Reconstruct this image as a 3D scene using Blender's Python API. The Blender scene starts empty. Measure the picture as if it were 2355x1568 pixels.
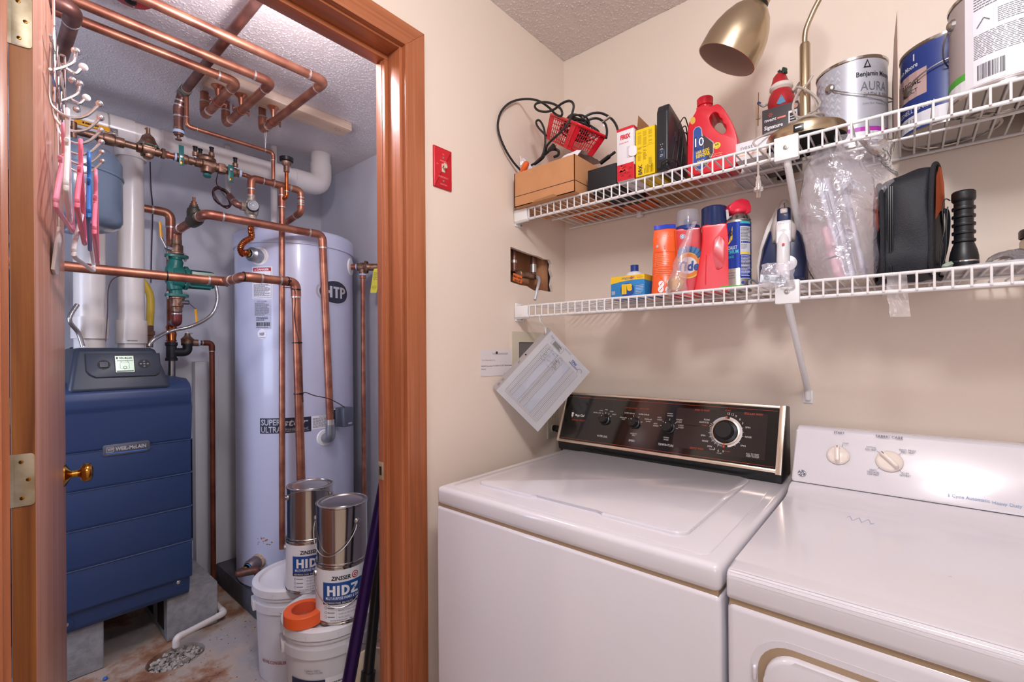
import bpy, bmesh, math, random
from mathutils import Vector, Matrix
random.seed(7)
PI=math.pi
SC=bpy.context.scene
COL=SC.collection
# ---------------------------------------------------------------- camera
FPX=1060.0; CX=1177.5; CY=806.0; RHO=0.0065; YAW=math.radians(40.6)
CAM=Vector((1.017,-1.51,1.257))
_f=Vector((-math.sin(YAW),math.cos(YAW),0)); _r=Vector((math.cos(YAW),math.sin(YAW),0)); _u=Vector((0,0,1))
_cx=_r*math.cos(RHO)-_u*math.sin(RHO); _cy=_r*math.sin(RHO)+_u*math.cos(RHO)
cd=bpy.data.cameras.new('camera'); cam=bpy.data.objects.new('camera',cd); COL.objects.link(cam)
cam.matrix_world=Matrix(((_cx.x,_cy.x,-_f.x,CAM.x),(_cx.y,_cy.y,-_f.y,CAM.y),(_cx.z,_cy.z,-_f.z,CAM.z),(0,0,0,1)))
cd.sensor_width=36.0; cd.lens=36.0*FPX/2355.0; cd.shift_y=(CY-784.0)/2355.0; cd.clip_start=0.02
SC.camera=cam
# ---------------------------------------------------------------- world, lights, exposure
SC.view_settings.view_transform='Standard'; SC.view_settings.look='None'
SC.view_settings.gamma=1.0; SC.view_settings.exposure=0.0; SC.view_settings.use_curve_mapping=False
w=bpy.data.worlds.new('world'); SC.world=w; w.use_nodes=True
w.node_tree.nodes['Background'].inputs[0].default_value=(0.6,0.7,0.9,1); w.node_tree.nodes['Background'].inputs[1].default_value=0.3
def lamp(name,kind,loc,energy,color,size=0.2,size_y=None,aim=None):
    d=bpy.data.lights.new(name,kind); d.energy=energy; d.color=color
    if kind=='AREA':
        d.size=size
        if size_y: d.shape='RECTANGLE'; d.size_y=size_y
    else: d.shadow_soft_size=size
    o=bpy.data.objects.new(name,d); COL.objects.link(o); o.location=loc
    if aim is not None: o.rotation_euler=(Vector(aim)-Vector(loc)).to_track_quat('-Z','Y').to_euler()
    return o
lamp('laundry_bounce_light','POINT',(1.05,-1.30,2.19),36,(0.985,0.97,1.0),0.11)  # added lamp standing in for flash bounced off the laundry ceiling
lamp('hall_window_light','AREA',(1.82,-3.30,1.45),9,(0.84,0.90,1.0),1.2,1.1,aim=(1.2,0,1.2))
lamp('boiler_room_bulb_light','POINT',(-0.28,-0.95,2.17),15.5,(0.95,0.89,0.98),0.05)
lamp('boiler_room_window_light','AREA',(-0.95,-2.42,1.35),17,(0.66,0.74,1.0),0.7,0.9,aim=(-0.95,0,1.2))
# ---------------------------------------------------------------- point helpers
def ray(px,py): return _f+_cx*((px-CX)/FPX)+_cy*((CY-py)/FPX)
def P(px,py,x=None,y=None,z=None,D=None):
    """point of the place seen at a spot of the photograph, on a given wall or level"""
    r=ray(px,py)
    if x is not None: s=(x-CAM.x)/r.x
    elif y is not None: s=(y-CAM.y)/r.y
    elif z is not None: s=(z-CAM.z)/r.z
    else: s=D
    return CAM+r*s
V=Vector
def frame(o,zd,xd=None):
    z=V(zd).normalized()
    if xd is None: xd=V((1,0,0)) if abs(z.x)<0.9 else V((0,1,0))
    x=V(xd); x=(x-z*x.dot(z)).normalized(); y=z.cross(x); o=V(o)
    return Matrix(((x.x,y.x,z.x,o.x),(x.y,y.y,z.y,o.y),(x.z,y.z,z.z,o.z),(0,0,0,1)))
def T3(x,y,z): return Matrix.Translation((x,y,z))
def RZ(a): return Matrix.Rotation(a,4,'Z')
def RX(a): return Matrix.Rotation(a,4,'X')
def RY(a): return Matrix.Rotation(a,4,'Y')
# ---------------------------------------------------------------- materials
def srgb(c):
    if isinstance(c,str): c=[int(c[i:i+2],16)/255 for i in (0,2,4)]
    return tuple((v/12.92 if v<=0.04045 else ((v+0.055)/1.055)**2.4) for v in c)
MATS={}
def mat(name,c,rough=0.5,metal=0.0,bump=0.0,bscale=200.0,var=0.0,vscale=8.0,coat=0.0,alpha=1.0,trans=0.0,spec=None,c2=None,emit=0.0,ior=None,stretch=None,aniso=0.0,detail=3.0,bdist=0.002):
    if name in MATS: return MATS[name]
    m=bpy.data.materials.new(name); m.use_nodes=True; nt=m.node_tree; b=nt.nodes['Principled BSDF']
    col=srgb(c)+(1,)
    b.inputs['Base Color'].default_value=col; b.inputs['Roughness'].default_value=rough; b.inputs['Metallic'].default_value=metal
    if coat: b.inputs['Coat Weight'].default_value=coat; b.inputs['Coat Roughness'].default_value=0.08
    if alpha<1: b.inputs['Alpha'].default_value=alpha
    if trans: b.inputs['Transmission Weight'].default_value=trans
    if ior: b.inputs['IOR'].default_value=ior
    if spec is not None: b.inputs['Specular IOR Level'].default_value=spec
    if emit: b.inputs['Emission Color'].default_value=col; b.inputs['Emission Strength'].default_value=emit
    if aniso: b.inputs['Anisotropic'].default_value=aniso
    tc=nt.nodes.new('ShaderNodeTexCoord'); src=tc.outputs['Object']
    if stretch:
        mp=nt.nodes.new('ShaderNodeMapping'); mp.inputs['Scale'].default_value=stretch; nt.links.new(src,mp.inputs['Vector']); src=mp.outputs['Vector']
    if var or c2:
        n=nt.nodes.new('ShaderNodeTexNoise'); n.inputs['Scale'].default_value=vscale; n.inputs['Detail'].default_value=detail; nt.links.new(src,n.inputs['Vector'])
        rp=nt.nodes.new('ShaderNodeValToRGB'); nt.links.new(n.outputs['Fac'],rp.inputs['Fac'])
        lo=srgb(c2)+(1,) if c2 else tuple(v*(1-var) for v in col[:3])+(1,)
        hi=col if c2 else tuple(min(1,v*(1+var)) for v in col[:3])+(1,)
        rp.color_ramp.elements[0].position=0.35; rp.color_ramp.elements[1].position=0.65
        rp.color_ramp.elements[0].color=lo; rp.color_ramp.elements[1].color=hi
        nt.links.new(rp.outputs['Color'],b.inputs['Base Color'])
    if bump:
        n=nt.nodes.new('ShaderNodeTexNoise'); n.inputs['Scale'].default_value=bscale; n.inputs['Detail'].default_value=2; nt.links.new(src,n.inputs['Vector'])
        bp=nt.nodes.new('ShaderNodeBump'); bp.inputs['Strength'].default_value=bump; bp.inputs['Distance'].default_value=bdist
        nt.links.new(n.outputs['Fac'],bp.inputs['Height']); nt.links.new(bp.outputs['Normal'],b.inputs['Normal'])
    MATS[name]=m; return m
def wood(name,c,c2,c3,axis='Z',rough=0.4,coat=0.25):
    m=bpy.data.materials.new(name); m.use_nodes=True; nt=m.node_tree; b=nt.nodes['Principled BSDF']; L=nt.links.new
    tc=nt.nodes.new('ShaderNodeTexCoord'); mp=nt.nodes.new('ShaderNodeMapping'); L(tc.outputs['Object'],mp.inputs['Vector'])
    s=[14,14,14]; s['XYZ'.index(axis)]=0.55; mp.inputs['Scale'].default_value=s
    n=nt.nodes.new('ShaderNodeTexNoise'); n.inputs['Scale'].default_value=2.2; n.inputs['Detail'].default_value=5; n.inputs['Distortion'].default_value=0.8; L(mp.outputs[0],n.inputs['Vector'])
    rp=nt.nodes.new('ShaderNodeValToRGB'); L(n.outputs['Fac'],rp.inputs['Fac']); e=rp.color_ramp.elements
    e[0].position=0.28; e[0].color=srgb(c2)+(1,); e[1].position=0.72; e[1].color=srgb(c3)+(1,)
    k=e.new(0.5); k.color=srgb(c)+(1,)
    mp2=nt.nodes.new('ShaderNodeMapping'); L(tc.outputs['Object'],mp2.inputs['Vector']); s=[170,170,170]; s['XYZ'.index(axis)]=3; mp2.inputs['Scale'].default_value=s
    n2=nt.nodes.new('ShaderNodeTexNoise'); n2.inputs['Scale'].default_value=1.5; L(mp2.outputs[0],n2.inputs['Vector'])
    mx=nt.nodes.new('ShaderNodeMix'); mx.data_type='RGBA'; mx.blend_type='MULTIPLY'; mx.inputs[0].default_value=0.2
    L(rp.outputs['Color'],mx.inputs[6]); rp2=nt.nodes.new('ShaderNodeValToRGB'); L(n2.outputs['Fac'],rp2.inputs['Fac'])
    rp2.color_ramp.elements[0].color=(0.45,0.4,0.38,1); rp2.color_ramp.elements[0].position=0.35; rp2.color_ramp.elements[1].position=0.6
    L(rp2.outputs['Color'],mx.inputs[7]); L(mx.outputs[2],b.inputs['Base Color'])
    b.inputs['Roughness'].default_value=rough; b.inputs['Coat Weight'].default_value=coat; b.inputs['Coat Roughness'].default_value=0.2
    bp=nt.nodes.new('ShaderNodeBump'); bp.inputs['Strength'].default_value=0.08; bp.inputs['Distance'].default_value=0.001; L(n2.outputs['Fac'],bp.inputs['Height']); L(bp.outputs['Normal'],b.inputs['Normal'])
    MATS[name]=m; return m
def popcorn(name,c):
    m=bpy.data.materials.new(name); m.use_nodes=True; nt=m.node_tree; b=nt.nodes['Principled BSDF']; L=nt.links.new
    tc=nt.nodes.new('ShaderNodeTexCoord')
    n=nt.nodes.new('ShaderNodeTexNoise'); n.inputs['Scale'].default_value=95; n.inputs['Detail'].default_value=3; n.inputs['Roughness'].default_value=0.6; L(tc.outputs['Object'],n.inputs['Vector'])
    v=nt.nodes.new('ShaderNodeTexVoronoi'); v.inputs['Scale'].default_value=75; L(tc.outputs['Object'],v.inputs['Vector'])
    r1=nt.nodes.new('ShaderNodeMapRange'); r1.inputs[1].default_value=0.10; r1.inputs[2].default_value=0.42; r1.inputs[3].default_value=1.0; r1.inputs[4].default_value=0.0; L(v.outputs['Distance'],r1.inputs[0])
    r2=nt.nodes.new('ShaderNodeMapRange'); r2.inputs[1].default_value=0.46; r2.inputs[2].default_value=0.62; L(n.outputs['Fac'],r2.inputs[0])
    mu=nt.nodes.new('ShaderNodeMath'); mu.operation='MULTIPLY'; L(r1.outputs[0],mu.inputs[0]); L(r2.outputs[0],mu.inputs[1])
    bp=nt.nodes.new('ShaderNodeBump'); bp.inputs['Strength'].default_value=1.0; bp.inputs['Distance'].default_value=0.008; L(mu.outputs[0],bp.inputs['Height']); L(bp.outputs['Normal'],b.inputs['Normal'])
    b.inputs['Base Color'].default_value=srgb(c)+(1,); b.inputs['Roughness'].default_value=0.7; b.inputs['Specular IOR Level'].default_value=0.6
    MATS[name]=m; return m
# ---------------------------------------------------------------- mesh building
class G:
    def __init__(s): s.bm=bmesh.new(); s.m=[]
    def mi(s,m):
        if m not in s.m: s.m.append(m)
        return s.m.index(m)
    def add(s,vs,fs,m,M=None):
        i=s.mi(m)
        bv=[s.bm.verts.new(M@V(v) if M is not None else V(v)) for v in vs]
        for f in fs:
            if len(set(f))<3: continue
            try: fc=s.bm.faces.new([bv[k] for k in f]); fc.material_index=i; fc.smooth=True
            except ValueError: pass
    def merge(s,t,m,M=None):
        t.verts.index_update()
        s.add([v.co.copy() for v in t.verts],[[v.index for v in f.verts] for f in t.faces],m,M); t.free()
def box(g,a,b,m,bev=0.0,seg=2,M=None):
    t=bmesh.new(); bmesh.ops.create_cube(t,size=1.0)
    a=V(a); b=V(b); c=(a+b)/2; d=b-a
    for v in t.verts: v.co=V((v.co.x*abs(d.x),v.co.y*abs(d.y),v.co.z*abs(d.z)))+c
    if bev: bmesh.ops.bevel(t,geom=t.edges[:],offset=bev,segments=seg,profile=0.5,affect='EDGES')
    g.merge(t,m,M)
def prism(g,poly,h0,h1,m,M=None,bev=0.0,seg=2,taper=1.0):
    t=bmesh.new(); n=len(poly)
    cx_=sum(p[0] for p in poly)/n; cy_=sum(p[1] for p in poly)/n
    a=[t.verts.new((p[0],p[1],h0)) for p in poly]; b=[t.verts.new((cx_+(p[0]-cx_)*taper,cy_+(p[1]-cy_)*taper,h1)) for p in poly]
    t.faces.new(a[::-1]); t.faces.new(b)
    for i in range(n): t.faces.new((a[i],a[(i+1)%n],b[(i+1)%n],b[i]))
    if bev:
        ed=[e for e in t.edges if e.verts[0] in b and e.verts[1] in b] if bev>0 else t.edges[:]
        bmesh.ops.bevel(t,geom=ed,offset=abs(bev),segments=seg,profile=0.5,affect='EDGES')
    bmesh.ops.recalc_face_normals(t,faces=t.faces[:])
    g.merge(t,m,M)
def rrect(w,h,r,n=5,cx=0,cy=0):
    out=[]
    for (sx,sy,a0) in ((1,-1,-PI/2),(1,1,0),(-1,1,PI/2),(-1,-1,PI)):
        for i in range(n+1):
            a=a0+PI/2*i/n; out.append((cx+sx*(w/2-r)+r*math.cos(a),cy+sy*(h/2-r)+r*math.sin(a)))
    return out
def holed(g,outer,hole,h0,h1,m,M=None):
    """plate with an opening; outer and hole are 2D loops"""
    t=bmesh.new(); L=[]
    for lp in (outer,hole):
        vs=[t.verts.new((p[0],p[1],h0)) for p in lp]
        L+= [t.edges.new((vs[i],vs[(i+1)%len(vs)])) for i in range(len(vs))]
    r=bmesh.ops.triangle_fill(t,edges=L,use_beauty=True)
    fs=[f for f in r['geom'] if isinstance(f,bmesh.types.BMFace)]
    e=bmesh.ops.extrude_face_region(t,geom=fs)
    for v in [x for x in e['geom'] if isinstance(x,bmesh.types.BMVert)]: v.co.z=h1
    bmesh.ops.recalc_face_normals(t,faces=t.faces[:])
    g.merge(t,m,M)
def lathe(g,prof,m,M=None,seg=32,a0=0.0,a1=2*PI):
    full=abs(a1-a0-2*PI)<1e-6; n=seg if full else seg+1
    vs=[];fs=[]; ms=m if isinstance(m,list) else None
    idx=[]
    for (r,z) in prof:
        if r<1e-6: idx.append([len(vs)]*n); vs.append((0,0,z))
        else:
            row=[]
            for i in range(n):
                a=a0+(a1-a0)*i/seg; row.append(len(vs)); vs.append((r*math.cos(a),r*math.sin(a),z))
            idx.append(row)
    def ring(j):
        out=[]
        for i in range(seg):
            k=(i+1)%n; f=[idx[j][i],idx[j][k],idx[j+1][k],idx[j+1][i]]; q=[]
            for x in f:
                if x not in q: q.append(x)
            if len(q)>2: out.append(q)
        return out
    if ms:
        base=len(g.bm.verts); bv=[g.bm.verts.new(M@V(v) if M is not None else V(v)) for v in vs]
        for j in range(len(prof)-1):
            i=g.mi(ms[min(j,len(ms)-1)])
            for f in ring(j):
                try: fc=g.bm.faces.new([bv[k] for k in f]); fc.material_index=i; fc.smooth=True
                except ValueError: pass
    else:
        for j in range(len(prof)-1): fs+=ring(j)
        g.add(vs,fs,m,M)
def fil(pts,rad,n=5):
    pts=[V(p) for p in pts]; out=[pts[0]]
    for i in range(1,len(pts)-1):
        p=pts[i]; a=pts[i-1]-p; b=pts[i+1]-p; la=a.length; lb=b.length
        if la<1e-6 or lb<1e-6: continue
        a.normalize(); b.normalize(); ang=a.angle(b)
        if ang>PI-0.03: out.append(p); continue
        t=min(rad/math.tan(ang/2),la*0.49,lb*0.49)
        s=p+a*t; e=p+b*t
        for k in range(n+1):
            u=k/n; out.append(s*(1-u)**2+p*2*u*(1-u)+e*u*u)
    out.append(pts[-1]); return out
def tube(g,pts,r,m,seg=12,cap=True,closed=False,M=None,flat=1.0,up=None):
    pts=[V(p) for p in pts]; q=[pts[0]]
    for p in pts[1:]:
        if (p-q[-1]).length>1e-6: q.append(p)
    pts=q; n=len(pts); vs=[];fs=[]
    def tan(i):
        if closed: return (pts[(i+1)%n]-pts[i-1]).normalized()
        if i==0: return (pts[1]-pts[0]).normalized()
        if i==n-1: return (pts[-1]-pts[-2]).normalized()
        d=((pts[i+1]-pts[i]).normalized()+(pts[i]-pts[i-1]).normalized())
        return d.normalized() if d.length>1e-6 else (pts[i+1]-pts[i]).normalized()
    t=tan(0); nv=V(up) if up is not None else (V((0,0,1)) if abs(t.z)<0.9 else V((1,0,0)))
    nv=(nv-t*nv.dot(t)).normalized()
    for i in range(n):
        t=tan(i); nv=nv-t*nv.dot(t)
        if nv.length<1e-6: nv=t.orthogonal()
        nv.normalize(); b=t.cross(nv)
        rr=r[min(i,len(r)-1)] if isinstance(r,(list,tuple)) else r
        for k in range(seg):
            a=2*PI*k/seg; vs.append(pts[i]+(nv*math.cos(a)*flat+b*math.sin(a))*rr)
    for i in range(n if closed else n-1):
        j=(i+1)%n
        for k in range(seg):
            k2=(k+1)%seg; fs.append([i*seg+k,i*seg+k2,j*seg+k2,j*seg+k])
    if cap and not closed: fs.append(list(range(seg))[::-1]); fs.append([(n-1)*seg+k for k in range(seg)])
    g.add(vs,fs,m,M)
def grid(g,fn,nu,nv,m,thick=0.0,closed_u=False):
    """surface fn(u,v)->point, u,v in 0..1; optional thickness"""
    vs=[V(fn(i/nu,j/nv)) for j in range(nv+1) for i in range(nu+(0 if closed_u else 1))]
    W=nu if closed_u else nu+1; fs=[]
    for j in range(nv):
        for i in range(nu):
            k=(i+1)%W; fs.append([j*W+i,j*W+k,(j+1)*W+k,(j+1)*W+i])
    if not thick: g.add(vs,fs,m); return
    t=bmesh.new(); bv=[t.verts.new(v) for v in vs]
    ff=[t.faces.new([bv[x] for x in f]) for f in fs]
    bmesh.ops.recalc_face_normals(t,faces=t.faces[:])
    bmesh.ops.solidify(t,geom=t.faces[:],thickness=thick); g.merge(t,m)
def wob(p,a,s=20.0,seed=0):
    from mathutils import noise
    return V(p)+noise.noise_vector(V(p)*s+V((seed,seed*2.3,-seed)))*a
def smooth_pts(ctrl,n=8,closed=False):
    c=[V(p) for p in ctrl]; out=[]; N=len(c)
    for i in range(N if closed else N-1):
        p0=c[i-1] if (i>0 or closed) else c[0]; p1=c[i]; p2=c[(i+1)%N]; p3=c[(i+2)%N] if (i+2<N or closed) else c[-1]
        for k in range(n):
            t=k/n; out.append(0.5*((2*p1)+(p2-p0)*t+(2*p0-5*p1+4*p2-p3)*t*t+(-p0+3*p1-3*p2+p3)*t**3))
    if not closed: out.append(c[-1])
    return out
# ---------------------------------------------------------------- objects
WL={}
def mk(name,g,loc,parent=None):
    me=bpy.data.meshes.new(name); bm=g.bm; loc=V(loc)
    bmesh.ops.translate(bm,verts=bm.verts[:],vec=-loc)
    for e in bm.edges:
        if len(e.link_faces)==2:
            if e.calc_face_angle(0)>0.62: e.smooth=False
    bm.to_mesh(me); bm.free()
    for m in g.m: me.materials.append(m)
    o=bpy.data.objects.new(name,me); COL.objects.link(o)
    if parent is None: o.location=loc
    else: o.parent=parent; o.location=loc-WL[parent]
    WL[o]=loc; return o
def thing(name,label,cat,loc,group=None):
    o=bpy.data.objects.new(name,None); o.empty_display_size=0.05; COL.objects.link(o); o.location=V(loc); WL[o]=V(loc)
    o['label']=label; o['category']=cat
    if group: o['group']=group
    return o
def part(name,g,parent,label=None,kind=None):
    o=mk(name,g,WL[parent],parent)
    if label: o['label']=label
    if kind: o['kind']=kind
    return o
def solo(name,label,cat,g,loc=None,group=None,kind=None):
    if loc is None:
        xs=[v.co for v in g.bm.verts]; n=len(xs); lo=min(v.z for v in xs); loc=V((sum(v.x for v in xs)/n,sum(v.y for v in xs)/n,lo))
    o=mk(name,g,loc); o['label']=label; o['category']=cat
    if group: o['group']=group
    if kind: o['kind']=kind
    return o
def struct(name,g,loc=(0,0,0),parent=None):
    o=mk(name,g,loc,parent); 
    if parent is None: o['kind']='structure'
    return o
# ---------------------------------------------------------------- print on surfaces
_TC={}
def glyphs(s,bold=0.0,shear=0.0,space=1.0):
    k=(s,bold,shear,space)
    if k not in _TC:
        c=bpy.data.curves.new('txt','FONT'); c.body=s; c.size=1.0; c.resolution_u=2; c.offset=bold; c.shear=shear; c.space_character=space
        o=bpy.data.objects.new('txt',c); me=o.to_mesh()
        vs=[(v.co.x,v.co.y) for v in me.vertices]; fs=[list(p.vertices) for p in me.polygons]
        o.to_mesh_clear(); bpy.data.objects.remove(o); bpy.data.curves.remove(c)
        xs=[v[0] for v in vs] or [0,1]; _TC[k]=(vs,fs,min(xs),max(xs))
    return _TC[k]
def ball(g,c,r,m,sub=2):
    t=bmesh.new(); bmesh.ops.create_icosphere(t,subdivisions=sub,radius=r); g.merge(t,m,Matrix.Translation(c))
class Print:
    """flat marks laid on a surface; fn(u,v,h) gives the 3D point, h is height above the surface"""
    def __init__(s,g,fn,step=0.00025): s.g=g; s.fn=fn; s.st=step
    def poly(s,pts,m,lay=1): s.g.add([s.fn(u,v,lay*s.st) for u,v in pts],[list(range(len(pts)))],m)
    def rect(s,u0,v0,u1,v1,m,lay=1,nu=1):
        for i in range(nu):
            a=u0+(u1-u0)*i/nu; b=u0+(u1-u0)*(i+1)/nu
            s.poly([(a,v0),(b,v0),(b,v1),(a,v1)],m,lay)
    def line(s,u0,v0,u1,v1,w,m,lay=1):
        d=V((u1-u0,v1-v0)); 
        if d.length<1e-9: return
        n=V((-d.y,d.x)).normalized()*w/2
        s.poly([(u0-n.x,v0-n.y),(u1-n.x,v1-n.y),(u1+n.x,v1+n.y),(u0+n.x,v0+n.y)],m,lay)
    def frame(s,u0,v0,u1,v1,w,m,lay=1,nu=1):
        s.rect(u0,v0,u1,v0+w,m,lay,nu); s.rect(u0,v1-w,u1,v1,m,lay,nu); s.rect(u0,v0,u0+w,v1,m,lay); s.rect(u1-w,v0,u1,v1,m,lay)
    def disc(s,cu,cv,ru,rv,m,lay=1,n=24,a0=0,a1=2*PI,ri=0.0):
        if max(ru,rv)*(1-ri)>0.02:
            K=int(max(ru,rv)*(1-ri)/0.012)+1
            for k in range(1,K):
                q=ri+(1-ri)*k/K
                s.disc(cu,cv,ru*q,rv*q,m,lay,n,a0,a1,(ri+(1-ri)*(k-1)/K)/q) if k==1 and ri==0 else None
                q2=ri+(1-ri)*(k+1)/K; s._ring(cu,cv,ru,rv,m,lay,n,a0,a1,q,q2)
            if ri: s._ring(cu,cv,ru,rv,m,lay,n,a0,a1,ri,ri+(1-ri)/K)
            return
        s._ring(cu,cv,ru,rv,m,lay,n,a0,a1,ri,1.0)
    def _ring(s,cu,cv,ru,rv,m,lay,n,a0,a1,r0,r1):
        ri=r0/r1; ru*=r1; rv*=r1
        for i in range(n):
            a=a0+(a1-a0)*i/n; b=a0+(a1-a0)*(i+1)/n
            pa=[(cu+ru*math.cos(a),cv+rv*math.sin(a)),(cu+ru*math.cos(b),cv+rv*math.sin(b))]
            if ri: s.poly([(cu+ru*ri*math.cos(a),cv+rv*ri*math.sin(a))]+pa+[(cu+ru*ri*math.cos(b),cv+rv*ri*math.sin(b))],m,lay)
            else: s.poly([(cu,cv)]+pa,m,lay)
    def text(s,t,u,v,h,m,lay=2,al='c',bold=0.0,shear=0.0,w=None,rot=0.0,space=1.0,sx=1.0):
        vs,fs,x0,x1=glyphs(t,bold,shear,space); k=h/0.70; kx=k*sx
        if w: kx=w/max(1e-6,(x1-x0))
        off={'c':(x0+x1)/2,'l':x0,'r':x1}[al]; cr=math.cos(rot); sr=math.sin(rot); out=[]
        for x,y in vs:
            a=(x-off)*kx; b=(y-0.35)*k; out.append(s.fn(u+a*cr-b*sr,v+a*sr+b*cr,lay*s.st))
        s.g.add(out,fs,m)
    def lines(s,u0,v0,u1,v1,n,m,lay=2,fill=0.55,seed=1):
        r=random.Random(seed); dv=(v1-v0)/n
        for i in range(n):
            a=u0; vv=v0+dv*(i+0.5); end=u1-(u1-u0)*r.choice([0,0,0,0.1,0.3])
            while a<end:
                b=min(end,a+(u1-u0)*r.uniform(0.05,0.16)); s.rect(a,vv-dv*fill/2,b,vv+dv*fill/2,m,lay); a=b+(u1-u0)*0.02
def planefn(o,ud,vd):
    o=V(o); ud=V(ud); vd=V(vd); n=ud.cross(vd).normalized()
    return lambda u,v,h: o+ud*u+vd*v+n*h
def cylfn(c,r,a0,r2=None,h=1.0):
    """u = arc length counter-clockwise from angle a0 (seen from above), v = height"""
    c=V(c)
    def f(u,v,hh):
        rr=r if r2 is None else r+(r2-r)*v/h
        a=a0+u/r; return V((c.x+(rr+hh)*math.cos(a),c.y+(rr+hh)*math.sin(a),c.z+v))
    return f
def toward(c): return math.atan2(CAM.y-c[1],CAM.x-c[0])
# ================================================================ materials in use
CREAM=mat('cream_wall_paint','EADACB',0.55,bump=0.25,bscale=120,bdist=0.0008,var=0.012,vscale=2)
LILAC=mat('white_wall_paint','D6D6DC',0.5,bump=0.3,bscale=60,bdist=0.001,c2='CDCDD4',vscale=2.2)
POPC=popcorn('textured_ceiling','D9D0CB')
CEDAR=wood('stained_door_wood','AE6640','93522F','BC7650','Z')
CEDARH=wood('stained_header_wood','AE6640','93522F','BC7650','Y')
DOORW=wood('stained_door_face','C48B70','AE7458','CF9C82','Z',rough=0.45)
EDGEW=wood('stained_door_edge','985A28','6E3A16','AE7038','Z')
PINE=wood('pale_pine','EBCDAE','DDBB98','F2DDC6','Y',rough=0.6,coat=0)
ENAMEL=mat('white_enamel','DCD8DE',0.16,coat=0.5,bump=0.05,bscale=350,bdist=0.0003)
ENAM2=mat('bisque_gap','A38B70',0.5)
DARK=mat('dark_gap','15130F',0.6)
BLK=mat('black_plastic','121214',0.35)
BLKG=mat('black_glass_panel','0B0909',0.07,coat=0.4)
CHROME=mat('chrome','DADADC',0.14,1.0)
STEEL=mat('brushed_steel','B9B7B4',0.3,1.0)
TRIMG=mat('champagne_trim','D8C7B6',0.28,0.85)
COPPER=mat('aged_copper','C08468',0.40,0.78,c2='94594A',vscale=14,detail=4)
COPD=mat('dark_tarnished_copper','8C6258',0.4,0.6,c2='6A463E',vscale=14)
COPN=mat('bright_copper','D07A4C',0.25,1.0,c2='A9572F',vscale=20)
SOLD=mat('solder','C9C4C0',0.35,0.8)
BRONZE=mat('bronze_casting','A58672',0.42,0.75,c2='6F4F3C',vscale=40,bump=0.2,bscale=300)
BRASS=mat('polished_brass','C08A3C',0.16,1.0)
TEFLON=mat('blue_white_thread_tape','B9CBE6',0.5)
PVC=mat('white_pvc','E6E1DC',0.25,c2='DDD5CC',vscale=3)
NAVY=mat('slate_blue_plastic','243A62',0.42,bump=0.25,bscale=700,bdist=0.0004)
NAVY2=mat('charcoal_console_plastic','2C3543',0.4,bump=0.2,bscale=700,bdist=0.0004)
SILV=mat('silver_print','C8C8CE',0.3,0.5)
WHT=mat('white_plastic','EFEEEF',0.35)
WIRE=mat('white_vinyl_wire','E9E6E6',0.35)
PAPER=mat('white_paper','EEEDF2',0.6)
INK=mat('black_ink','1B1B20',0.5)
GREY=mat('grey_ink','6E7078',0.5)
LGREY=mat('light_grey_ink','A9ACB5',0.5)
RED=mat('red_plastic','D21828',0.3)
REDL=mat('red_ink','D0301E',0.5)
WHITEINK=mat('white_ink','F0F0F2',0.5)
BLUEINK=mat('blue_ink','2C4FA0',0.5)
CONC=mat('concrete_block','9A9A9C',0.9,bump=0.9,bscale=160,bdist=0.002,c2='85868A',vscale=30)
# ================================================================ room shell
CZ=2.39
def concrete():
    m=mat('stained_concrete','A8978B',0.55,bump=0.3,bscale=50,bdist=0.002)
    nt=m.node_tree; L=nt.links.new; b=nt.nodes['Principled BSDF']; tc=nt.nodes.new('ShaderNodeTexCoord')
    n=nt.nodes.new('ShaderNodeTexNoise'); n.inputs['Scale'].default_value=3.2; n.inputs['Detail'].default_value=8; n.inputs['Roughness'].default_value=0.65; L(tc.outputs['Object'],n.inputs['Vector'])
    r=nt.nodes.new('ShaderNodeValToRGB'); e=r.color_ramp.elements; L(n.outputs['Fac'],r.inputs['Fac'])
    e[0].position=0.33; e[0].color=srgb('5E3A2C')+(1,); e[1].position=0.70; e[1].color=srgb('C2B8B2')+(1,)
    k=e.new(0.42); k.color=srgb('9A6F54')+(1,); k=e.new(0.50); k.color=srgb('B4A394')+(1,); k=e.new(0.60); k.color=srgb('A39C9A')+(1,)
    L(r.outputs['Color'],b.inputs['Base Color']); return m
FLOORC=concrete()
TILE=mat('beige_floor','B7A592',0.5,var=0.06,vscale=5)
g=G(); box(g,(-1.95,-2.5,-0.06),(-0.105,0,0),FLOORC)
# sunken drain: the floor plate has a round hole
g=G(); DR=P(405,1510,z=0); dr=0.088
holed(g,[(-2.0,-2.5),(-0.105,-2.5),(-0.105,0.0),(-2.0,0.0)],[(DR.x+dr*1.0*math.cos(a*PI/16),DR.y+dr*1.15*math.sin(a*PI/16)) for a in range(32)],-0.05,0.0,FLOORC)
box(g,(-2.0,-2.5,-0.08),(-0.105,0,-0.05),mat('drain_dirt','4A3B33',0.9,bump=0.6,bscale=80))
pr=Print(g,lambda u,v,h:V((u,v,h)),0.0003); rs_=random.Random(4); SPK=mat('dark_speck','3E3634',0.8); RST=mat('rust_fleck','7A4A34',0.8)
for k in range(150):
    u=rs_.uniform(-1.4,-0.75); v=rs_.uniform(-1.25,-0.6); a=rs_.uniform(0,6); q=rs_.uniform(0.001,0.004)
    pr.poly([(u+q*math.cos(a+t)*rs_.uniform(0.6,1.3),v+q*math.sin(a+t)*rs_.uniform(0.6,1.3)) for t in (0,1.2,2.5,3.7,5.0)],SPK if k%3 else RST,1)
pts_=[(-1.04,-0.87),(-1.03,-0.90),(-1.05,-0.93),(-1.035,-0.97),(-1.05,-1.01)]
for a,b in zip(pts_,pts_[1:]): pr.line(a[0],a[1],b[0],b[1],0.0015,SPK)
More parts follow.
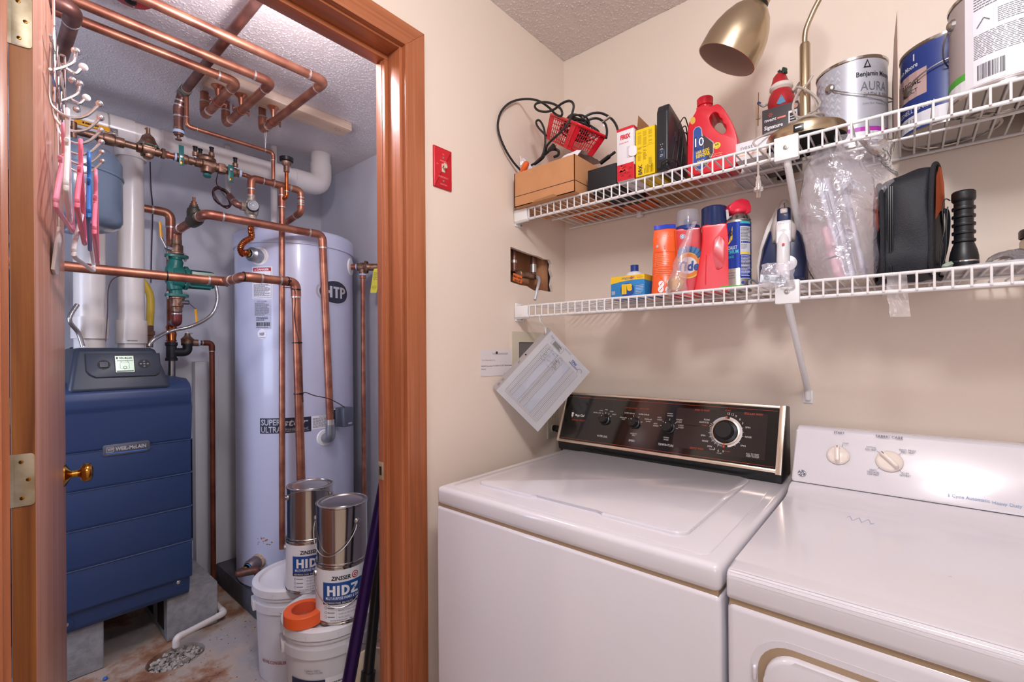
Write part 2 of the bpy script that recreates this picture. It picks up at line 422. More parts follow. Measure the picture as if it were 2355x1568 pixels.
struct('floor_boiler_room',g)
g=G(); box(g,(-0.105,-3.45,-0.06),(2.5,0,0),TILE); struct('floor',g)
import numpy as np
def popgrid(name,x0,x1,y0,y1,res,dens,parent,seed):
    rs=np.random.RandomState(seed); nx=int((x1-x0)/res)+1; ny=int((y1-y0)/res)+1; Hh=np.zeros((nx,ny)); N=int((x1-x0)*(y1-y0)*dens)
    px=rs.uniform(0,nx-1,N); py=rs.uniform(0,ny-1,N); rr=rs.uniform(0.0012,0.0024,N)/res; hh=rs.uniform(0.0018,0.0038,N)*(rr*res/0.0024)
    for k in range(N):
        R=int(rr[k]*2)+1; a,b=int(px[k]),int(py[k]); i0,i1=max(a-R,0),min(a+R+1,nx); j0,j1=max(b-R,0),min(b+R+1,ny)
        I,J=np.meshgrid(np.arange(i0,i1),np.arange(j0,j1),indexing='ij'); d=((I-px[k])**2+(J-py[k])**2)/rr[k]**2; Hh[i0:i1,j0:j1]=np.maximum(Hh[i0:i1,j0:j1],hh[k]*np.exp(-d*1.1))
    X,Y=np.meshgrid(x0+np.arange(nx)*res,y0+np.arange(ny)*res,indexing='ij'); co=np.stack([X,Y,CZ-0.0005-Hh],-1).reshape(-1,3).astype('f4')
    I,J=np.meshgrid(np.arange(nx-1),np.arange(ny-1),indexing='ij'); a=(I*ny+J).ravel(); F=np.stack([a,a+1,a+ny+1,a+ny],-1)
    me=bpy.data.meshes.new(name); me.vertices.add(len(co)); me.vertices.foreach_set('co',co.ravel()); me.loops.add(F.size); me.loops.foreach_set('vertex_index',F.ravel().astype('i4')); me.polygons.add(len(F)); me.polygons.foreach_set('loop_start',np.arange(0,F.size,4,dtype='i4')); me.polygons.foreach_set('loop_total',np.full(len(F),4,dtype='i4')); me.polygons.foreach_set('use_smooth',np.ones(len(F),dtype=bool)); me.update(calc_edges=True); me.validate()
    me.materials.append(POPM); o=bpy.data.objects.new(name,me); COL.objects.link(o); o.parent=parent; WL[o]=V((0,0,0)); return o
POPM=mat('ceiling_texture_paint','DDD4D1',0.35,spec=0.8)
g=G(); box(g,(-0.105,-3.45,CZ),(2.5,0,CZ+0.05),POPC); CEIL=struct('ceiling',g); popgrid('texture_coat',0.0,1.0,-1.0,0.0,0.0018,16000,CEIL,1)
g=G(); box(g,(-2.0,-2.5,CZ),(-0.105,0,CZ+0.05),POPC); CEILB=struct('ceiling_boiler_room',g); popgrid('texture_coat',-1.95,-0.50,-1.35,0.0,0.0017,16000,CEILB,2)
g=G(); box(g,(0,0,0),(2.5,0.1,CZ),CREAM); struct('wall_back',g)
g=G(); box(g,(-2.0,0,0),(0,0.1,CZ),LILAC); struct('wall_boiler_room_right',g)
g=G(); box(g,(-2.05,-2.5,0),(-1.95,0,CZ),LILAC); struct('wall_boiler_room_back',g)
g=G(); box(g,(-2.0,-2.6,0),(-0.105,-2.5,CZ),LILAC); struct('wall_boiler_room_left',g)
g=G(); box(g,(2.5,-3.45,0),(2.6,0,CZ),CREAM); struct('wall_right',g)
g=G(); box(g,(-0.105,-3.55,0),(1.2,-3.45,CZ),CREAM); box(g,(1.2,-3.55,0),(2.5,-3.45,0.85),CREAM); box(g,(1.2,-3.55,2.05),(2.5,-3.45,CZ),CREAM); box(g,(2.45,-3.55,0.85),(2.5,-3.45,2.05),CREAM); struct('wall_front',g)
g=G(); box(g,(1.2,-3.53,0.85),(2.45,-3.47,0.9),WHT); box(g,(1.2,-3.53,2.0),(2.45,-3.47,2.05),WHT); box(g,(1.2,-3.53,0.9),(1.25,-3.47,2.0),WHT); box(g,(2.4,-3.53,0.9),(2.45,-3.47,2.0),WHT); box(g,(1.25,-3.52,1.43),(2.4,-3.48,1.47),WHT)
box(g,(1.25,-3.505,0.9),(2.4,-3.5,2.0),mat('daylit_pane','DDE6FF',0.3,emit=1.2)); struct('window_1',g)
# wall with doorway and the cut-out; drywall skins with a cavity
YJ=-0.775; YH=-1.476
g=G()
hole=[P(*q,x=0.0) for q in ((1174,567),(1187,572),(1200,577),(1213,582),(1226,586),(1240,590),(1252,596),(1264,597),(1269,607),(1267,620),(1272,637),(1269,655),(1273,672),(1258,670),(1244,667),(1228,668),(1212,658),(1195,655),(1174,648))]
Mx=Matrix(((0,0,1,0),(1,0,0,0),(0,1,0,0),(0,0,0,1)))
holed(g,[(YJ+0.012,0),(0.0,0),(0.0,CZ),(YJ+0.012,CZ)],[(p.y,p.z) for p in hole],-0.013,0.0,CREAM,Mx)
box(g,(-0.013,-3.45,0),(0,YH,CZ),CREAM); box(g,(-0.013,YH,2.075),(0,YJ+0.012,CZ),CREAM)
struct('wall_left',g)
g=G(); box(g,(-0.105,YJ+0.015,0),(-0.092,0,CZ),LILAC); box(g,(-0.105,-3.45,0),(-0.092,YH,CZ),LILAC); box(g,(-0.105,YH,2.075),(-0.092,YJ+0.015,CZ),LILAC)
STUD=mat('raw_brown_stud','D09A72',0.8,c2='A8714E',vscale=10)
box(g,(-0.092,-0.36,0),(-0.085,-0.08,CZ),STUD); box(g,(-0.092,-0.11,0),(-0.03,-0.075,CZ),STUD); box(g,(-0.092,-0.40,0),(-0.03,-0.345,CZ),STUD)
struct('wall_boiler_room_front',g)
# door frame
g=G()
for (y0,y1) in ((YJ,-0.700),):
    MC=Matrix(((0,0,1,0),(1,0,0,0),(0,1,0,0),(0,0,0,1)))
    prism(g,[(-0.7665,0),(-0.7005,0),(-0.7005,2.1285),(-0.7665,2.066)],0,0.0135,CEDAR,MC,0.0012)
    prism(g,[(-0.7665,0),(-0.758,0),(-0.758,2.074),(-0.7665,2.066)],0.012,0.0165,CEDAR,MC,0.001)
    prism(g,[(-1.60,2.066),(-0.7665,2.066),(-0.7005,2.1285),(-1.60,2.1285)],0,0.0135,CEDARH,MC,0.0012)
    prism(g,[(-1.60,2.066),(-0.7665,2.066),(-0.758,2.074),(-1.60,2.074)],0.012,0.0165,CEDARH,MC,0.001)
box(g,(0,-1.545,0),(0.0135,YH-0.008,2.066),CEDAR,0.002)
struct('trim_door_casing',g)
g=G()
box(g,(-0.108,YJ,0),(0.001,YJ+0.020,2.10),CEDAR,0.001); box(g,(-0.088,YJ-0.0115,0),(-0.050,YJ,2.047),CEDAR,0.0015)
box(g,(-0.072,YJ-0.013,0),(-0.062,YJ-0.0113,2.047),CEDAR,0.001)
box(g,(-0.105,YH-0.02,0),(0.001,YH,2.10),CEDAR,0.001)
box(g,(-0.108,YH,2.060),(0.001,YJ,2.080),CEDARH,0.001); box(g,(-0.088,YH,2.047),(-0.050,YJ,2.060),CEDARH,0.0015)
box(g,(-0.092,-0.755,0),(-0.013,-0.70,2.1),CEDAR)
fr=struct('trim_door_jamb',g)
g=G(); PLB=mat('aged_brass_plate','BBAE94',0.45,0.45,c2='9C8B6C',vscale=25)
a=P(869,1060,y=YJ-0.0128); b=P(886,1105,y=YJ-0.0128)
box(g,(-0.0875,YJ-0.0145,b.z),(-0.064,YJ-0.0125,a.z),PLB,0.0006); box(g,(-0.081,YJ-0.0148,b.z+0.012),(-0.071,YJ-0.0143,a.z-0.012),DARK)
struct('trim_strike_plate',g)
# ---------------------------------------------------------------- open door
def door():
    A=V((-0.17,-1.4385,0)); far=V((-0.855,-1.337,0)); d=(far-A).normalized(); n=V((d.y,-d.x,0)); n=n if n.y>0 else -n
    Lg=(far-A).length; T=0.031; M=Matrix(((d.x,n.x,0,A.x),(d.y,n.y,0,A.y),(0,0,1,0),(0,0,0,1)))
    o=struct('door_1',G(),A)   # replaced below
    bpy.data.objects.remove(o)
    g=G(); box(g,(0,-T,0.01),(Lg,0,2.052),DOORW,0.0015,M=M); box(g,(-0.0012,-T+0.001,0.012),(0.0005,-0.001,2.05),EDGEW,M=M)
    o=mk('door_1',g,A); o['kind']='structure'
    for k,(zc) in enumerate((1.846,1.034)):
        g=G(); Mh=M@T3(-0.0014,-T*0.5-0.001,zc)@Matrix(((0,0,-1,0),(1,0,0,0),(0,-1,0,0),(0,0,0,1)))
        prism(g,rrect(T-0.001,0.092,0.006),0,0.0022,PLB,Mh,0.0004)
        for (yy,zz) in ((-0.002,-0.032),(0.007,0.0),(-0.001,0.032)):
            lathe(g,[(0,0.0034),(0.0028,0.0030),(0.0034,0.0022)],BRASS,Mh@T3(yy,zz,0),12)
            box(g,(yy-0.002,zz-0.0003,0.0031),(yy+0.002,zz+0.0003,0.0037),DARK,M=Mh); box(g,(yy-0.0003,zz-0.002,0.0031),(yy+0.0003,zz+0.002,0.0037),DARK,M=Mh)
        box(g,(-0.004,-T-0.012,zc-0.046),(0.0,-T+0.004,zc+0.046),PLB,M=M)
        struct('door_hinge',g,A,o)
    g=G(); K=M@T3(Lg-0.062,0,0.913)@RX(-PI/2)
    lathe(g,[(0,0),(0.032,0),(0.031,0.003),(0.024,0.007),(0.014,0.012),(0.010,0.016),(0.0095,0.028),(0.013,0.033),(0.023,0.037),(0.0265,0.044),(0.0265,0.051),(0.022,0.058),(0.012,0.061),(0,0.0615)],BRASS,K,32)
    struct('door_knob',g,A,o)
    return A,d,n,M,Lg
DA,DD,DN,DM,DL=door()
# ================================================================ washing machine
def panelpt(o,ud,vd):
    n=ud.cross(vd)
    def f(px,py):
        r=ray(px,py); s=(o-CAM).dot(n)/r.dot(n); q=CAM+r*s-o
        return q.dot(ud),q.dot(vd)
    return f
def washer():
    T=thing('washing_machine','white top-loading washing machine with a black slanted control panel, beside the doorway','washing machine',(0.452,-0.42,0))
    x0,x1,yf,yb=0.1115,0.7935,-0.752,-0.085
    g=G(); box(g,(x0,yf,0.02),(x1,yb,0.868),ENAMEL,0.008,3); part('cabinet',g,T)
    g=G(); box(g,(x0+0.006,yf+0.006,0.860),(x1-0.006,yb,0.876),ENAM2) if 0 else box(g,(x0+0.004,yf+0.004,0.860),(x1-0.004,yb,0.876),ENAM2)
    # top: shell with rounded rim and a shallow recess
    box(g,(x0,yf,0.871),(x1,yb+0.012,0.916),ENAMEL,0.012,4)
    prism(g,rrect(x1-x0-0.054,yb-yf-0.07,0.02,5,(x0+x1)/2,(yf+yb)/2-0.012),0.9155,0.9168,ENAMEL,bev=0.0009)
    part('top_deck',g,T)
    g=G(); cxl,cyl=0.445,-0.442
    # lid with finger notch at its front edge
    lid=rrect(0.532,0.468,0.025,6,cxl,cyl); nn=[]
    for p in lid: nn.append(p)
    fy=cyl-0.234; k=[i for i,p in enumerate(nn) if abs(p[1]-fy)<1e-5]
    k=[i for i in k if nn[i][0]<cxl][-1] if k else 0
    notch=[(0.355,fy),(0.366,fy+0.012),(0.530,fy+0.012),(0.541,fy)]
    nn=nn[:k+1]+notch+nn[k+1:]
    prism(g,nn,0.9165,0.9235,ENAMEL,bev=0.003,seg=3)
    part('lid',g,T)
    # control console
    yb0=-0.197; zb=0.945; yt=-0.135; zt=1.103; cxx0,cxx1=0.098,0.770
    g=G(); prof=[(-0.192,0.917),(-0.197,0.945),(yt,zt),(yt+0.012,zt+0.003),(-0.088,zt),(-0.082,0.92)]
    prism(g,prof,cxx0,cxx1+0.008,BLK,Matrix(((0,0,1,0),(1,0,0,0),(0,1,0,0),(0,0,0,1))),-0.003)
    part('console_housing',g,T)
    ud=V((1,0,0)); vd=V((0,yt-yb0,zt-zb)).normalized(); o=V((cxx0,yb0,zb)); n=ud.cross(vd); W=cxx1-cxx0; H=V((0,yt-yb0,zt-zb)).length
    f=planefn(o,ud,vd); q=panelpt(o+n*0.004,ud,vd)
    g=G()
    def slab(u0,v0,u1,v1,h0,h1,m,bev=0.0):
        prism(g,[(u0,v0),(u1,v0),(u1,v1),(u0,v1)],h0,h1,m,Matrix(((ud.x,vd.x,n.x,o.x),(ud.y,vd.y,n.y,o.y),(ud.z,vd.z,n.z,o.z),(0,0,0,1))),bev)
    slab(0.006,0.004,W-0.004,H-0.003,0,0.004,BLKG)
    pr=Print(g,lambda u,v,h:f(u,v,h+0.004)); RI=mat('rust_red_print','B5452F',0.5); PW=mat('panel_white_print','D9D4D2',0.5)
    pr.line(0.012,0.0125,W-0.01,0.0125,0.0007,RI); pr.line(0.012,H-0.0115,W-0.01,H-0.0115,0.0007,RI)
    PANB=mat('dark_brown_panel_print','2A2222',0.15)
    a=q(1583,945); b=q(1762,1050)
    pr.rect(0.398,0.030,0.512,0.148,PANB,0.4); pr.rect(0.515,0.026,0.640,0.148,PANB,0.4); pr.line(0.398,0.098,0.47,0.098,0.001,BLKG,2)
    def T_(s,px,py,h,m=PW,**k): u,v=q(px,py); pr.text(s,u,v,h,m,**k)
    T_('Magic Chef',1334,955,0.0075,bold=0.02,w=0.036); T_('20 POUND CAPACITY',1330,966,0.006,RI,shear=0.2,w=0.052)
    u,v=q(1317,953); pr.disc(u,v-0.002,0.004,0.005,PW); pr.disc(u,v+0.005,0.005,0.003,PW); pr.line(u,v-0.01,u,v,0.002,PW)
    T_('WATER LEVEL',1385,1003,0.0062,w=0.038); T_('SPEED',1453,1013,0.0062,w=0.020); T_('TEMPERATURE',1531,1023,0.0065,w=0.046)
    T_('EXTRA LOW',1374,949,0.0036); T_('LOW',1383,944,0.0036); T_('MED',1395,942,0.0036); T_('HIGH',1407,946,0.0036); T_('RESET',1413,953,0.0036)
    T_('COTTON & LINEN',1452,938,0.0036,RI); T_('PERMA. PRESS',1482,940,0.0036,RI)
    T_('SUPER SCRUB',1448,950,0.004); T_('SUPER SCRUB',1481,953,0.004); T_('REGULAR',1434,960,0.0038); T_('FAST',1434,964,0.0038); T_('REGULAR',1491,964,0.0038); T_('SLOW',1491,969,0.0038)
    T_('AGITATE',1457,997,0.0038); T_('SPIN',1457,1001,0.0038)
    T_('WARM',1541,951,0.004); T_('WARM',1541,956,0.004); T_('HOT',1517,960,0.004); T_('COLD',1517,965,0.004); T_('HOT',1508,974,0.004); T_('WARM',1508,979,0.004)
    T_('WARM',1562,965,0.004); T_('COLD',1562,970,0.004); T_('COLD',1566,978,0.004); T_('COLD',1566,983,0.004); T_('WASH',1532,1006,0.004); T_('RINSE',1532,1011,0.004)
    T_('SOAK TO WASH',1615,943,0.0055,RI,shear=0.2,w=0.042); T_('REGULAR WASH',1733,952,0.0062,RI,shear=0.2,w=0.046); T_('GENTLE WASH',1602,1031,0.0055,RI,shear=0.2,w=0.038)
    T_('START',1675,944,0.0036,RI); T_('15',1676,951,0.006); T_('12',1685,953,0.006); T_('9',1693,957,0.006); T_('6',1702,964,0.006); T_('3',1708,973,0.006)
    T_('SPIN',1720,983,0.0045); T_('RINSE',1721,1005,0.0045); T_('SPIN',1709,1025,0.0045); T_('SOAK',1626,965,0.0045); T_('AGITATE',1619,971,0.0045)
    T_('START',1621,978,0.0036,RI); T_('SPIN',1617,1001,0.0045); T_('RINSE',1622,1014,0.0045); T_('SPIN',1632,1026,0.0045)
    T_('3',1643,1032,0.006); T_('6',1652,1036,0.006); T_('9',1663,1038,0.006); T_('PAUSE',1637,1033,0.003); T_('PAUSE',1654,1042,0.003); T_('START',1673,1038,0.0036,RI)
    T_('PULL TO START',1731,1045,0.005,w=0.030); T_('PUSH TO STOP',1731,1050,0.005,w=0.030)
    ku,kv=q(1669,993); RC=(ku,kv)
    pr.disc(RC[0],RC[1],0.0425,0.0425,PW,2,40,math.radians(-78),math.radians(80),0.86); pr.disc(RC[0],RC[1],0.0425,0.0425,LGREY,2,14,math.radians(95),math.radians(150),0.88)
    pr.disc(RC[0],RC[1],0.0425,0.0425,GREY,2,18,math.radians(170),math.radians(262),0.88); pr.rect(RC[0]-0.004,RC[1]+0.037,RC[0]+0.001,RC[1]+0.044,RI,3); pr.rect(RC[0]-0.004,RC[1]-0.044,RC[0]+0.001,RC[1]-0.037,RI,3)
    for a in (20,5,-10,-35,-52,155,162,168,190,205,222,235,248): a=math.radians(a); pr.line(RC[0]+0.034*math.cos(a),RC[1]+0.034*math.sin(a),RC[0]+0.046*math.cos(a),RC[1]+0.046*math.sin(a),0.0009,PW,3)
    PAN=part('control_panel',g,T,'black glossy control panel with white and red print')
    g=G()
    slab(0.0,-0.002,W+0.004,0.007,0.001,0.007,TRIMG,0.0015); slab(0.0,H-0.004,W,H+0.003,0.001,0.007,TRIMG,0.0015)
    slab(-0.002,0,0.007,H+0.003,0.001,0.008,TRIMG,0.0015); slab(W-0.006,-0.006,W+0.008,H+0.004,0.001,0.009,TRIMG,0.002)
    part('panel_trim',g,PAN,'champagne metal trim around the panel')
    for (px,py,r,h,big) in ((1388,963,0.0165,0.020,0),(1456,971,0.0165,0.020,0),(1535,981,0.018,0.020,0),(1669,993,0.029,0.026,1)):
        u,v=q(px+(3 if not big else 0),py+(2 if not big else 0)); g=G(); M=Matrix(((ud.x,vd.x,n.x,0),(ud.y,vd.y,n.y,0),(ud.z,vd.z,n.z,0),(0,0,0,1))); c=f(u,v,0.004); M=Matrix.Translation(c)@M
        if big:
            lathe(g,[(0.0365,0),(0.0365,0.0035),(0.0325,0.0045),(0.0315,0.0015)],TRIMG,M,40)
            lathe(g,[(0.031,0),(0.030,0.004),(0.023,0.007),(0.0225,h),(0.021,h+0.002),(0,h+0.0022)],BLK,M,40)
            for i in range(30): a=i*PI/15; box(g,(0.0222*math.cos(a)-0.0006,0.0222*math.sin(a)-0.0006,0.008),(0.0222*math.cos(a)+0.0012,0.0222*math.sin(a)+0.0012,h),BLK,M=M)
            prism(g,[(-0.001,-0.036),(0.001,-0.036),(0.001,-0.031),(-0.001,-0.031)],0.0045,0.005,REDL,M)
            part('timer_dial',g,PAN)
        else:
            lathe(g,[(r+0.002,0),(r+0.001,0.003),(r*0.86,0.005),(r*0.80,h),(r*0.76,h+0.0015),(0,h+0.0018)],BLK,M,28); lathe(g,[(0.0016,h+0.002),(0,h+0.0023)],PW,M@T3(-r*0.15,r*0.5,0),10)
            lathe(g,[(r*0.815,h-0.004),(r*0.83,h-0.003),(r*0.815,h-0.002)],CHROME,M,28)
            for a in ((150,120,92,62,35) if px<1400 else (150,105,60,15) if px<1500 else (172,140,90,40,0)):
                a=math.radians(a); dx,dy=math.cos(a),math.sin(a); s=r+0.0035; e=r+0.0095; nx,ny=-dy*0.0005,dx*0.0005
                prism(g,[(dx*s-nx,dy*s-ny),(dx*e-nx,dy*e-ny),(dx*e+nx,dy*e+ny),(dx*s+nx,dy*s+ny)],0.0001,0.0004,PW,M)
            part('control_knob',g,PAN)
washer()
# ================================================================ dryer
def dryer():
    T=thing('clothes_dryer','white clothes dryer with two cream knobs, standing right of the washing machine','dryer',(1.14,-0.42,0))
    x0,x1,yf,yb=0.8015,1.4865,-0.752,-0.06
    g=G(); box(g,(x0,yf,0.02),(x1,yb,0.867),ENAMEL,0.012,3)
    Mf=Matrix(((1,0,0,0),(0,0,-1,yf),(0,1,0,0),(0,0,0,1)))
    part('cabinet',g,T)
    g=G(); box(g,(x0+0.006,yf+0.007,0.862),(x1-0.006,yb,0.876),ENAM2) if 0 else box(g,(x0+0.004,yf+0.004,0.860),(x1-0.004,yb,0.876),ENAM2)
    # worktop with rounded front and a ramp up to the console, one swept profile
    pf=[(yf+0.004,0.870),(yf,0.876),(yf,0.902)]+[(yf+0.013-0.013*math.cos(a),0.902+0.013*math.sin(a)) for a in (0.4,0.8,1.2,1.57)]+[(yf+0.05,0.9138),(-0.32,0.9138),(-0.285,0.9155),(-0.262,0.920),(-0.243,0.927),(-0.231,0.937),(-0.12,0.937),(yb,0.93),(yb,0.870)]
    prism(g,pf,x0,x1,ENAMEL,Matrix(((0,0,1,0),(1,0,0,0),(0,1,0,0),(0,0,0,1))),-0.0045,3)
    SM=mat('blue_marker_scribble','7D9CC9',0.5); pr=Print(g,planefn((0,0,0.9140),(1,0,0),(0,1,0)))
    c=P(1975,1195,z=0.914)
    for k in range(9):
        a=random.random()*6; pr.line(c.x-0.02+0.005*k,c.y+0.016*math.sin(k*2.1),c.x-0.015+0.005*k,c.y+0.016*math.sin(k*2.1+2),0.0007,SM)
    c=P(2185,1326,z=0.914); pr.line(c.x-0.002,c.y,c.x+0.002,c.y+0.001,0.001,GREY)
    part('worktop',g,T)
    g=G(); yt,zt=-0.150,1.062; ybm,zbm=-0.229,0.938
    lean=Matrix(((0,0,1,0),(1,0,0,0),(0,1,0,0),(0,0,0,1)))
    prism(g,[(ybm,zbm),(yt-0.003,zt-0.012),(yt+0.003,zt-0.003),(yt+0.013,zt),(-0.085,zt-0.004),(-0.068,zt-0.03),(-0.068,zbm)],x0+0.001,x1-0.001,ENAMEL,lean,-0.006,4)
    ud=V((1,0,0)); vd=V((0,yt-ybm,zt-zbm)).normalized(); o=V((x0,ybm,zbm)); f=planefn(o,ud,vd); q=panelpt(o,ud,vd)
    pr=Print(g,lambda u,v,h:f(u,v,h+0.0006)); DB=mat('slate_print','4A5064',0.5); LB=mat('faded_blue_print','8FA6C6',0.5)
    def T_(s,px,py,h,m=DB,**k): u,v=q(px,py); pr.text(s,u,v,h,m,**k)
    T_('START',1930,995,0.0058,bold=0.012,w=0.021); T_('FABRIC CARE',2045,1005,0.0058,bold=0.012,w=0.048); T_('START',1945,1020,0.004,w=0.012)
    T_('COTTONS',2003,1029,0.0042,w=0.018); T_('REG. HEAT',2003,1034,0.0042,w=0.020); T_('PERM. PRESS',2087,1036,0.0042,w=0.028); T_('MED. HEAT',2088,1041,0.0042,w=0.023)
    T_('KNITS',2008,1081,0.0042,w=0.012); T_('DELICATES',2008,1086,0.0042,w=0.021); T_('LOW HEAT',2008,1091,0.0042,w=0.020); T_('FLUFF',2082,1089,0.0042,w=0.012); T_('NO HEAT',2082,1094,0.0042,w=0.018)
    T_('5 Cycle Automatic',2227,1145,0.0062,LB,bold=0.01,w=0.060); T_('Heavy Duty Extra Large Capacity',2282,1155,0.0062,LB,bold=0.01,al='l',w=0.112)
    for a,b in (((1936,1029),(1938,1022)),((2017,1037),(2024,1042)),((2072,1042),(2065,1047)),((2018,1078),(2024,1074)),((2066,1079),(2073,1085))):
        p=q(*a); r=q(*b); pr.line(p[0],p[1],r[0],r[1],0.0007,DB)
    u,v=q(1844,1088); pr.disc(u,v,0.0088,0.0088,DB,1,28); pr.disc(u,v,0.0082,0.0082,WHT,2,28,ri=0.93); pr.text('GE',u,v,0.0075,WHT,3,bold=0.0,shear=0.3,w=0.0095)
    for k in range(4): a=k*PI/2+0.4; pr.disc(u+0.0062*math.cos(a),v+0.0062*math.sin(a),0.0014,0.0014,WHT,3,10)
    CON=part('console',g,T)
    KN=mat('cream_knob','F0E4DA',0.25)
    for px,py,r,rot in ((1927,1047,0.0215,0.05),(2045,1061,0.0235,0.75)):
        u,v=q(px,py); g=G(); n=ud.cross(vd); M=Matrix.Translation(f(u,v,0.0005))@Matrix(((ud.x,vd.x,n.x,0),(ud.y,vd.y,n.y,0),(ud.z,vd.z,n.z,0),(0,0,0,1)))@RZ(rot)
        lathe(g,[(r+0.001,0),(r,0.003),(r*0.8,0.0065),(0,0.008)],KN,M,36)
        prism(g,rrect(0.0095,r*1.98,0.0045,4),0.001,0.019,KN,M,0.003,3,taper=0.9)
        prism(g,[(-0.0008,r*0.55),(0.0008,r*0.55),(0.0008,r*0.82),(-0.0008,r*0.82)],0.0191,0.0194,INK,M)
        part('control_knob',g,CON)
    # front door set in a shallow surround
    g=G(); dx0=0.846; dx1=1.442; zt=0.827; zb=0.27
    prism(g,rrect(dx1-dx0,zt-zb,0.045,7,(dx0+dx1)/2,(zt+zb)/2),-0.002,0.0008,ENAM2,Mf)
    prism(g,rrect(dx1-dx0-0.012,zt-zb-0.012,0.04,7,(dx0+dx1)/2+0.004,(zt+zb)/2-0.003),0.0,0.014,ENAMEL,Mf,0.006,3)
    prism(g,rrect(dx1-dx0+0.022,zt-zb+0.018,0.055,7,(dx0+dx1)/2,(zt+zb)/2),-0.003,0.0005,ENAMEL,Mf)
    d=part('door',g,T)
    g=G(); box(g,(0.8395,yf-0.008,0.765),(0.8455,yf,0.787),ENAMEL,0.0028,3); part('door_button',g,d)
dryer()
# ================================================================ boiler
def boiler():
    T=thing('boiler','dark blue floor-standing gas boiler with a charcoal display console, raised on concrete blocks','boiler',(-1.64,-1.11,0.195))
    xf=-1.38; y0,y1=-1.335,-0.887; zb=0.196
    g=G(); box(g,(-1.90,y0+0.006,zb+0.02),(xf-0.06,y1-0.004,1.125),WHT,0.01); part('cabinet',g,T,'white steel cabinet behind the blue cover')
    S=[P(444,q,x=xf).z for q in (1008,1084,1161,1239)]
    g=G()
    prof=[(xf-0.05,0.27),(xf-0.004,0.272),(xf,0.278)]
    for z in S[::-1]: prof+=[(xf,z-0.0016),(xf-0.0022,z-0.0004),(xf-0.0022,z+0.0004),(xf,z+0.0016)]
    prof+=[(xf,1.028),(xf+0.006,1.045),(xf+0.007,1.075),(xf+0.002,1.10),(xf-0.02,1.125),(xf-0.07,1.143),(-1.86,1.150),(-1.88,1.12),(xf-0.09,1.10),(xf-0.09,0.27)]
    prism(g,prof,y0,y1,NAVY,Matrix(((1,0,0,0),(0,0,-1,0),(0,1,0,0),(0,0,0,1)))@Matrix.Scale(-1,4,(0,0,1)),-0.006,3)
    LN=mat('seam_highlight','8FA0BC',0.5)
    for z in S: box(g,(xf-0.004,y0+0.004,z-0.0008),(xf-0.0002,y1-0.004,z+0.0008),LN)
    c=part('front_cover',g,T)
    g=G(); prism(g,[(xf-0.012,0.262),(xf-0.012,0.272),(xf-0.09,0.272),(xf-0.09,zb),(xf-0.022,zb),(xf-0.014,0.215)],y0+0.004,y1-0.008,NAVY,Matrix(((1,0,0,0),(0,0,1,0),(0,1,0,0),(0,0,0,1))),-0.004)
    for py_,pz in (((P(410,1338,x=xf-0.012)).y,(P(410,1338,x=xf-0.012)).z),(y0+0.045,0.236)):
        M=frame((xf-0.012,py_,pz),(1,0,0)); lathe(g,[(0.022,-0.001),(0.021,0.0015),(0.012,0.0005),(0.0,0.0005)],NAVY,M,24); lathe(g,[(0.008,0),(0.008,0.004),(0.006,0.0055),(0,0.006)],CHROME,M,18)
    part('kick_panel',g,T)
    # badge
    a=P(236,1030,x=xf).y; b=P(344,1026,x=xf).y; zc=(P(236,1035,x=xf).z+P(344,1025,x=xf).z)/2
    g=G(); Mx=Matrix(((0,0,1,xf),(1,0,0,(a+b)/2),(0,1,0,zc),(0,0,0,1))); W=b-a
    prism(g,rrect(W,0.044,0.008),-0.001,0.005,mat('badge_grey','5A5F6C',0.35,0.3),Mx,0.002)
    pr=Print(g,planefn((xf+0.0052,(a+b)/2,zc),(0,1,0),(0,0,1))); BB=mat('badge_blue','3E78C8',0.4)
    pr.rect(-W*0.43,-0.016,W*0.44,-0.0125,BB); pr.frame(-W*0.43,-0.009,-W*0.27,0.013,0.0018,SILV); pr.text('WM',-W*0.35,0.002,0.012,SILV,2,bold=0.03,w=W*0.12)
    pr.text('WEIL-McLAIN',W*0.085,0.002,0.014,SILV,2,bold=0.035,w=W*0.66); part('badge',g,c,'grey oval-ended maker badge with a blue stripe')
    # console
    g=G(); cy0,cy1=P(152,893,x=xf).y+0.0,P(396,885,x=xf).y; ty0,ty1=cy0+0.03,cy1-0.045; z0,z1=1.105,1.279; xb=-1.80
    X0=xf+0.004; X1=xf-0.062; cym=(cy0+cy1)/2
    t=bmesh.new(); lo=[(X0,cy0,z0),(X0,cy1,z0),(xb,cy1,z0),(xb,cy0,z0)]; hi=[(X1,ty0,z1),(X1,ty1,z1),(xb,ty1,z1),(xb,ty0,z1)]
    vv=[t.verts.new(p) for p in lo+hi]
    for f in ((3,2,1,0),(4,5,6,7),(0,1,5,4),(1,2,6,5),(2,3,7,6),(3,0,4,7)): t.faces.new([vv[i] for i in f])
    bmesh.ops.bevel(t,geom=t.edges[:],offset=0.018,segments=4,profile=0.5,affect='EDGES'); g.merge(t,NAVY2)
    for k in range(7): box(g,(-1.78,ty0+0.02,z1+0.0),(-1.66,ty0+0.022,z1+0.004),NAVY2)
    con=part('console',g,T,'charcoal sloped control console')
    # console face
    o=V((X0,cym,z0)); vd=V((X1-X0,0,z1-z0)).normalized(); ud=V((0,1,0)); f=planefn(o,ud,vd); q=panelpt(o,ud,vd); n=ud.cross(vd)
    M=Matrix(((ud.x,vd.x,n.x,o.x),(ud.y,vd.y,n.y,o.y),(ud.z,vd.z,n.z,o.z),(0,0,0,1)))
    g=G(); l,b_=q(197,871); r,t_=q(367,812); 
    poly=[(l,t_),(l,b_+0.03),(l+0.01,b_+0.012),(l+0.028,b_),(r-0.02,b_),(r-0.006,b_+0.01),(r,b_+0.028),(r,t_)]
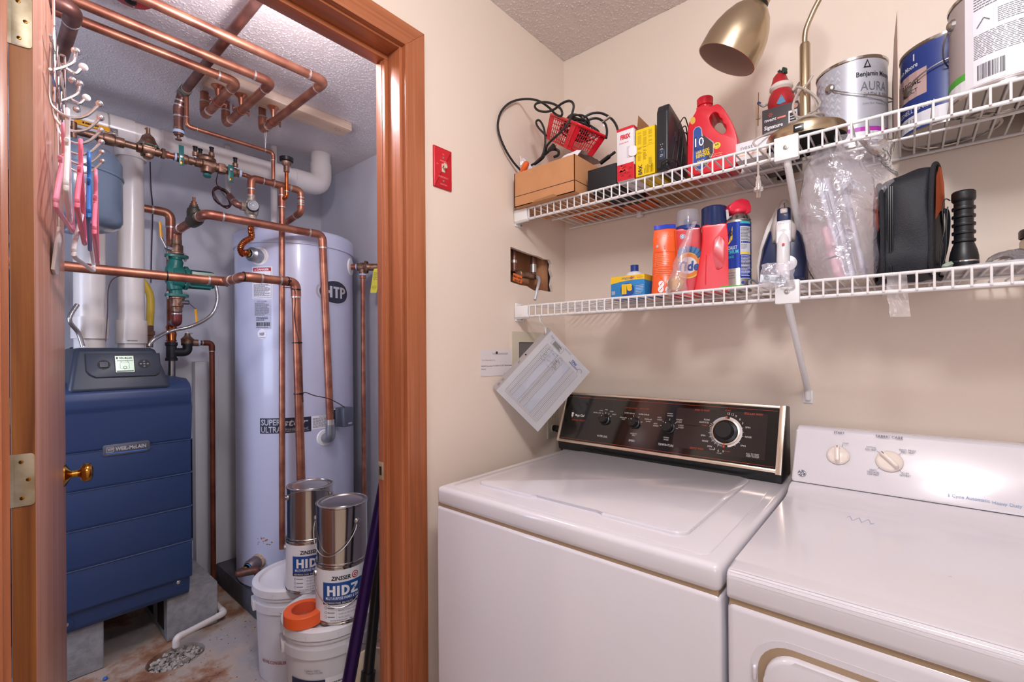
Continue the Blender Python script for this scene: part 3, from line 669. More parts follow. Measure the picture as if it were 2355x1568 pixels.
    prism(g,[(p[0]*1.0,p[1]) for p in poly],-0.001,0.0015,DARK,M); 
    prism(g,[((p[0]-(l+r)/2)*0.975+(l+r)/2,(p[1]-(b_+t_)/2)*0.965+(b_+t_)/2) for p in poly],0,0.007,NAVY2,M,0.003)
    pr=Print(g,lambda u,v,h:f(u,v,h+0.0071))
    a=q(263,820); b=q(309,856); pr.rect(a[0]-0.003,b[1]-0.003,b[0]+0.003,a[1]+0.003,DARK,1)
    pr.rect(a[0],b[1],b[0],a[1],mat('lcd_screen','A9C2A4',0.25,emit=0.35),2); LI=mat('lcd_ink','25382E',0.5)
    cu=(a[0]+b[0])/2; w=b[0]-a[0]; h=a[1]-b[1]; pr.text('WEIL-McLAIN',cu+w*0.06,a[1]-h*0.13,h*0.12,LI,3,bold=0.03,w=w*0.7); pr.rect(a[0]+w*0.06,a[1]-h*0.2,a[0]+w*0.15,a[1]-h*0.07,LI,3)
    pr.frame(cu-w*0.26,b[1]+h*0.22,cu+w*0.24,b[1]+h*0.56,w*0.014,LI,3); pr.disc(cu,b[1]+h*0.28,w*0.1,h*0.1,LI,4,14,ri=0.75); pr.disc(cu,b[1]+h*0.58,w*0.22,h*0.12,LI,3,12,0,PI,0.9); pr.rect(a[0]+w*0.04,b[1]+h*0.03,b[0]-w*0.04,b[1]+h*0.09,LI,3)
    pr.lines(a[0]+w*0.1,a[1]-h*0.34,b[0]-w*0.06,a[1]-h*0.26,1,LI,3,0.5)
    u,v=q(331,838); pr.disc(u,v,0.0205,0.020,DARK,1,28)
    DP=mat('key_grey','5C6472',0.4)
    for dx,dy in ((0,0),(0.0115,0),(-0.0115,0),(0,0.011),(0,-0.011)): lathe(g,[(0.0042,0.006),(0.004,0.0095),(0.003,0.0105),(0,0.0108)],DP,M@T3(u+dx,v+dy,0),14)
    u,v=q(238,840); pr.disc(u,v,0.020,0.020,DARK,1,28); prism(g,rrect(0.024,0.022,0.002),0.006,0.010,NAVY2,M@T3(u,v,0),0.0015); pr2=Print(g,lambda a_,b2,h:f(a_,b2,h+0.0102)); pr2.frame(u-0.010,v-0.009,u+0.010,v+0.009,0.0009,DP)
    part('display_panel',g,con,'recessed panel with a green screen and round keypad')
boiler()
def block(name,x0,x1,y0,y1,h,label,core=True):
    g=G()
    Mx=Matrix(((1,0,0,0),(0,0,-1,y0),(0,1,0,0),(0,0,0,1)))@Matrix.Scale(-1,4,(0,0,1))
    prism(g,rrect(x1-x0,h,0.006,2,(x0+x1)/2,h/2),0.002,y1-y0,CONC,Mx,-0.003,1)
    if core: 
        for k in (0.27,0.73):
            c=x0+(x1-x0)*k; box(g,(c-0.05,y0-0.0005,0.035),(c+0.05,y0+0.003,h-0.035),DARK)
    solo(name,label,'concrete block',g,((x0+x1)/2,(y0+y1)/2,0),'concrete blocks under the boiler')
block('concrete_block',-1.82,-1.424,-0.972,-0.778,0.194,'grey concrete block under the right end of the blue boiler')
block('concrete_block',-1.82,-1.424,-1.375,-1.178,0.194,'grey concrete block under the left end of the blue boiler, beside the door')
# ================================================================ water tank
TC=V((-1.515,-0.363,0)); TR=0.29; TZ0=0.105; TZ1=1.865
def tankhit(px,py):
    r=ray(px,py); o=CAM-TC; a=r.x**2+r.y**2; b=2*(o.x*r.x+o.y*r.y); c=o.x**2+o.y**2-TR**2
    d=b*b-4*a*c; s=(-b-math.sqrt(max(d,0)))/(2*a); p=CAM+r*s; return math.atan2(p.y-TC.y,p.x-TC.x),p.z,p
TANK=mat('tank_pale_grey','C0C4DA',0.28,coat=0.25)
def tank():
    T=thing('water_heater_tank','tall pale grey water heater tank standing in the corner on a dark slab','water heater',(TC.x,TC.y,TZ0))
    M=Matrix.Translation(TC)
    g=G(); lathe(g,[(0,TZ0),(TR-0.01,TZ0),(TR,TZ0+0.01),(TR,TZ1-0.07)],TANK,M,80)
    a,z,p=tankhit(560,1250); 
    a1,_,_=tankhit(604,1262); pr=Print(g,cylfn((TC.x,TC.y,0),TR,a1)); RU=mat('rust_stain','9C6A42',0.7)
    for k in range(16): u=random.uniform(-0.03,0.05); v=0.345+random.uniform(-0.012,0.02)-abs(u)*0.3; pr.disc(u,v,random.uniform(0.002,0.007),random.uniform(0.001,0.004),RU,1,8)
    JK=part('jacket',g,T)
    g=G(); lathe(g,[(TR+0.001,TZ1-0.078),(TR+0.006,TZ1-0.076),(TR+0.006,TZ1-0.010),(TR-0.002,TZ1),(TR-0.02,TZ1+0.004),(0,TZ1+0.012)],TANK,M,80)
    part('top_cap',g,T)
    # logos and stickers
    g=G(); aL=tankhit(726,670)[0]; aR=tankhit(799,671)[0]; a0=(aL+aR)/2; K_=(aR-aL)/2*TR/0.112; z0=tankhit(763,671)[1]; f=cylfn((TC.x,TC.y,0),TR,a0); pr=Print(g,lambda u,v,h:f(u*K_,v*0.86+z0,h),0.0005); NV=mat('logo_black','25263A',0.35)
    pr.disc(0,0,0.112,0.080,SILV,1,48); pr.disc(0.004,0,0.106,0.072,TANK,2,48,ri=0.93); pr.disc(0.006,0,0.098,0.067,NV,3,48)
    [pr.rect(a,b,c_,d_,SILV,4,2) for a,b,c_,d_ in ((-0.066,-0.034,-0.050,0.034),(-0.050,-0.008,-0.034,0.008),(-0.034,-0.034,-0.018,0.034),(-0.011,0.021,0.031,0.034),(0.002,-0.034,0.018,0.022),(0.037,-0.034,0.053,0.034))]; pr.disc(0.053,0.014,0.030,0.020,SILV,4,20,-PI/2,PI/2,0.45); part('maker_logo',g,JK,'black oval logo with silver letters')
    g=G(); a0,z0,_=tankhit(655,978); f=cylfn((TC.x,TC.y,0),TR,a0); pr=Print(g,lambda u,v,h:f(u,v+z0,h),0.0005)
    pr.rect(-0.118,-0.038,0.118,0.036,NV,1,16); pr.text('SUPER',-0.112,0.016,0.028,SILV,2,'l',bold=0.02,w=0.095); pr.text('ULTRA',-0.112,-0.019,0.028,SILV,2,'l',bold=0.02,w=0.098)
    pr.text('stor',-0.012,0.014,0.034,SILV,2,'l',bold=0.02,shear=0.25,w=0.118); pr.text('Stainless Steel',0.0,-0.018,0.013,SILV,2,'l',w=0.104); pr.rect(0.0,-0.030,0.108,-0.0285,SILV,2,6)
    part('name_sticker',g,JK,'black sticker with silver lettering')
    g=G(); pr=Print(g,lambda u,v,h:f(u,v+z0,h),0.0005); pr.rect(0.121,-0.030,0.225,0.036,PAPER,1,8); pr.lines(0.126,-0.024,0.218,0.026,9,GREY,2,0.5); pr.text('NOTICE',0.172,0.031,0.006,INK,2); part('warning_sticker',g,JK,'white sticker of small print')
    g=G(); a0,_,_=tankhit(602,650); zt=tankhit(602,613)[1]; zb=tankhit(602,687)[1]; f=cylfn((TC.x,TC.y,0),TR,a0); pr=Print(g,f,0.0005); W=0.052
    pr.rect(-W,zb,W,zt,PAPER,1,6); pr.frame(-W+0.005,zb+0.004,W-0.005,zt-0.004,0.0015,GREY,2,6); pr.rect(-W+0.006,zt-0.022,W-0.006,zt-0.006,mat('danger_red','B5202A',0.5),3,6); pr.text('DANGER',0.006,zt-0.014,0.010,WHITEINK,4,bold=0.03,w=0.062)
    pr.poly([(-0.038,zt-0.019),(-0.030,zt-0.019),(-0.034,zt-0.009)],WHITEINK,4)
    pr.disc(0.008,zt-0.045,0.012,0.010,INK,3,10); pr.rect(-0.02,zt-0.06,0.03,zt-0.047,INK,3,3); pr.rect(-0.042,zt-0.056,-0.026,zt-0.044,INK,3); pr.lines(-0.042,zb+0.012,0.042,zt-0.085,13,GREY,3,0.55,3); part('danger_label',g,JK,'white safety label with a red heading')
    g=G(); zt2=tankhit(602,690)[1]; zb2=tankhit(602,757)[1]; pr=Print(g,f,0.0005); pr.rect(-0.042,zb2,0.046,zt2,mat('grey_label','B9BDD0',0.5),1,6); pr.text('HOT WATER',0.0,zt2-0.006,0.006,INK,2); pr.lines(-0.038,zt2-0.075,0.036,zt2-0.012,12,GREY,2,0.6,5); pr.lines(-0.030,zt2-0.10,0.030,zt2-0.08,3,INK,2,0.5,6); pr.frame(0.012,zt2-0.135,0.040,zt2-0.118,0.001,GREY,2)
    for k in range(26): pr.rect(-0.030+k*0.0027,zb2+0.015,-0.030+k*0.0027+random.choice((0.0012,0.002)),zb2+0.034,INK,2)
    pr.lines(-0.030,zb2+0.005,0.030,zb2+0.012,1,GREY,2); part('rating_label',g,JK,'pale label with a barcode')
    g=G(); zc=tankhit(602,768)[1]; pr=Print(g,f,0.0005); pr.disc(0.0,zc,0.024,0.024,PAPER,1,28); pr.text('NSF',0.0,zc,0.013,mat('nsf_blue','2A4A7C',0.5),2,bold=0.03,w=0.024); pr.lines(-0.014,zc-0.019,0.014,zc-0.015,1,GREY,2); part('approval_sticker',g,JK,'small round white sticker')
    # ports
    for (px,py,r,rc) in ((597,590,0.045,0.038),(747,1006,0.042,0),(806,614,0.048,0),(770,955,0.034,0)):
        a,z,p=tankhit(px,py); n=V((math.cos(a),math.sin(a),0)); g=G(); Mp=frame(p-n*0.002,n); lathe(g,[(r,-0.006),(r,0.002),(r-0.003,0.006),(0,0.007)],WHT,Mp,36)
        part('port_collar',g,T)
    a,z,p=tankhit(595,1290); n=V((math.cos(a),math.sin(a),0)); g=G(); lathe(g,[(0.036,-0.004),(0.037,0.012),(0.03,0.016),(0,0.017)],mat('rusty_collar','C9B7A4',0.7,c2='9F7F64',vscale=60),frame(p,n),28); part('port_collar',g,T,'rust-stained lower port collar')
tank()
g=G(); box(g,(-1.86,-0.655,0.0),(-1.19,-0.04,0.104),mat('dark_slab','57575E',0.85,bump=0.6,bscale=120,c2='46454B',vscale=12),0.006)
solo('tank_slab','dark grey concrete slab under the pale tank','slab',g,(-1.52,-0.35,0))
# ================================================================ piping helpers
def cpipe(label,pts,r,m=COPPER,name='copper_pipe',cat='pipe',R=None,elbows=True,em=None,group=None,seg=14,rings=SOLD,cross=()):
    pts=[V(p) for p in pts]; R=R or r*2.3
    T=thing(name,label,cat,pts[0],group); g=G(); tube(g,fil(pts,R,6),r,m,seg); part('pipe',g,T)
    em=em or m
    for i in range(1,len(pts)-1):
        if not elbows: break
        c=pts[i]; a=(pts[i-1]-c); b=(pts[i+1]-c); la,lb=a.length,b.length; a.normalize(); b.normalize()
        if a.angle(b)>PI-0.08: continue
        L=min(R/math.tan(a.angle(b)/2)+r*1.6,la*0.9,lb*0.9); g=G(); tube(g,fil([c+a*L,c,c+b*L],R,7),r*1.13,em,seg)
        if rings:
            for d in (a,b): tube(g,[c+d*(L-0.001),c+d*(L+r*0.32)],r*1.16,rings,seg)
        part('elbow',g,T)
    return T
def sleeve(T,p,d,r,L,m=COPPER,name='coupling',rings=SOLD):
    d=V(d).normalized(); p=V(p); g=G(); tube(g,[p-d*L/2,p+d*L/2],r,m,14)
    if rings:
        for s in (-1,1): tube(g,[p+d*s*L/2,p+d*s*(L/2+0.005)],r*1.03,rings,14)
    part(name,g,T)
ZA=2.285; RA=0.0155
# three ceiling pipes
trio=[]
for i,(a,e,d,lab) in enumerate((((130,32),(545,190),(455,262),'copper pipe under the ceiling, nearest the door leaf of the three with bell hangers'),((200,15),(625,190),(515,285),'copper pipe under the ceiling, middle one of the three with bell hangers'),((320,0),(748,188),(597,298),'copper pipe under the ceiling, nearest the doorway of the three with bell hangers'))):
    E=P(*e,z=ZA); D=P(*d,z=ZA); D.y=E.y; L0=V((E.x,-2.2,ZA))
    trio.append((E,D)); cpipe(lab,[L0,E,D,D+V((0,0,CZ-ZA-0.002))],RA,COPPER,group='ceiling copper pipes')
g=G(); a=P(470,195,z=2.352); b=P(803,306,z=2.352)
box(g,(-1.172,-0.90,2.352),(-1.068,-0.287,2.3895),PINE,0.002); 
for k in range(6): box(g,(-1.12+0.01*(k%3),-0.33-0.012*(k//2),2.3515),(-1.117+0.01*(k%3),-0.327-0.012*(k//2),2.3525),DARK)
solo('wood_batten','pale pine board screwed flat to the ceiling above the copper pipes','board',g,(-1.12,-0.64,2.352))
for (E,D),lab in zip(trio,('copper bell hanger on the pine board, nearest its left end','copper bell hanger in the middle of the pine board','copper bell hanger on the pine board, nearest the doorway')):
    x=-1.13; y=E.y+0.012*0; T=thing('bell_hanger',lab,'pipe hanger',(x,y,2.352),'bell hangers on the pine board'); M=T3(x,y,0)
    g=G(); lathe(g,[(0.024,2.352),(0.024,2.349),(0.012,2.338),(0.009,2.318),(0.006,2.305),(0,2.304)],mat('bell_copper','C98468',0.3,0.9),M,24); part('bell',g,T)
    g=G(); lathe(g,[(RA+0.0005,-0.007),(RA+0.003,-0.007),(RA+0.003,0.007),(RA+0.0005,0.007)],COPPER,frame((x,y,ZA),(1,0,0)),24)
    for s in (-1,1): box(g,(x-0.007,y+s*0.018-0.004,ZA-0.003),(x+0.007,y+s*0.032,ZA+0.003),COPPER,0.001); lathe(g,[(0.0025,-0.012),(0.0035,-0.011),(0.0035,0.011),(0.0025,0.012)],COPD,T3(x,y+s*0.030,ZA),10)
    part('clamp_ring',g,T)
# dark drain pipe at the ceiling with its branch
ZD=2.335; D1=P(420,215,z=ZD); X0=V((-0.16,D1.y,ZD)); 
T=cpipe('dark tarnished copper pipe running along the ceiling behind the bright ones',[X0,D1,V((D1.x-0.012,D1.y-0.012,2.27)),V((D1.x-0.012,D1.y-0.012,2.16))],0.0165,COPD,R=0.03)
g=G(); q=V((D1.x-0.012,D1.y-0.012,2.16)); lathe(g,[(0.019,0.03),(0.019,0.012),(0.014,0.008),(0.006,0.004),(0.006,-0.012),(0.012,-0.016),(0.012,-0.019),(0,-0.02)],BRONZE,Matrix.Translation(q),16); lathe(g,[(0.0195,0.02),(0.0200,0.012),(0.0195,0.008)],TEFLON,Matrix.Translation(q),16); part('bleed_screw',g,T)
g=G(); tube(g,[D1+V((0.05,0,0)),D1+V((-0.005,0,0))],0.021,mat('green_patina','7F8C80',0.6,0.3,c2='6A4E40',vscale=60),14); part('tee',g,T)
b0=D1+V((0.02,0.008,-0.01)); zt=P(628,352,x=-1.16).z; b1=V((b0.x,b0.y,2.19)); ye=P(628,352,x=b0.x).y
bz=P(420,287,x=b0.x).z; cpipe('thin copper pipe from the dark ceiling pipe, running above the white vent',[b0,V((b0.x,b0.y,bz)),V((b0.x,ye,bz)),V((b0.x,ye,P(625,412,x=b0.x).z))],0.0085,COPPER,R=0.022)
g=G(); e=trio[2][1]; s0=V((e.x+0.03,e.y,ZA-0.015)); s1=V((b0.x,P(610,338,x=b0.x).y,bz)); tube(g,[s0,s1],0.0008,WHT,6); tube(g,[s0+V((0.006,0.004,0)),s1],0.0008,WHT,6); solo('support_string','thin white string tying the small copper pipe to the ceiling pipe','string',g,s1)
# big pipe near the door
Z2=2.232; eA=P(172,22,z=Z2); eB=P(150,150,z=Z2); y=eA.y; bigd=V((-1.16,y,Z2))
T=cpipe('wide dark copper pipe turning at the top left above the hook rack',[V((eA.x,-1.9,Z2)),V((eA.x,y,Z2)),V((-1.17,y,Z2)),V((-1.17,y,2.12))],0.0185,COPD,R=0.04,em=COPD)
sleeve(T,V((eA.x,y-0.085,Z2)),(0,1,0),0.021,0.05,COPPER)
# heat detector
g=G(); c=P(300,-16,z=2.385); M=frame(c,(0,0,-1)); lathe(g,[(0.062,-0.004),(0.062,0.004),(0.055,0.012),(0.03,0.016),(0,0.017)],mat('deep_red_metal','A31620',0.3),M,36); lathe(g,[(0.016,0.014),(0.015,0.03),(0.008,0.034),(0,0.035)],BLK,M,20)
for k in range(2): lathe(g,[(0.004,0.011),(0.003,0.014),(0,0.0145)],CHROME,M@T3(0.045*math.cos(k*3.1+0.4),0.045*math.sin(k*3.1+0.4),0),10)
solo('heat_detector','red round detector with a black centre on the boiler room ceiling','detector',g,c)
# ================================================================ white vent pipes
def pvc():
    XV=-1.53; zv=2.205; r=0.057
    end=P(742,352,z=CZ); yl=-2.4; yE=end.y
    T=thing('vent_pipe','thick white plastic vent pipe running level below the ceiling and turning up into it','pipe',(XV,yE,zv))
    g=G(); tube(g,fil([(XV,yl,zv),(XV,yE,zv),(XV,yE,CZ-0.001)],0.09,8),r-0.004,PVC,28); part('pipe',g,T)
    g=G(); tube(g,fil([(XV,yE-0.16,zv),(XV,yE,zv),(XV,yE,zv+0.125)],0.085,10),r,PVC,28); part('elbow',g,T)
    for px in (640,395,275,215): 
        y=P(px,300 if px<400 else 380,x=XV).y; g=G(); tube(g,[(XV,y-0.045,zv),(XV,y+0.045,zv)],r+0.0005,PVC,28); part('coupling',g,T)
    xa=-1.6; 
    for (px,py,xx,rr,lab) in ((301,560,-1.60,0.0505,'white plastic vent pipe rising from the boiler, right one of two'),(206,640,-1.56,0.0535,'white plastic vent pipe rising from the boiler, left one of two')):
        p=P(px,py,x=xx); zb=1.272; T=thing('vent_pipe',lab,'pipe',(xx,p.y,zb),'white vent pipes above the boiler'); g=G()
        top=zv-0.03 if rr<0.052 else 2.1
        tube(g,[(xx,p.y,zb),(xx,p.y,top)],rr-0.003,PVC,28)
        part('pipe',g,T)
        z0=P(px,800 if rr<.052 else 790,x=xx).z; z1=P(px,737 if rr<.052 else 730,x=xx).z
        g=G(); lathe(g,[(rr-0.003,z0+0.02),(rr+0.006,z0+0.02),(rr+0.006,z1),(rr-0.003,z1)],PVC,T3(xx,p.y,0),32)
        if rr<.052:
            pr=Print(g,cylfn((xx,p.y,0),rr+0.006,math.atan2(CAM.y-p.y,CAM.x-xx)-0.25)); pr.lines(0.0,z0+0.028,0.035,z0+0.034,1,GREY,1,0.8)
        part('coupling',g,T)
        if rr<.052:
            g=G(); lathe(g,[(rr-0.003,P(px,367,x=xx).z),(rr+0.007,P(px,367,x=xx).z),(rr+0.007,zv-0.04),(rr+0.001,zv-0.03)],PVC,T3(xx,p.y,0),32); part('tee',g,T)
pvc()
# ================================================================ expansion tank
def etank():
    c=P(168,430,D=1.66); c=V((c.x,c.y,0)); r=0.138; z0=1.70; z1=2.02
    T=thing('expansion_tank','blue-grey steel expansion tank hanging above the boiler behind the clothes hangers','tank',(c.x,c.y,z0)); M=Matrix.Translation(c); EM=mat('blue_grey_enamel','66788C',0.22,coat=0.5)
    g=G(); pf=[(0,z0-0.004)]+[(r*math.sin(a),z0+0.045-0.049*math.cos(a)) for a in (0.3,0.6,0.9,1.2,1.57)]+[(r,z0+0.20),(r+0.004,z0+0.203),(r+0.004,z0+0.212),(r,z0+0.215),(r,z1-0.06)]+[(r*math.cos(a),z1-0.06+0.06*math.sin(a)) for a in (0.3,0.6,0.9,1.2)]+[(0,z1)]
    lathe(g,pf,EM,M,56); part('shell',g,T)
    g=G(); lathe(g,[(0.012,z1-0.01),(0.012,2.09),(0,2.09)],BRONZE,M,14); part('stem',g,T)
    g=G(); lathe(g,[(0.03,z0+0.002),(0.03,z0-0.010),(0.012,z0-0.014),(0,z0-0.014)],EM,M,20); part('base_boss',g,T)
etank()
# ================================================================ valve train
XT=-1.30; ZT=P(400,360,x=XT).z
def yat(px): return P(px,360,x=XT).y
def vt(g,pxs,m,seg=16):
    lathe(g,[(r,yat(px)) for px,r in pxs],m,Matrix(((1,0,0,XT),(0,0,1,0),(0,-1,0,ZT),(0,0,0,1))),seg)
def ax(px,dx=0.0,dz=0.0): return V((XT+dx,yat(px),ZT+dz))
g=G(); T=thing('ball_valve','bronze shut-off valve with a yellow lever, at the left end of the valve row','valve',ax(255)); 
g=G(); vt(g,[(120,0.014),(222,0.014),(224,0.019),(236,0.019),(238,0.022),(262,0.022),(264,0.019),(285,0.019),(287,0.013),(312,0.013)],BRONZE); part('body',g,T)
g=G(); YL=mat('yellow_vinyl','E7A521',0.35); M=frame(ax(262,0.004,0.034),(1,0,0.25),(0,1,0)); prism(g,[(-0.018,-0.011),(0.012,-0.014),(0.012,0.014),(-0.018,0.011)],0,0.003,STEEL,M,0.001); prism(g,rrect(0.10,0.020,0.006,4,-0.062,0),-0.002,0.005,YL,M,0.0015); lathe(g,[(0.008,0.003),(0.008,0.009),(0,0.010)],STEEL,M,6)
tube(g,[ax(262,0,0.015),ax(262,0.002,0.036)],0.007,BRONZE,10)
pr=Print(g,lambda u,v,h:M@V((u,v,h+0.0052))); pr.rect(-0.09,-0.004,-0.085,0.004,INK); pr.lines(-0.082,-0.004,-0.045,0.004,1,INK,1,0.9)
part('lever',g,T,'yellow sleeve on a steel lever')
T=thing('pressure_regulator','bronze pressure regulator with a bell-shaped top beside the yellow lever','regulator',ax(340)); g=G()
vt(g,[(313,0.013),(315,0.020),(324,0.020),(326,0.031),(352,0.031),(354,0.018),(366,0.018),(367,0.013),(372,0.013)],BRONZE); box(g,ax(325,-0.034,-0.002),ax(356,0.034,0.009),BRONZE,0.004); box(g,ax(330,-0.022,-0.036),ax(350,0.022,-0.002),BRONZE,0.008)
lathe(g,[(0.035,0.012),(0.034,0.02),(0.026,0.034),(0.020,0.052),(0.013,0.058),(0.010,0.062),(0.007,0.064),(0.007,0.088),(0,0.09)],BRONZE,Matrix.Translation(ax(341)),24)
lathe(g,[(0.037,0.0095),(0.037,0.0125)],mat('teal_gasket','2F6B66',0.5),Matrix.Translation(ax(341)),24)
for s in (-1,1):
    for q in (327,354): lathe(g,[(0.004,0.0),(0.004,0.017),(0,0.018)],STEEL,Matrix.Translation(ax(q,s*0.027,0)),8)
part('body',g,T); g=G(); tube(g,[ax(341,0,0.08),ax(333,0,0.083)],0.003,BRASS,8); part('adjusting_pin',g,T)
T=thing('pipe_union','bronze hexagonal union and nipple between the regulator and the green-handled valve','pipe fitting',ax(378)); g=G()
vt(g,[(371,0.021),(379,0.021)],BRONZE,6); vt(g,[(379,0.012),(382,0.0145),(388,0.0145),(388,0.012),(402,0.012)],COPPER); vt(g,[(400,0.0165),(405,0.0165)],TEFLON); part('body',g,T)
TEAL=mat('teal_enamel','1F6A68',0.3)
def gv(p0,p1,lab,hz,hx):
    T=thing('ball_valve',lab,'valve',ax((p0+p1)/2)); g=G(); m=(p0+p1)/2
    vt(g,[(p0,0.014),(p0+1,0.018),(p0+8,0.018),(p0+10,0.021),(p1-12,0.020),(p1-10,0.017),(p1,0.017),(p1+0.5,0.013)],BRONZE); part('body',g,T)
    g=G(); box(g,ax(hx-6,0.018,hz[0]),ax(hx+6,0.022,hz[1]),TEAL,0.002); lathe(g,[(0.006,0),(0.006,0.006),(0,0.007)],CHROME,frame(ax(hx,0.022,0),(1,0,0)),6); box(g,ax(hx-3,0.022,hz[0]+0.006),ax(hx+3,0.0235,hz[0]+0.02),BRASS,0.001); part('handle',g,T,'flat teal handle'); return T
gv(405,442,'bronze ball valve with an upright teal handle left of the backflow preventer',(-0.036,0.048),414)
T=gv(520,553,'bronze ball valve with a teal handle hanging down, right of the backflow preventer',(-0.055,0.022),527)
def cock(px,z0,h,Tp,dx=0.0):
    g=G(); lathe(g,[(0.006,z0),(0.006,z0+0.008),(0.0115,z0+0.012),(0.0115,z0+0.026),(0.008,z0+0.030),(0.006,z0+0.036)],BRONZE,Matrix.Translation(ax(px,dx)),12); lathe(g,[(0.008,z0+0.034),(0.0075,z0+0.046),(0.0095,z0+0.048),(0.0095,z0+0.052),(0,z0+0.052)],BLK,Matrix.Translation(ax(px,dx)),14); lathe(g,[(0.0068,z0+0.004),(0.0068,z0+0.008)],TEFLON,Matrix.Translation(ax(px,dx)),12); part('test_cock',g,Tp)
cock(541,0.015,0,T)
g=G(); vt(g,[(548,0.0185),(553,0.0185)],TEFLON); part('thread_tape',g,T)
T=thing('backflow_preventer','bronze backflow preventer with a domed cover and black-capped test cocks','valve',ax(480)); g=G()
vt(g,[(442,0.013),(448,0.013),(449,0.018),(462,0.019),(464,0.026),(492,0.026),(494,0.019),(517,0.021),(518,0.014),(521,0.014)],BRONZE); box(g,ax(500,-0.02,-0.02),ax(516,0.02,0.02),BRONZE,0.004)
lathe(g,[(0.030,0.012),(0.036,0.016),(0.036,0.026),(0.030,0.034),(0.016,0.043),(0,0.045)],BRONZE,Matrix.Translation(ax(475)),28); lathe(g,[(0.024,-0.012),(0.022,-0.032),(0.012,-0.036),(0,-0.036)],BRONZE,Matrix.Translation(ax(475)),20)
for k in range(6): lathe(g,[(0.004,0.024),(0.004,0.030),(0,0.0305)],BRASS,Matrix.Translation(ax(475)+V((0.031*math.cos(k*PI/3),0.031*math.sin(k*PI/3),0))),6)
part('body',g,T); cock(449,0.015,0,T); cock(486,0.03,0,T,0.004); cock(464,0.018,0,T,-0.02)
g=G(); lathe(g,[(0.008,-0.034),(0.016,-0.040),(0.016,-0.048),(0.010,-0.054),(0,-0.055)],TEAL,Matrix.Translation(ax(476)),8); part('relief_knob',g,T,'teal relief knob')
# ================================================================ copper manifold over the tank
XM=-1.25; r2=0.0145
zm=P(620,420,x=XM).z
t0=P(578,440,x=XM); tl=V((XM,t0.y,zm)); te=V((XM,P(648,430,x=XM).y,zm)); tr=V((XM,P(692,440,x=XM).y,zm))
T=cpipe('small copper pipe leading right from the valve row to the manifold',[ax(553),V((XT,P(566,404,x=XT).y,ZT)),V((XM-0.01,tl.y+0.03,zm))],0.0095,COPPER,elbows=False,R=0.02)
zk=P(575,478,x=XM).z; 
T=cpipe('copper manifold pipe arching over the tank from the black-knobbed valve',[V((XM,tl.y,zk+0.035)),tl,tr,V((XM,tr.y,P(692,488,x=XM).z)),P(655,514,x=XM-0.15)],r2,COPPER,R=0.026)
sleeve(T,V((XM,te.y,zm)),(0,1,0),r2*1.2,0.07,name='tee'); sleeve(T,V((XM,tr.y,(zm+P(692,488,x=XM).z)/2)),(0,0,1),r2*1.15,0.03)
yb=P(651,1240,x=XM).y; zb=0.2
T=cpipe('slim upright copper pipe in front of the tank, crossed by the two thicker pipes',[V((XM,te.y,zm-0.01)),V((XM,te.y,1.9)),V((XM,yb-0.004,0.32))],0.0135,COPPER,elbows=False)
sleeve(T,V((XM,te.y,zm-0.075)),(0,0,1),0.016,0.05)
vz=P(658,372,x=XM+0.01).z; vx=XM+0.03; vy=P(659,400,x=vx).y; vbz=P(659,452,x=vx).z
T=cpipe('thin copper riser with a round black air-vent cap beside the manifold',[V((vx,vy,vz-0.015)),V((vx,vy,vbz)),V((XM,te.y,vbz-0.012))],0.0085,COPN,R=0.015,em=COPN)
g=G(); M=T3(vx,vy,0); lathe(g,[(0.009,vz-0.06),(0.013,vz-0.055),(0.013,vz-0.03),(0.020,vz-0.022),(0.022,vz-0.008)],BRONZE,M,18); part('adapter',g,T)
g=G(); lathe(g,[(0.020,vz-0.010),(0.030,vz-0.006),(0.031,vz+0.010),(0.026,vz+0.013),(0.014,vz+0.011),(0.008,vz+0.014),(0,vz+0.014)],BLK,M,28); part('vent_cap',g,T,'round black vent cap')
# mixing valve
c=V((XM,tl.y,zk)); T=thing('mixing_valve','tarnished mixing valve with a round black knob above the left side of the tank','valve',c); VM=mat('flux_stained_brass','8E7C6C',0.5,0.6,c2='CFC9BE',vscale=70)
g=G(); lathe(g,[(0.018,-0.055),(0.020,-0.052),(0.020,-0.035),(0.027,-0.028),(0.030,0.0),(0.027,0.024),(0.019,0.032),(0.017,0.05),(0.0155,0.06)],VM,Matrix.Translation(c),20); tube(g,[c,c+V((0,-0.045,0.0))],0.019,VM,14); part('body',g,T)
g=G(); Mk=frame(c+V((0.018,0,0)),(1,-0.35,0)); lathe(g,[(0.024,0),(0.025,0.012),(0.0255,0.028),(0.023,0.033),(0,0.034)],BLK,Mk,28); pr=Print(g,lambda u,v,h:Mk@V((u,v,0.0342+h))); pr.disc(0,0,0.0195,0.0195,LGREY,1,24,ri=0.93); pr.disc(0,0,0.013,0.013,LGREY,1,20,0.3,2.8,0.85); pr.disc(0,0,0.013,0.013,LGREY,1,20,3.5,5.9,0.85); pr.rect(-0.004,-0.004,0.004,0.004,LGREY,1); part('knob',g,T,'black round adjusting knob')
lft=P(540,470,x=XM-0.02); cpipe('dark copper stub leading left from the mixing valve behind the wire coil',[c+V((0,-0.04,0)),V((XM,lft.y,lft.z-0.004)),P(528,450,x=XM-0.06)],0.0135,COPD,R=0.03)
a,z,p=tankhit(597,590); n=V((math.cos(a),math.sin(a),0)); pj=p+n*0.085
fp=smooth_pts([c+V((0,0,-0.055)),P(577,528,x=XM),P(578,546,x=XM-0.01),P(562,556,x=XM-0.04),P(553,570,x=XM-0.06),P(557,584,x=XM-0.06),pj+n*0.01,pj-n*0.01],8)
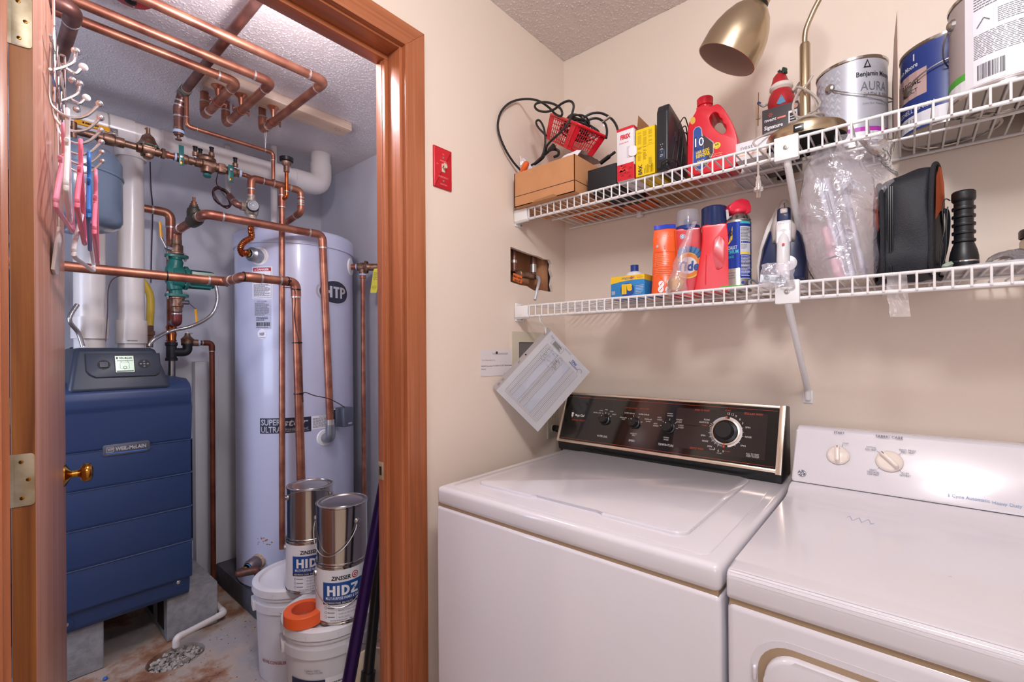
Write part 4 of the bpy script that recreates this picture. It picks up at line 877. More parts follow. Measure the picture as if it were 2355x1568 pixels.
g=G(); T=thing('flexible_connector','bright copper flexible connector curling from the mixing valve into the tank','connector',c+V((0,0,-0.1))); tube(g,fp,[0.0125+0.0016*(1 if i%2 else -0.2) for i in range(len(fp))],COPN,14); part('hose',g,T)
g=G(); Mf=frame(p,n); lathe(g,[(0.018,0.09),(0.018,0.078)],BRASS,Mf,6); lathe(g,[(0.020,0.074),(0.020,0.066)],TEFLON,Mf,18); lathe(g,[(0.019,0.07),(0.024,0.062),(0.034,0.055),(0.034,0.02),(0.030,0.012),(0.028,0.003)],mat('grey_cast_metal','9A9EA6',0.35,0.8),Mf,28); part('reducer',g,T,'grey reducer at the tank port')
# white conduit stub and dark end behind tank edge
g=G(); p1=P(630,430,x=-1.62); p2=P(632,500,x=-1.62); tube(g,[V((-1.62,p1.y,CZ-0.005)),V((-1.62,p1.y,p2.z-0.05))],0.017,PVC,14); solo('white_conduit','thin white plastic tube coming down behind the manifold','pipe',g,(-1.62,p1.y,p2.z))
g=G(); p1=P(524,400,x=-1.80); tube(g,[V((-1.8,p1.y,CZ-0.005)),V((-1.8,p1.y,P(524,450,x=-1.8).z))],0.014,PVC,12); solo('white_conduit','short white plastic tube behind the wire coil','pipe',g,(-1.8,p1.y,1.9))
# ================================================================ front pipes
zh=1.5598; a=V((-1.2,-2.0,zh)); b=V((-1.2,-0.8054,zh)); c_=V((-0.9978,-0.8075,zh)); d_=V((-0.9978,P(680,655,x=-0.9978).y,zh)); e_=P(692,1092,x=-1.0); fdir=(V((e_.x,e_.y,e_.z))-d_).normalized(); low=d_+fdir*(d_.z-0.42)/abs(fdir.z)
T=cpipe('long copper pipe crossing at mid height from the door, then dropping behind the stacked cans',[a,b,c_,d_,low],0.0178,COPPER,R=0.035)
g=G()
for q in (P(383,632,x=-1.2),P(522,647,x=-1.195),P(560,640,x=-1.0)):
    q=V((q.x,q.y,zh)); g=G(); lathe(g,[(0.0178,-0.002),(0.021,-0.002),(0.021,0.002),(0.0178,0.002)],BLK,frame(q,(0,1,0)),18); part('cable_tie',g,T,'black cable tie')
for q in (667,788,905,660):
    k=P(686,q,x=-0.999); s=(d_.z-k.z)/abs(fdir.z); k=d_+fdir*s if q!=660 else V((-0.9978,d_.y-0.035,zh)); g=G(); lathe(g,[(0.0178,-0.002),(0.0208,-0.002),(0.0208,0.002),(0.0178,0.002)],BLK,frame(k,fdir if q!=660 else (0,1,0)),18); box(g,k+V((0.017,-0.006,-0.003)),k+V((0.024,0.008,0.003)),BLK); part('cable_tie',g,T,'black cable tie')
zd=1.8326
s0=V((-1.59,-0.884,zd)); s1=V((-1.19,-0.884,zd)); s2=V((-1.17,-0.391,zd)); s3=P(760,985,x=-1.17)
T=cpipe('copper pipe from the pump riser crossing the tank to its grey lower port',[V((-1.6,-0.886,1.745)),V((-1.6,-0.886,zd)),s1,s2,s3],0.0178,COPPER,R=0.034)
a,z,p=tankhit(747,1006); n=V((math.cos(a),math.sin(a),0))
g=G(); k=V((s3.x,s3.y,z)); tube(g,fil([s3+V((0,0,0.02)),k,p+n*0.002],0.035,8),0.0235,mat('grey_cast_metal','9A9EA6',0.35,0.8),18); tube(g,[s3+V((0,0,0.012)),s3+V((0,0,0.045))],0.0205,SOLD,14); part('lower_elbow',g,T,'grey metal elbow into the tank port')
# air separator body on that line
q=P(440,505,z=zd); q=V((q.x,-0.884,zd)); AM=mat('dark_green_casting','38473F',0.5,0.5,c2='54423A',vscale=50); T=thing('strainer_valve','dark green check valve with a rusty stem above the pump','valve',q); g=G(); tube(g,[q+V((-0.05,0,0)),q+V((-0.03,0,0)),q+V((0.03,0,0)),q+V((0.05,0,0))],[0.021,0.028,0.028,0.021],AM,16); lathe(g,[(0.026,0),(0.027,0.035),(0.024,0.05),(0.018,0.055),(0.018,0.062),(0,0.062)],AM,Matrix.Translation(q+V((-0.008,0,0))),18); part('body',g,T)
g=G(); lathe(g,[(0.015,0.06),(0.015,0.072),(0.010,0.074),(0.011,0.082),(0.006,0.085),(0.006,0.102),(0,0.103)],mat('rusty_brass','8A5B44',0.55,0.6),Matrix.Translation(q+V((-0.008,0,0))),12); part('stem',g,T)
# ================================================================ pump
PY=-0.886; PX=-1.6
def pump():
    zt=P(410,590,x=PX).z; zb=P(415,680,x=PX).z; zc=(P(440,641,x=PX)).z; T=thing('circulator_pump','green circulator pump with a horizontal motor, behind the long copper pipe','pump',(PX,PY,zb)); PG=mat('pump_green','1E6B62',0.35,bump=0.2,bscale=300)
    g=G(); M=T3(PX,PY,0)
    for z in (zt,zb):
        Ms=T3(PX,PY,z)@RZ(PI/2); prism(g,rrect(0.092,0.052,0.02,5),-0.006,0.006,PG,Ms,0.002)
        for s in (-1,1): lathe(g,[(0.008,-0.012),(0.008,0.012)],STEEL,T3(PX,PY+s*0.034,z),6); lathe(g,[(0.0045,-0.02),(0.0045,0.018),(0,0.018)],STEEL,T3(PX,PY+s*0.034,z),8)
    tube(g,smooth_pts([(PX,PY,zt),(PX,PY-0.004,zt-0.03),(PX,PY-0.012,zc+0.02),(PX,PY-0.012,zc-0.02),(PX,PY-0.004,zb+0.03),(PX,PY,zb)],5),[0.024]*4+[0.03]*4+[0.034]*8+[0.03]*5+[0.024]*6,PG,18)
    Mv=frame((PX+0.0,PY-0.022,zc),(0,1,0)); lathe(g,[(0,0),(0.048,0),(0.052,0.008),(0.052,0.044),(0.046,0.05)],PG,Mv,28)
    part('volute',g,T)
    g=G(); yr=P(497,640,x=PX+0.02).y; L=yr-PY; Mv=frame((PX+0.0,PY+0.026,zc),(0,1,0)); lathe(g,[(0.05,0),(0.056,0.004),(0.056,0.014),(0.043,0.018),(0.043,L-0.05),(0.040,L-0.034),(0.030,L-0.028),(0,L-0.027)],PG,Mv,32)
    for k in range(12): a=k*PI/6; box(g,(0.042*math.cos(a)-0.002,0.042*math.sin(a)-0.002,0.02),(0.046*math.cos(a)+0.002,0.046*math.sin(a)+0.002,L-0.045),PG,M=Mv)
    for a in (0.8,2.3,3.9,5.5): lathe(g,[(0.005,-0.004),(0.005,0.02),(0,0.021)],STEEL,Mv@T3(0.05*math.cos(a),0.05*math.sin(a),0),8)
    part('motor',g,T)
    g=G(); box(g,(PX+0.038,PY+0.05,zc-0.02),(PX+0.0465,PY+L-0.012,zc+0.030),mat('nameplate','A9B3A0',0.4),0.001); part('nameplate',g,T,'pale green nameplate')
    for z,s,lab in ((zt,1,'bronze pump isolation valve with a raised yellow lever, above the green pump'),(zb,-1,'bronze pump isolation valve with a drooping yellow lever, below the green pump')):
        Tv=thing('pump_valve',lab,'valve',(PX,PY,z+s*0.01),'pump isolation valves'); g=G(); lathe(g,[(0.022,z+s*0.007),(0.030,z+s*0.009),(0.030,z+s*0.016),(0.026,z+s*0.02),(0.026,z+s*0.052),(0.021,z+s*0.056),(0.021,z+s*0.078),(0.018,z+s*0.08)],BRONZE,M,22); 
        dr=V((0.35,-0.9,0)) if s>0 else V((0.5,0.85,0)); dr.normalize(); c=V((PX,PY,z+s*0.032)); tube(g,[c+dr*0.02,c+dr*0.048],0.011,CHROME,12); part('body',g,Tv)
        g=G(); h0=c+dr*0.046; hd=V((0,-0.02,0.045)) if s>0 else V((0.0,0.03,-0.03)); h1=h0+hd; h2=h1+(V((0,-0.004,0.07)) if s>0 else V((0,0.004,-0.07))); tube(g,[h0,h1],0.004,CHROME,8,flat=0.5); tube(g,[h1,h2],[0.006,0.005],YL,10,flat=0.5); part('lever',g,Tv,'yellow-sleeved lever')
    return zt,zb,zc
pzt,pzb,pzc=pump()
cpipe('short reddish copper elbow below the green pump joining the riser behind',[V((PX,PY,pzb-0.085)),V((PX,PY,pzb-0.125)),V((-1.75,PY+0.012,pzb-0.125))],0.0178,mat('primed_copper','7E3A38',0.45,0.5),R=0.03)
x=-1.75; pt=P(392,490,x=x); pl=P(330,487,x=x)
T=cpipe('copper riser behind the pump, bending left behind the white vent pipe at its top',[V((x,-1.45,pt.z)),V((x,pt.y,pt.z)),V((x,pt.y,1.26))],0.0185,COPPER,R=0.04)
zt_=P(395,808,x=x).z
g=G(); IR=mat('black_iron','3B3A3F',0.5,0.6); M=T3(x,pt.y,0); lathe(g,[(0.026,zt_+0.045),(0.026,zt_+0.03),(0.022,zt_+0.026),(0.022,zt_-0.03),(0.026,zt_-0.034),(0.026,zt_-0.046)],IR,M,20); ye=P(431,800,x=x).y; tube(g,fil([(x,pt.y,zt_-0.004),(x,ye,zt_-0.004),(x,ye,zt_+0.035)],0.03,7),0.021,IR,16); tube(g,[(x,ye,zt_+0.03),(x,ye,zt_+0.05)],0.027,IR,16); tube(g,[(x,pt.y,zt_-0.04),(x,pt.y,1.13)],0.0165,STEEL,14); part('iron_tee',g,T,'black iron tee and elbow')
g=G(); lathe(g,[(0.019,zt_+0.13),(0.023,zt_+0.12),(0.019,zt_+0.10),(0.023,zt_+0.085),(0.019,zt_+0.06),(0.024,zt_+0.05)],COPN,M,18); part('press_fitting',g,T)
prz=P(430,790,x=x).z; T=thing('relief_valve','small bronze relief valve on the iron elbow right of the boiler console','valve',(x,ye,prz-0.02)); g=G(); M=T3(x,ye,0); lathe(g,[(0.018,zt_+0.05),(0.018,prz-0.01),(0.027,prz),(0.028,prz+0.024),(0.020,prz+0.032),(0.014,prz+0.038),(0.010,prz+0.052),(0,prz+0.053)],BRONZE,M,20); tube(g,[(x,ye,prz+0.004),(x,ye+0.045,prz+0.004)],0.018,BRONZE,14); tube(g,[(x,ye+0.045,prz+0.004),(x,ye+0.053,prz+0.004)],0.018,TEFLON,14); part('body',g,T); g=G(); box(g,(x,ye-0.006,prz+0.05),(x+0.01,ye+0.02,prz+0.055),STEEL,0.001); part('test_lever',g,T)
yd=P(488,900,x=-1.75).y; cpipe('thin rusty copper discharge pipe dropping to the floor right of the boiler',[V((x,ye+0.05,prz+0.004)),V((x,yd,prz+0.004)),V((x+0.0,yd,0.06))],0.0125,mat('rusty_copper','8A4E38',0.5,0.5,c2='663225',vscale=9),R=0.022)
# white pipe chase right of the boiler
g=G(); p=P(462,1000,x=-1.90); box(g,(-1.949,P(448,1000,x=-1.9).y,0),(-1.89,P(480,1000,x=-1.89).y,P(470,600,x=-1.9).z-0.55),LILAC,0.004); solo('pipe_chase','narrow white boxed-in strip on the wall right of the boiler','boxing',g,(-1.92,p.y,0))
# ================================================================ tank relief valve at right
a,z,p=tankhit(806,614); n=V((math.cos(a),math.sin(a),0)); T=thing('tank_relief_valve','bronze relief valve on the right side of the tank with a yellow tag','valve',p)
g=G(); M=frame(p,n); lathe(g,[(0.016,0),(0.016,0.03)],COPPER,M,16); lathe(g,[(0.0175,0.03),(0.0175,0.036)],TEFLON,M,16); lathe(g,[(0.019,0.036),(0.021,0.04),(0.021,0.05),(0.025,0.058),(0.025,0.078),(0.022,0.08)],BRONZE,M,20); lathe(g,[(0.036,0.080),(0.036,0.092)],BRONZE,M,6); lathe(g,[(0.022,0.092),(0.020,0.10),(0.0195,0.145),(0.016,0.149),(0,0.15)],BRONZE,M,20)
o=p+n*0.066; tube(g,[o,o+V((0,0,-0.04))],0.020,BRONZE,16); tube(g,[o+V((0,0,-0.038)),o+V((0,0,-0.046))],0.0205,TEFLON,16); tube(g,[o+V((0,0,-0.046)),o+V((0,0,-0.062))],0.0175,COPPER,16); part('body',g,T)
g=G(); e=p+n*0.150; box(g,e+V((-0.004,-0.004,-0.02)),e+V((0.012,0.006,0.018)),CHROME,0.002); part('test_lever',g,T)
g=G(); YT=mat('yellow_tag','D9D23A',0.55); rt=V((_r.x,_r.y,0)); up=V((0.16*rt.x,0.16*rt.y,1)).normalized(); nn=rt.cross(up).normalized(); Mt=Matrix(((rt.x,up.x,nn.x,e.x),(rt.y,up.y,nn.y,e.y),(rt.z,up.z,nn.z,e.z),(0,0,0,1)))
prism(g,rrect(0.036,0.135,0.006,3,0.001,-0.078),0.018,0.0186,YT,Mt); pr=Print(g,lambda u,v,h:Mt@V((u,v,0.0187+h))); OL=mat('olive_ink','8C8620',0.5); pr.lines(-0.012,-0.075,0.013,-0.03,7,OL,1,0.45,4); pr.disc(0.001,-0.115,0.012,0.010,OL,1,16,ri=0.85); pr.lines(-0.008,-0.119,0.01,-0.111,2,OL,1,0.4); part('warning_tag',g,T,'yellow paper tag')
cpipe('thin copper discharge pipe down the right side of the tank',[o+V((0,0,-0.05)),V((o.x,o.y,0.18))],0.0118,COPPER)
# aquastat
a,z,p=tankhit(783,955); a2,_,_=tankhit(770,955); n=V((math.cos(a2),math.sin(a2),0)); g=G(); q=P(792,958,D=(p-CAM).dot(_f)-0.05); T=thing('aquastat','small blue-grey control box on the tank, right of the dropping copper pipe','control box',q)
b0=n; b1=V((-n.y,n.x,0)); M=Matrix(((b1.x,0,b0.x,q.x),(b1.y,0,b0.y,q.y),(0,1,0,q.z),(0,0,0,1))); prism(g,rrect(0.062,0.098,0.004,2),-0.03,0.032,mat('slate_box','555B6C',0.45),M,0.004); part('cover',g,T); g=G(); prism(g,rrect(0.046,0.07,0.003,2),-0.052,-0.028,BLK,M); lathe(g,[(0.012,-0.09),(0.012,-0.05)],BRONZE,M,12); part('back_box',g,T)
g=G(); prism(g,rrect(0.024,0.008,0.001,2,0.008,-0.032),0.032,0.0326,SILV,M); part('maker_plate',g,T,'small silver plate')
# thermostat wire to the aquastat
k=d_+fdir*((d_.z-P(686,905,x=-1.0).z)/abs(fdir.z)); w0=q+V((0,0,0.05)); kk=V((0.022,0.016,0))
pts=[P(650,650,x=-0.985)+V((0.0,0,-0.02))]+[d_+fdir*s+V((0.0195*math.cos(t),0.0195*math.sin(t),0)) for s,t in ((0.04,-0.6),(0.15,-0.9),(0.25,-0.2),(0.33,0.3),(0.42,0.5),(0.52,0.6))]+[k+V((0.0,0.022,0.003)),P(725,910,x=-1.03),P(760,918,x=-1.1),w0]
g=G(); tube(g,smooth_pts(pts,6),0.0022,mat('brown_wire','4A2B2E',0.5),8); solo('thermostat_wire','thin brown wire tied along the dropping copper pipe and over to the control box','wire',g,w0)
# lower tank port fittings
a,z,p=tankhit(595,1290); n=V((math.cos(a),math.sin(a),0)); T=thing('drain_assembly','corroded brass and copper drain fittings at the foot of the tank','pipe fitting',p); M=frame(p,n); GC=mat('grey_cast_metal','9A9EA6',0.35,0.8)
g=G(); lathe(g,[(0.030,0.012),(0.033,0.02),(0.030,0.06),(0.022,0.07)],mat('tarnished_reducer','8B7F80',0.45,0.7,c2='6E6266',vscale=40),M,22); lathe(g,[(0.019,0.07),(0.019,0.078)],mat('blue_tape','3E86B8',0.5),M,16); lathe(g,[(0.013,0.078),(0.013,0.13)],BRASS,M,14); part('reducer',g,T)
e=p+n*0.13; f2=e+V((0.01,0.10,-0.005)); g=G(); tube(g,fil([p+n*0.10,e,e+V((0.03,0.075,0)),e+V((0.03,0.08,-0.06))],0.02,6),0.017,mat('corroded_copper','7C4A3A',0.5,0.6,c2='4E4642',vscale=50),14); part('elbow',g,T)
h=e+V((0.03,0.08,-0.06)); g=G(); lathe(g,[(0.017,0.0),(0.018,-0.012),(0.014,-0.014),(0.016,-0.045),(0.010,-0.05),(0.010,-0.075),(0.014,-0.08),(0.011,-0.10),(0,-0.10)],BRONZE,Matrix.Translation(h)@RX(0.15),14); lathe(g,[(0.0185,-0.004),(0.0185,-0.012)],MATS['blue_tape'],Matrix.Translation(h),14); part('drain_cock',g,T)
# ================================================================ conduit, gas line, wires
def spiral(label,pts,r,cat='conduit',name='metal_conduit'):
    p=smooth_pts(pts,24); q=[p[0]]
    for x_ in p[1:]:
        if (x_-q[-1]).length>0.0035: q.append(x_)
    g=G(); tube(g,q,[r*(1.0 if i%2 else 0.86) for i in range(len(q))],STEEL,10); return solo(name,label,cat,g,pts[-1])
spiral('ribbed steel conduit looping from the green pump down to the boiler console',[P(496,655,x=-1.55),P(500,690,x=-1.53),P(485,725,x=-1.52),P(440,750,x=-1.55),P(390,762,x=-1.55),P(355,780,x=-1.52),P(343,797,x=-1.52)],0.0085)
spiral('ribbed steel conduit behind the left vent pipe going down to the boiler console',[P(178,700,x=-1.5),P(160,735,x=-1.48),P(180,765,x=-1.5),P(191,797,x=-1.5)],0.0085)
g=G(); GY=mat('yellow_gas_coating','D3B23C',0.45); x=-1.7; tube(g,smooth_pts([P(322,640,x=x),P(334,655,x=x),P(345,680,x=x),P(346,715,x=x),P(344,748,x=x)],8),0.0155,GY,14); T=thing('gas_connector','yellow-coated flexible gas line beside the right vent pipe','gas line',P(345,760,x=x)); part('hose',g,T)
pr=None; g=G(); b=P(344,750,x=x); M=Matrix.Translation(b); lathe(g,[(0.0165,0.002),(0.0165,-0.022),(0.022,-0.024),(0.022,-0.042),(0.016,-0.044),(0.014,-0.10),(0,-0.10)],mat('worn_brass','8A6450',0.4,0.7),M,6); part('flare_fitting',g,T)
BW=MATS['brown_wire']
g=G(); tube(g,smooth_pts([P(345,372,x=-1.9),P(347,430,x=-1.93),P(351,480,x=-1.93),P(349,560,x=-1.93),P(347,650,x=-1.93)],6),0.003,BW,6); solo('thermostat_wire','thin brown wire hanging down the far wall right of the white vent','wire',g,P(347,650,x=-1.93))
g=G(); tube(g,smooth_pts([P(290,632,x=-1.52),P(262,640,x=-1.5),P(249,665,x=-1.5),P(247,720,x=-1.5),P(243,785,x=-1.5)],6),0.0022,BW,6); solo('thermostat_wire','thin brown wire sagging between the two vent pipes','wire',g,P(243,785,x=-1.5))
g=G(); cc=P(511,452,x=-1.42); pts=[ax(500,0,-0.02),P(500,404,x=-1.36),P(499,425,x=-1.42)]
for k in range(64): a=k*0.62; rr=0.036+0.005*math.sin(k*1.3); pts.append(cc+V((0.010*math.sin(k*0.9),rr*1.0*math.cos(a)*0.95,-0.004+rr*1.15*math.sin(a)-0.35*rr*math.cos(a))))
pts.append(P(530,462,x=-1.40)); tube(g,smooth_pts(pts,3),0.0021,BW,6); solo('wire_coil','coil of thin brown wire hanging left of the mixing valve','wire',g,cc)
# condensate pipe and drain gravel
a=P(405,1478,z=0.035); b=P(413,1470,z=0.075); c=P(508,1412,z=0.045); d=P(497,1385,z=0.045); c.y=max(c.y,-0.757); d=V((c.x-0.20,c.y,0.045)); b=V((a.x,a.y,0.06)); 
T=cpipe('white plastic condensate pipe ending over the gravel drain',[V((a.x,a.y,0.018)),V((a.x,a.y,0.055)),V((c.x,c.y,0.045)),d],0.0125,PVC,name='drain_pipe',R=0.022,rings=None)
g=G(); st=mat('drain_gravel','BDB6AC',0.8,c2='8E8378',vscale=30)
rr_=random.Random(3)
def pebble(g,c,s,m):
    t=bmesh.new(); bmesh.ops.create_icosphere(t,subdivisions=1,radius=s)
    for v in t.verts: v.co=V((v.co.x*rr_.uniform(0.7,1.3),v.co.y*rr_.uniform(0.7,1.3),v.co.z*rr_.uniform(0.5,0.9)))
    g.merge(t,m,Matrix.Translation(c)@RZ(rr_.uniform(0,6))@RX(rr_.uniform(0,6)))
for k in range(260):
    a=rr_.uniform(0,2*PI); q=math.sqrt(rr_.uniform(0,1))*0.078; pebble(g,V((DR.x+q*math.cos(a),DR.y+q*1.15*math.sin(a),-0.028+rr_.uniform(0,0.018))),rr_.uniform(0.005,0.011),st)
o=solo('drain_gravel','pale gravel filling the round floor drain','gravel',g,(DR.x,DR.y,-0.04),kind='stuff')
g=G(); c=P(242,1560,z=0.006); t=bmesh.new(); bmesh.ops.create_icosphere(t,subdivisions=2,radius=0.0075); 
for v in t.verts: v.co=wob(v.co,0.002,200)
g.merge(t,mat('blue_scrap','2B5CB0',0.5),Matrix.Translation(c)); solo('crumpled_scrap','tiny crumpled blue scrap on the concrete floor','scrap',g,c-V((0,0,0.006)))
# ================================================================ pails, cans, tape, pole
PLW=mat('pail_plastic','E4E3E6',0.4,c2='D6D5DA',vscale=6)
def pail(c,label,prints=None):
    c=V((c[0],c[1],0)); T=thing('pail',label,'pail',c,'white five gallon pails'); M=Matrix.Translation(c)
    g=G(); lathe(g,[(0,0.0),(0.128,0.0),(0.131,0.006),(0.141,0.27),(0.150,0.272),(0.150,0.300),(0.143,0.302),(0.143,0.318),(0.150,0.320),(0.150,0.328),(0.144,0.330),(0.145,0.352)],PLW,M,56)
    for a in (toward(c)+0.55,toward(c)-1.4): box(g,(0.140,-0.03,0.268),(0.156,0.03,0.304),PLW,0.003,M=M@RZ(a))
    if prints: prints(Print(g,lambda u,v,h:cylfn((c.x,c.y,0),0.1325+v*0.035+0.0008,toward(c))(u,v,h)))
    part('tub',g,T)
    g=G(); lathe(g,[(0,0.356),(0.128,0.356),(0.132,0.365),(0.146,0.365),(0.154,0.360),(0.156,0.335),(0.152,0.330),(0.150,0.335)],PLW,M,56)
    for k in range(10): a=k*PI/5+0.3; box(g,(0.1545,-0.001,0.334),(0.1575,0.001,0.352),PLW,M=M@RZ(a))
    part('lid',g,T); return T,c
def bail(T,M,r,z0,drop,a0,a1,out=0.012,m=STEEL,wr=0.0022,ears=True,fwd=1):
    """wire handle from ear a0 to ear a1, hanging down by drop"""
    g=G(); p0=M@V((r*math.cos(a0),r*math.sin(a0),z0)); p1=M@V((r*math.cos(a1),r*math.sin(a1),z0)); pts=[]
    for k in range(21):
        t=k/20; a=a0+(a1-a0)*t; rr=r+out*math.sin(PI*t)**0.3; pts.append(M@V((rr*math.cos(a),rr*math.sin(a),z0-drop*math.sin(PI*t)**0.8)))
    tube(g,pts,wr,m,8); part('bail_handle',g,T)
    if ears:
        for a in (a0,a1):
            g=G(); lathe(g,[(0.011,-0.004),(0.010,0.003),(0.006,0.006),(0,0.006)],m,M@frame((r*math.cos(a),r*math.sin(a),z0),(math.cos(a),math.sin(a),0)),18); part('ear',g,T)
PB=(-0.875,-0.664); PF=(-0.53,-0.700)
def pb(pr):
    RR=mat('brick_red_print','A2504A',0.5); pr.text('NE PAS CONGELER',-0.085,0.085,0.012,RR,1,'c',bold=0.02,w=0.105)
T1,c1=pail(PB,'white plastic pail with red lettering, behind the other pail at the foot of the tank',pb)
bail(T1,Matrix.Translation(c1),0.152,0.285,0.05,toward(c1)-0.35,toward(c1)+2.6,0.02,ears=False)
def pf(pr):
    NB=mat('navy_label','20264A',0.4); pr.rect(-0.135,-0.0,-0.015,0.200,NB,1,10); pr.rect(-0.014,0.0,0.06,0.205,PAPER,1,6); pr.lines(-0.008,0.03,0.054,0.19,16,GREY,2,0.5,8)
    pr.poly([(-0.116,0.166),(-0.100,0.166),(-0.108,0.186)],WHITEINK,2); pr.poly([(-0.111,0.170),(-0.105,0.170),(-0.108,0.178)],NB,3)
    pr.text('Benjamin Moore',-0.070,0.150,0.012,WHITEINK,2,bold=0.015,w=0.10); pr.text('REGAL',-0.072,0.112,0.022,WHITEINK,2,w=0.08); pr.text('SELECT',-0.072,0.080,0.012,WHITEINK,2,w=0.06)
    pr.text('5 gallons / 18.9 L',-0.055,0.232,0.006,GREY,2,w=0.05); pr.text('1 US GALLON = 3.79 LITRES',-0.05,0.224,0.006,GREY,2,w=0.055)
    RP=mat('crimson_label','A31B2C',0.4); pr.rect(0.095,0.03,0.165,0.18,RP,1,5); pr.text('Co',0.128,0.10,0.05,WHITEINK,2,bold=0.04); pr.lines(0.10,0.14,0.16,0.17,3,WHITEINK,2,0.5)
T2,c2=pail(PF,'white plastic pail with a navy paint label, in front under the cans and tape',pf)
bail(T2,Matrix.Translation(c2),0.153,0.285,0.07,toward(c2)+0.62,toward(c2)+3.7,0.02,ears=False)
CANM=mat('tinplate','C4C2C0',0.16,1.0); CAND=mat('tinplate_lid','BDBAB8',0.28,1.0)
def paintcan(c,z,label,cat_group,prints=None,side=CANM,r=0.083,h=0.19,name='paint_can',handle=None,liftcol=None,wrap=None):
    c=V((c[0],c[1],z)); T=thing(name,label,'paint can',c,cat_group); M=Matrix.Translation(c)
    g=G(); lathe(g,[(0,0.003),(r-0.005,0.003),(r-0.004,0.0),(r+0.001,0.0),(r+0.001,0.004),(r-0.001,0.006)],CANM,M,56)
    if h>0: lathe(g,[(0,0.004),(r*0.72,0.0035),(r*0.74,0.006),(r*0.80,0.006),(r*0.82,0.0035)],CANM,M,40)
    lathe(g,[(r-0.001,0.006),(r-0.001,h-0.008)],side,M,64)
    lathe(g,[(r-0.001,h-0.008),(r+0.001,h-0.006),(r+0.0015,h-0.001),(r,h),(r-0.003,h-0.001)],CANM,M,56)
    if prints: prints(Print(g,lambda u,v,hh:cylfn((c.x,c.y,c.z),r-0.0008,toward(c))(u,v,hh),0.0003))
    part('can_body',g,T)
    g=G(); lathe(g,[(r-0.002,h-0.001),(r-0.007,h-0.0005),(r-0.009,h-0.006),(r-0.013,h-0.007),(r-0.016,h-0.001),(r-0.019,h-0.004),(r-0.022,h-0.005),(0,h-0.005)],CAND,M,56); part('lid',g,T)
    if handle:
        a0,a1,drop,z0=handle; bail(T,M,r+0.001,z0,drop,toward(c)+a0,toward(c)+a1,0.008,wr=0.0016)
    return T,c
def hidz(pr):
    BL=mat('primer_blue','1F4E95',0.45); WH=mat('label_white','E9E9EE',0.45); NV=MATS['navy_label']; h=0.19
    pr.rect(-0.16,0.010,0.16,h-0.012,WH,1,26)
    pr.rect(-0.062,0.078,0.082,0.138,BL,2,14); pr.rect(-0.062,0.066,0.082,0.078,NV,3,14)
    pr.text('ZINSSER',-0.002,0.152,0.013,INK,3,bold=0.03,shear=0.15,w=0.062); pr.disc(0.044,0.154,0.0115,0.0115,mat('target_red','C22A3C',0.4),3,22); pr.disc(0.044,0.154,0.0085,0.0085,WHITEINK,4,20); pr.disc(0.044,0.154,0.0055,0.0055,MATS['target_red'],5,18); pr.disc(0.044,0.154,0.0025,0.0025,WHITEINK,6,12)
    X=lambda a,b,c,d:pr.rect(a,b,c,d,WHITEINK,4,2)
    b0,b1=0.095,0.128; X(-0.046,b0,-0.038,b1); X(-0.027,b0,-0.019,b1); X(-0.038,0.108,-0.027,0.115); X(-0.014,b0,-0.006,b1); X(0.000,b0,0.008,b1); pr.disc(0.008,(b0+b1)/2,0.017,(b1-b0)/2,WHITEINK,4,18,-PI/2,PI/2,0.55); X(0.029,b1-0.007,0.053,b1); X(0.029,b0,0.053,b0+0.007); pr.poly([(0.029,b0+0.007),(0.038,b0+0.007),(0.053,b1-0.007),(0.044,b1-0.007)],WHITEINK,4); pr.text('MULTI-PURPOSE PRIMER & SEALER',0.008,0.087,0.009,WHITEINK,4,bold=0.01,w=0.118); pr.text('HIDES PREVIOUS COLORS   SEALS & BLOCKS',-0.01,0.072,0.006,WHITEINK,4,w=0.09)
    for k,y in enumerate((0.055,0.040,0.026)): pr.disc(-0.052,y,0.0045,0.0045,BLUEINK,2,14,ri=0.8); pr.lines(-0.045,y-0.003,-0.022,y+0.003,1,GREY,2)
    pr.rect(-0.016,0.018,-0.0155,0.062,LGREY,2); 
    for k,s in enumerate(('Great Adhesion','Blocks Common Stains','Sticks to All Surfaces','Sands Easily')): pr.text(s,-0.010,0.058-0.011*k,0.005,GREY,2,'l')
    pr.poly([(0.043,0.066),(0.082,0.066),(0.068,0.040),(0.080,0.026),(0.030,0.013),(0.024,0.016)],BL,2); pr.poly([(0.052,0.055),(0.090,0.050),(0.092,0.030),(0.044,0.018)],WH,3)
    pr.poly([(0.046,0.078),(0.052,0.078),(0.058,0.066),(0.052,0.066)],WHITEINK,5); pr.text('WATER-BASE WHITE',-0.01,0.015,0.004,INK,3); pr.text('1 GALLON 3.78 L',0.05,0.014,0.004,INK,4)
ca=P(795,1400,z=0.366); ca=(-0.462,-0.692); cb=(-0.737,-0.672)
paintcan(ca,0.366,'white paint can with a blue HIDZ label on the front pail, fully visible','labelled primer cans on the pails',hidz,handle=(-1.35,1.25,0.095,0.155))
paintcan(cb,0.366,'white paint can with a blue label, half hidden behind the front HIDZ can','labelled primer cans on the pails',hidz,handle=(-1.5,-4.4,0.09,0.155))
paintcan((ca[0]+0.002,ca[1]+0.002),0.5575,'bare shiny silver paint can stacked on the front labelled can','plain silver paint cans',handle=(0.62,-1.7,0.10,0.135))
paintcan((cb[0]+0.0,cb[1]+0.004),0.5575,'bare shiny silver paint can stacked on the rear labelled can','plain silver paint cans',handle=(-1.25,1.1,-0.035,0.155))
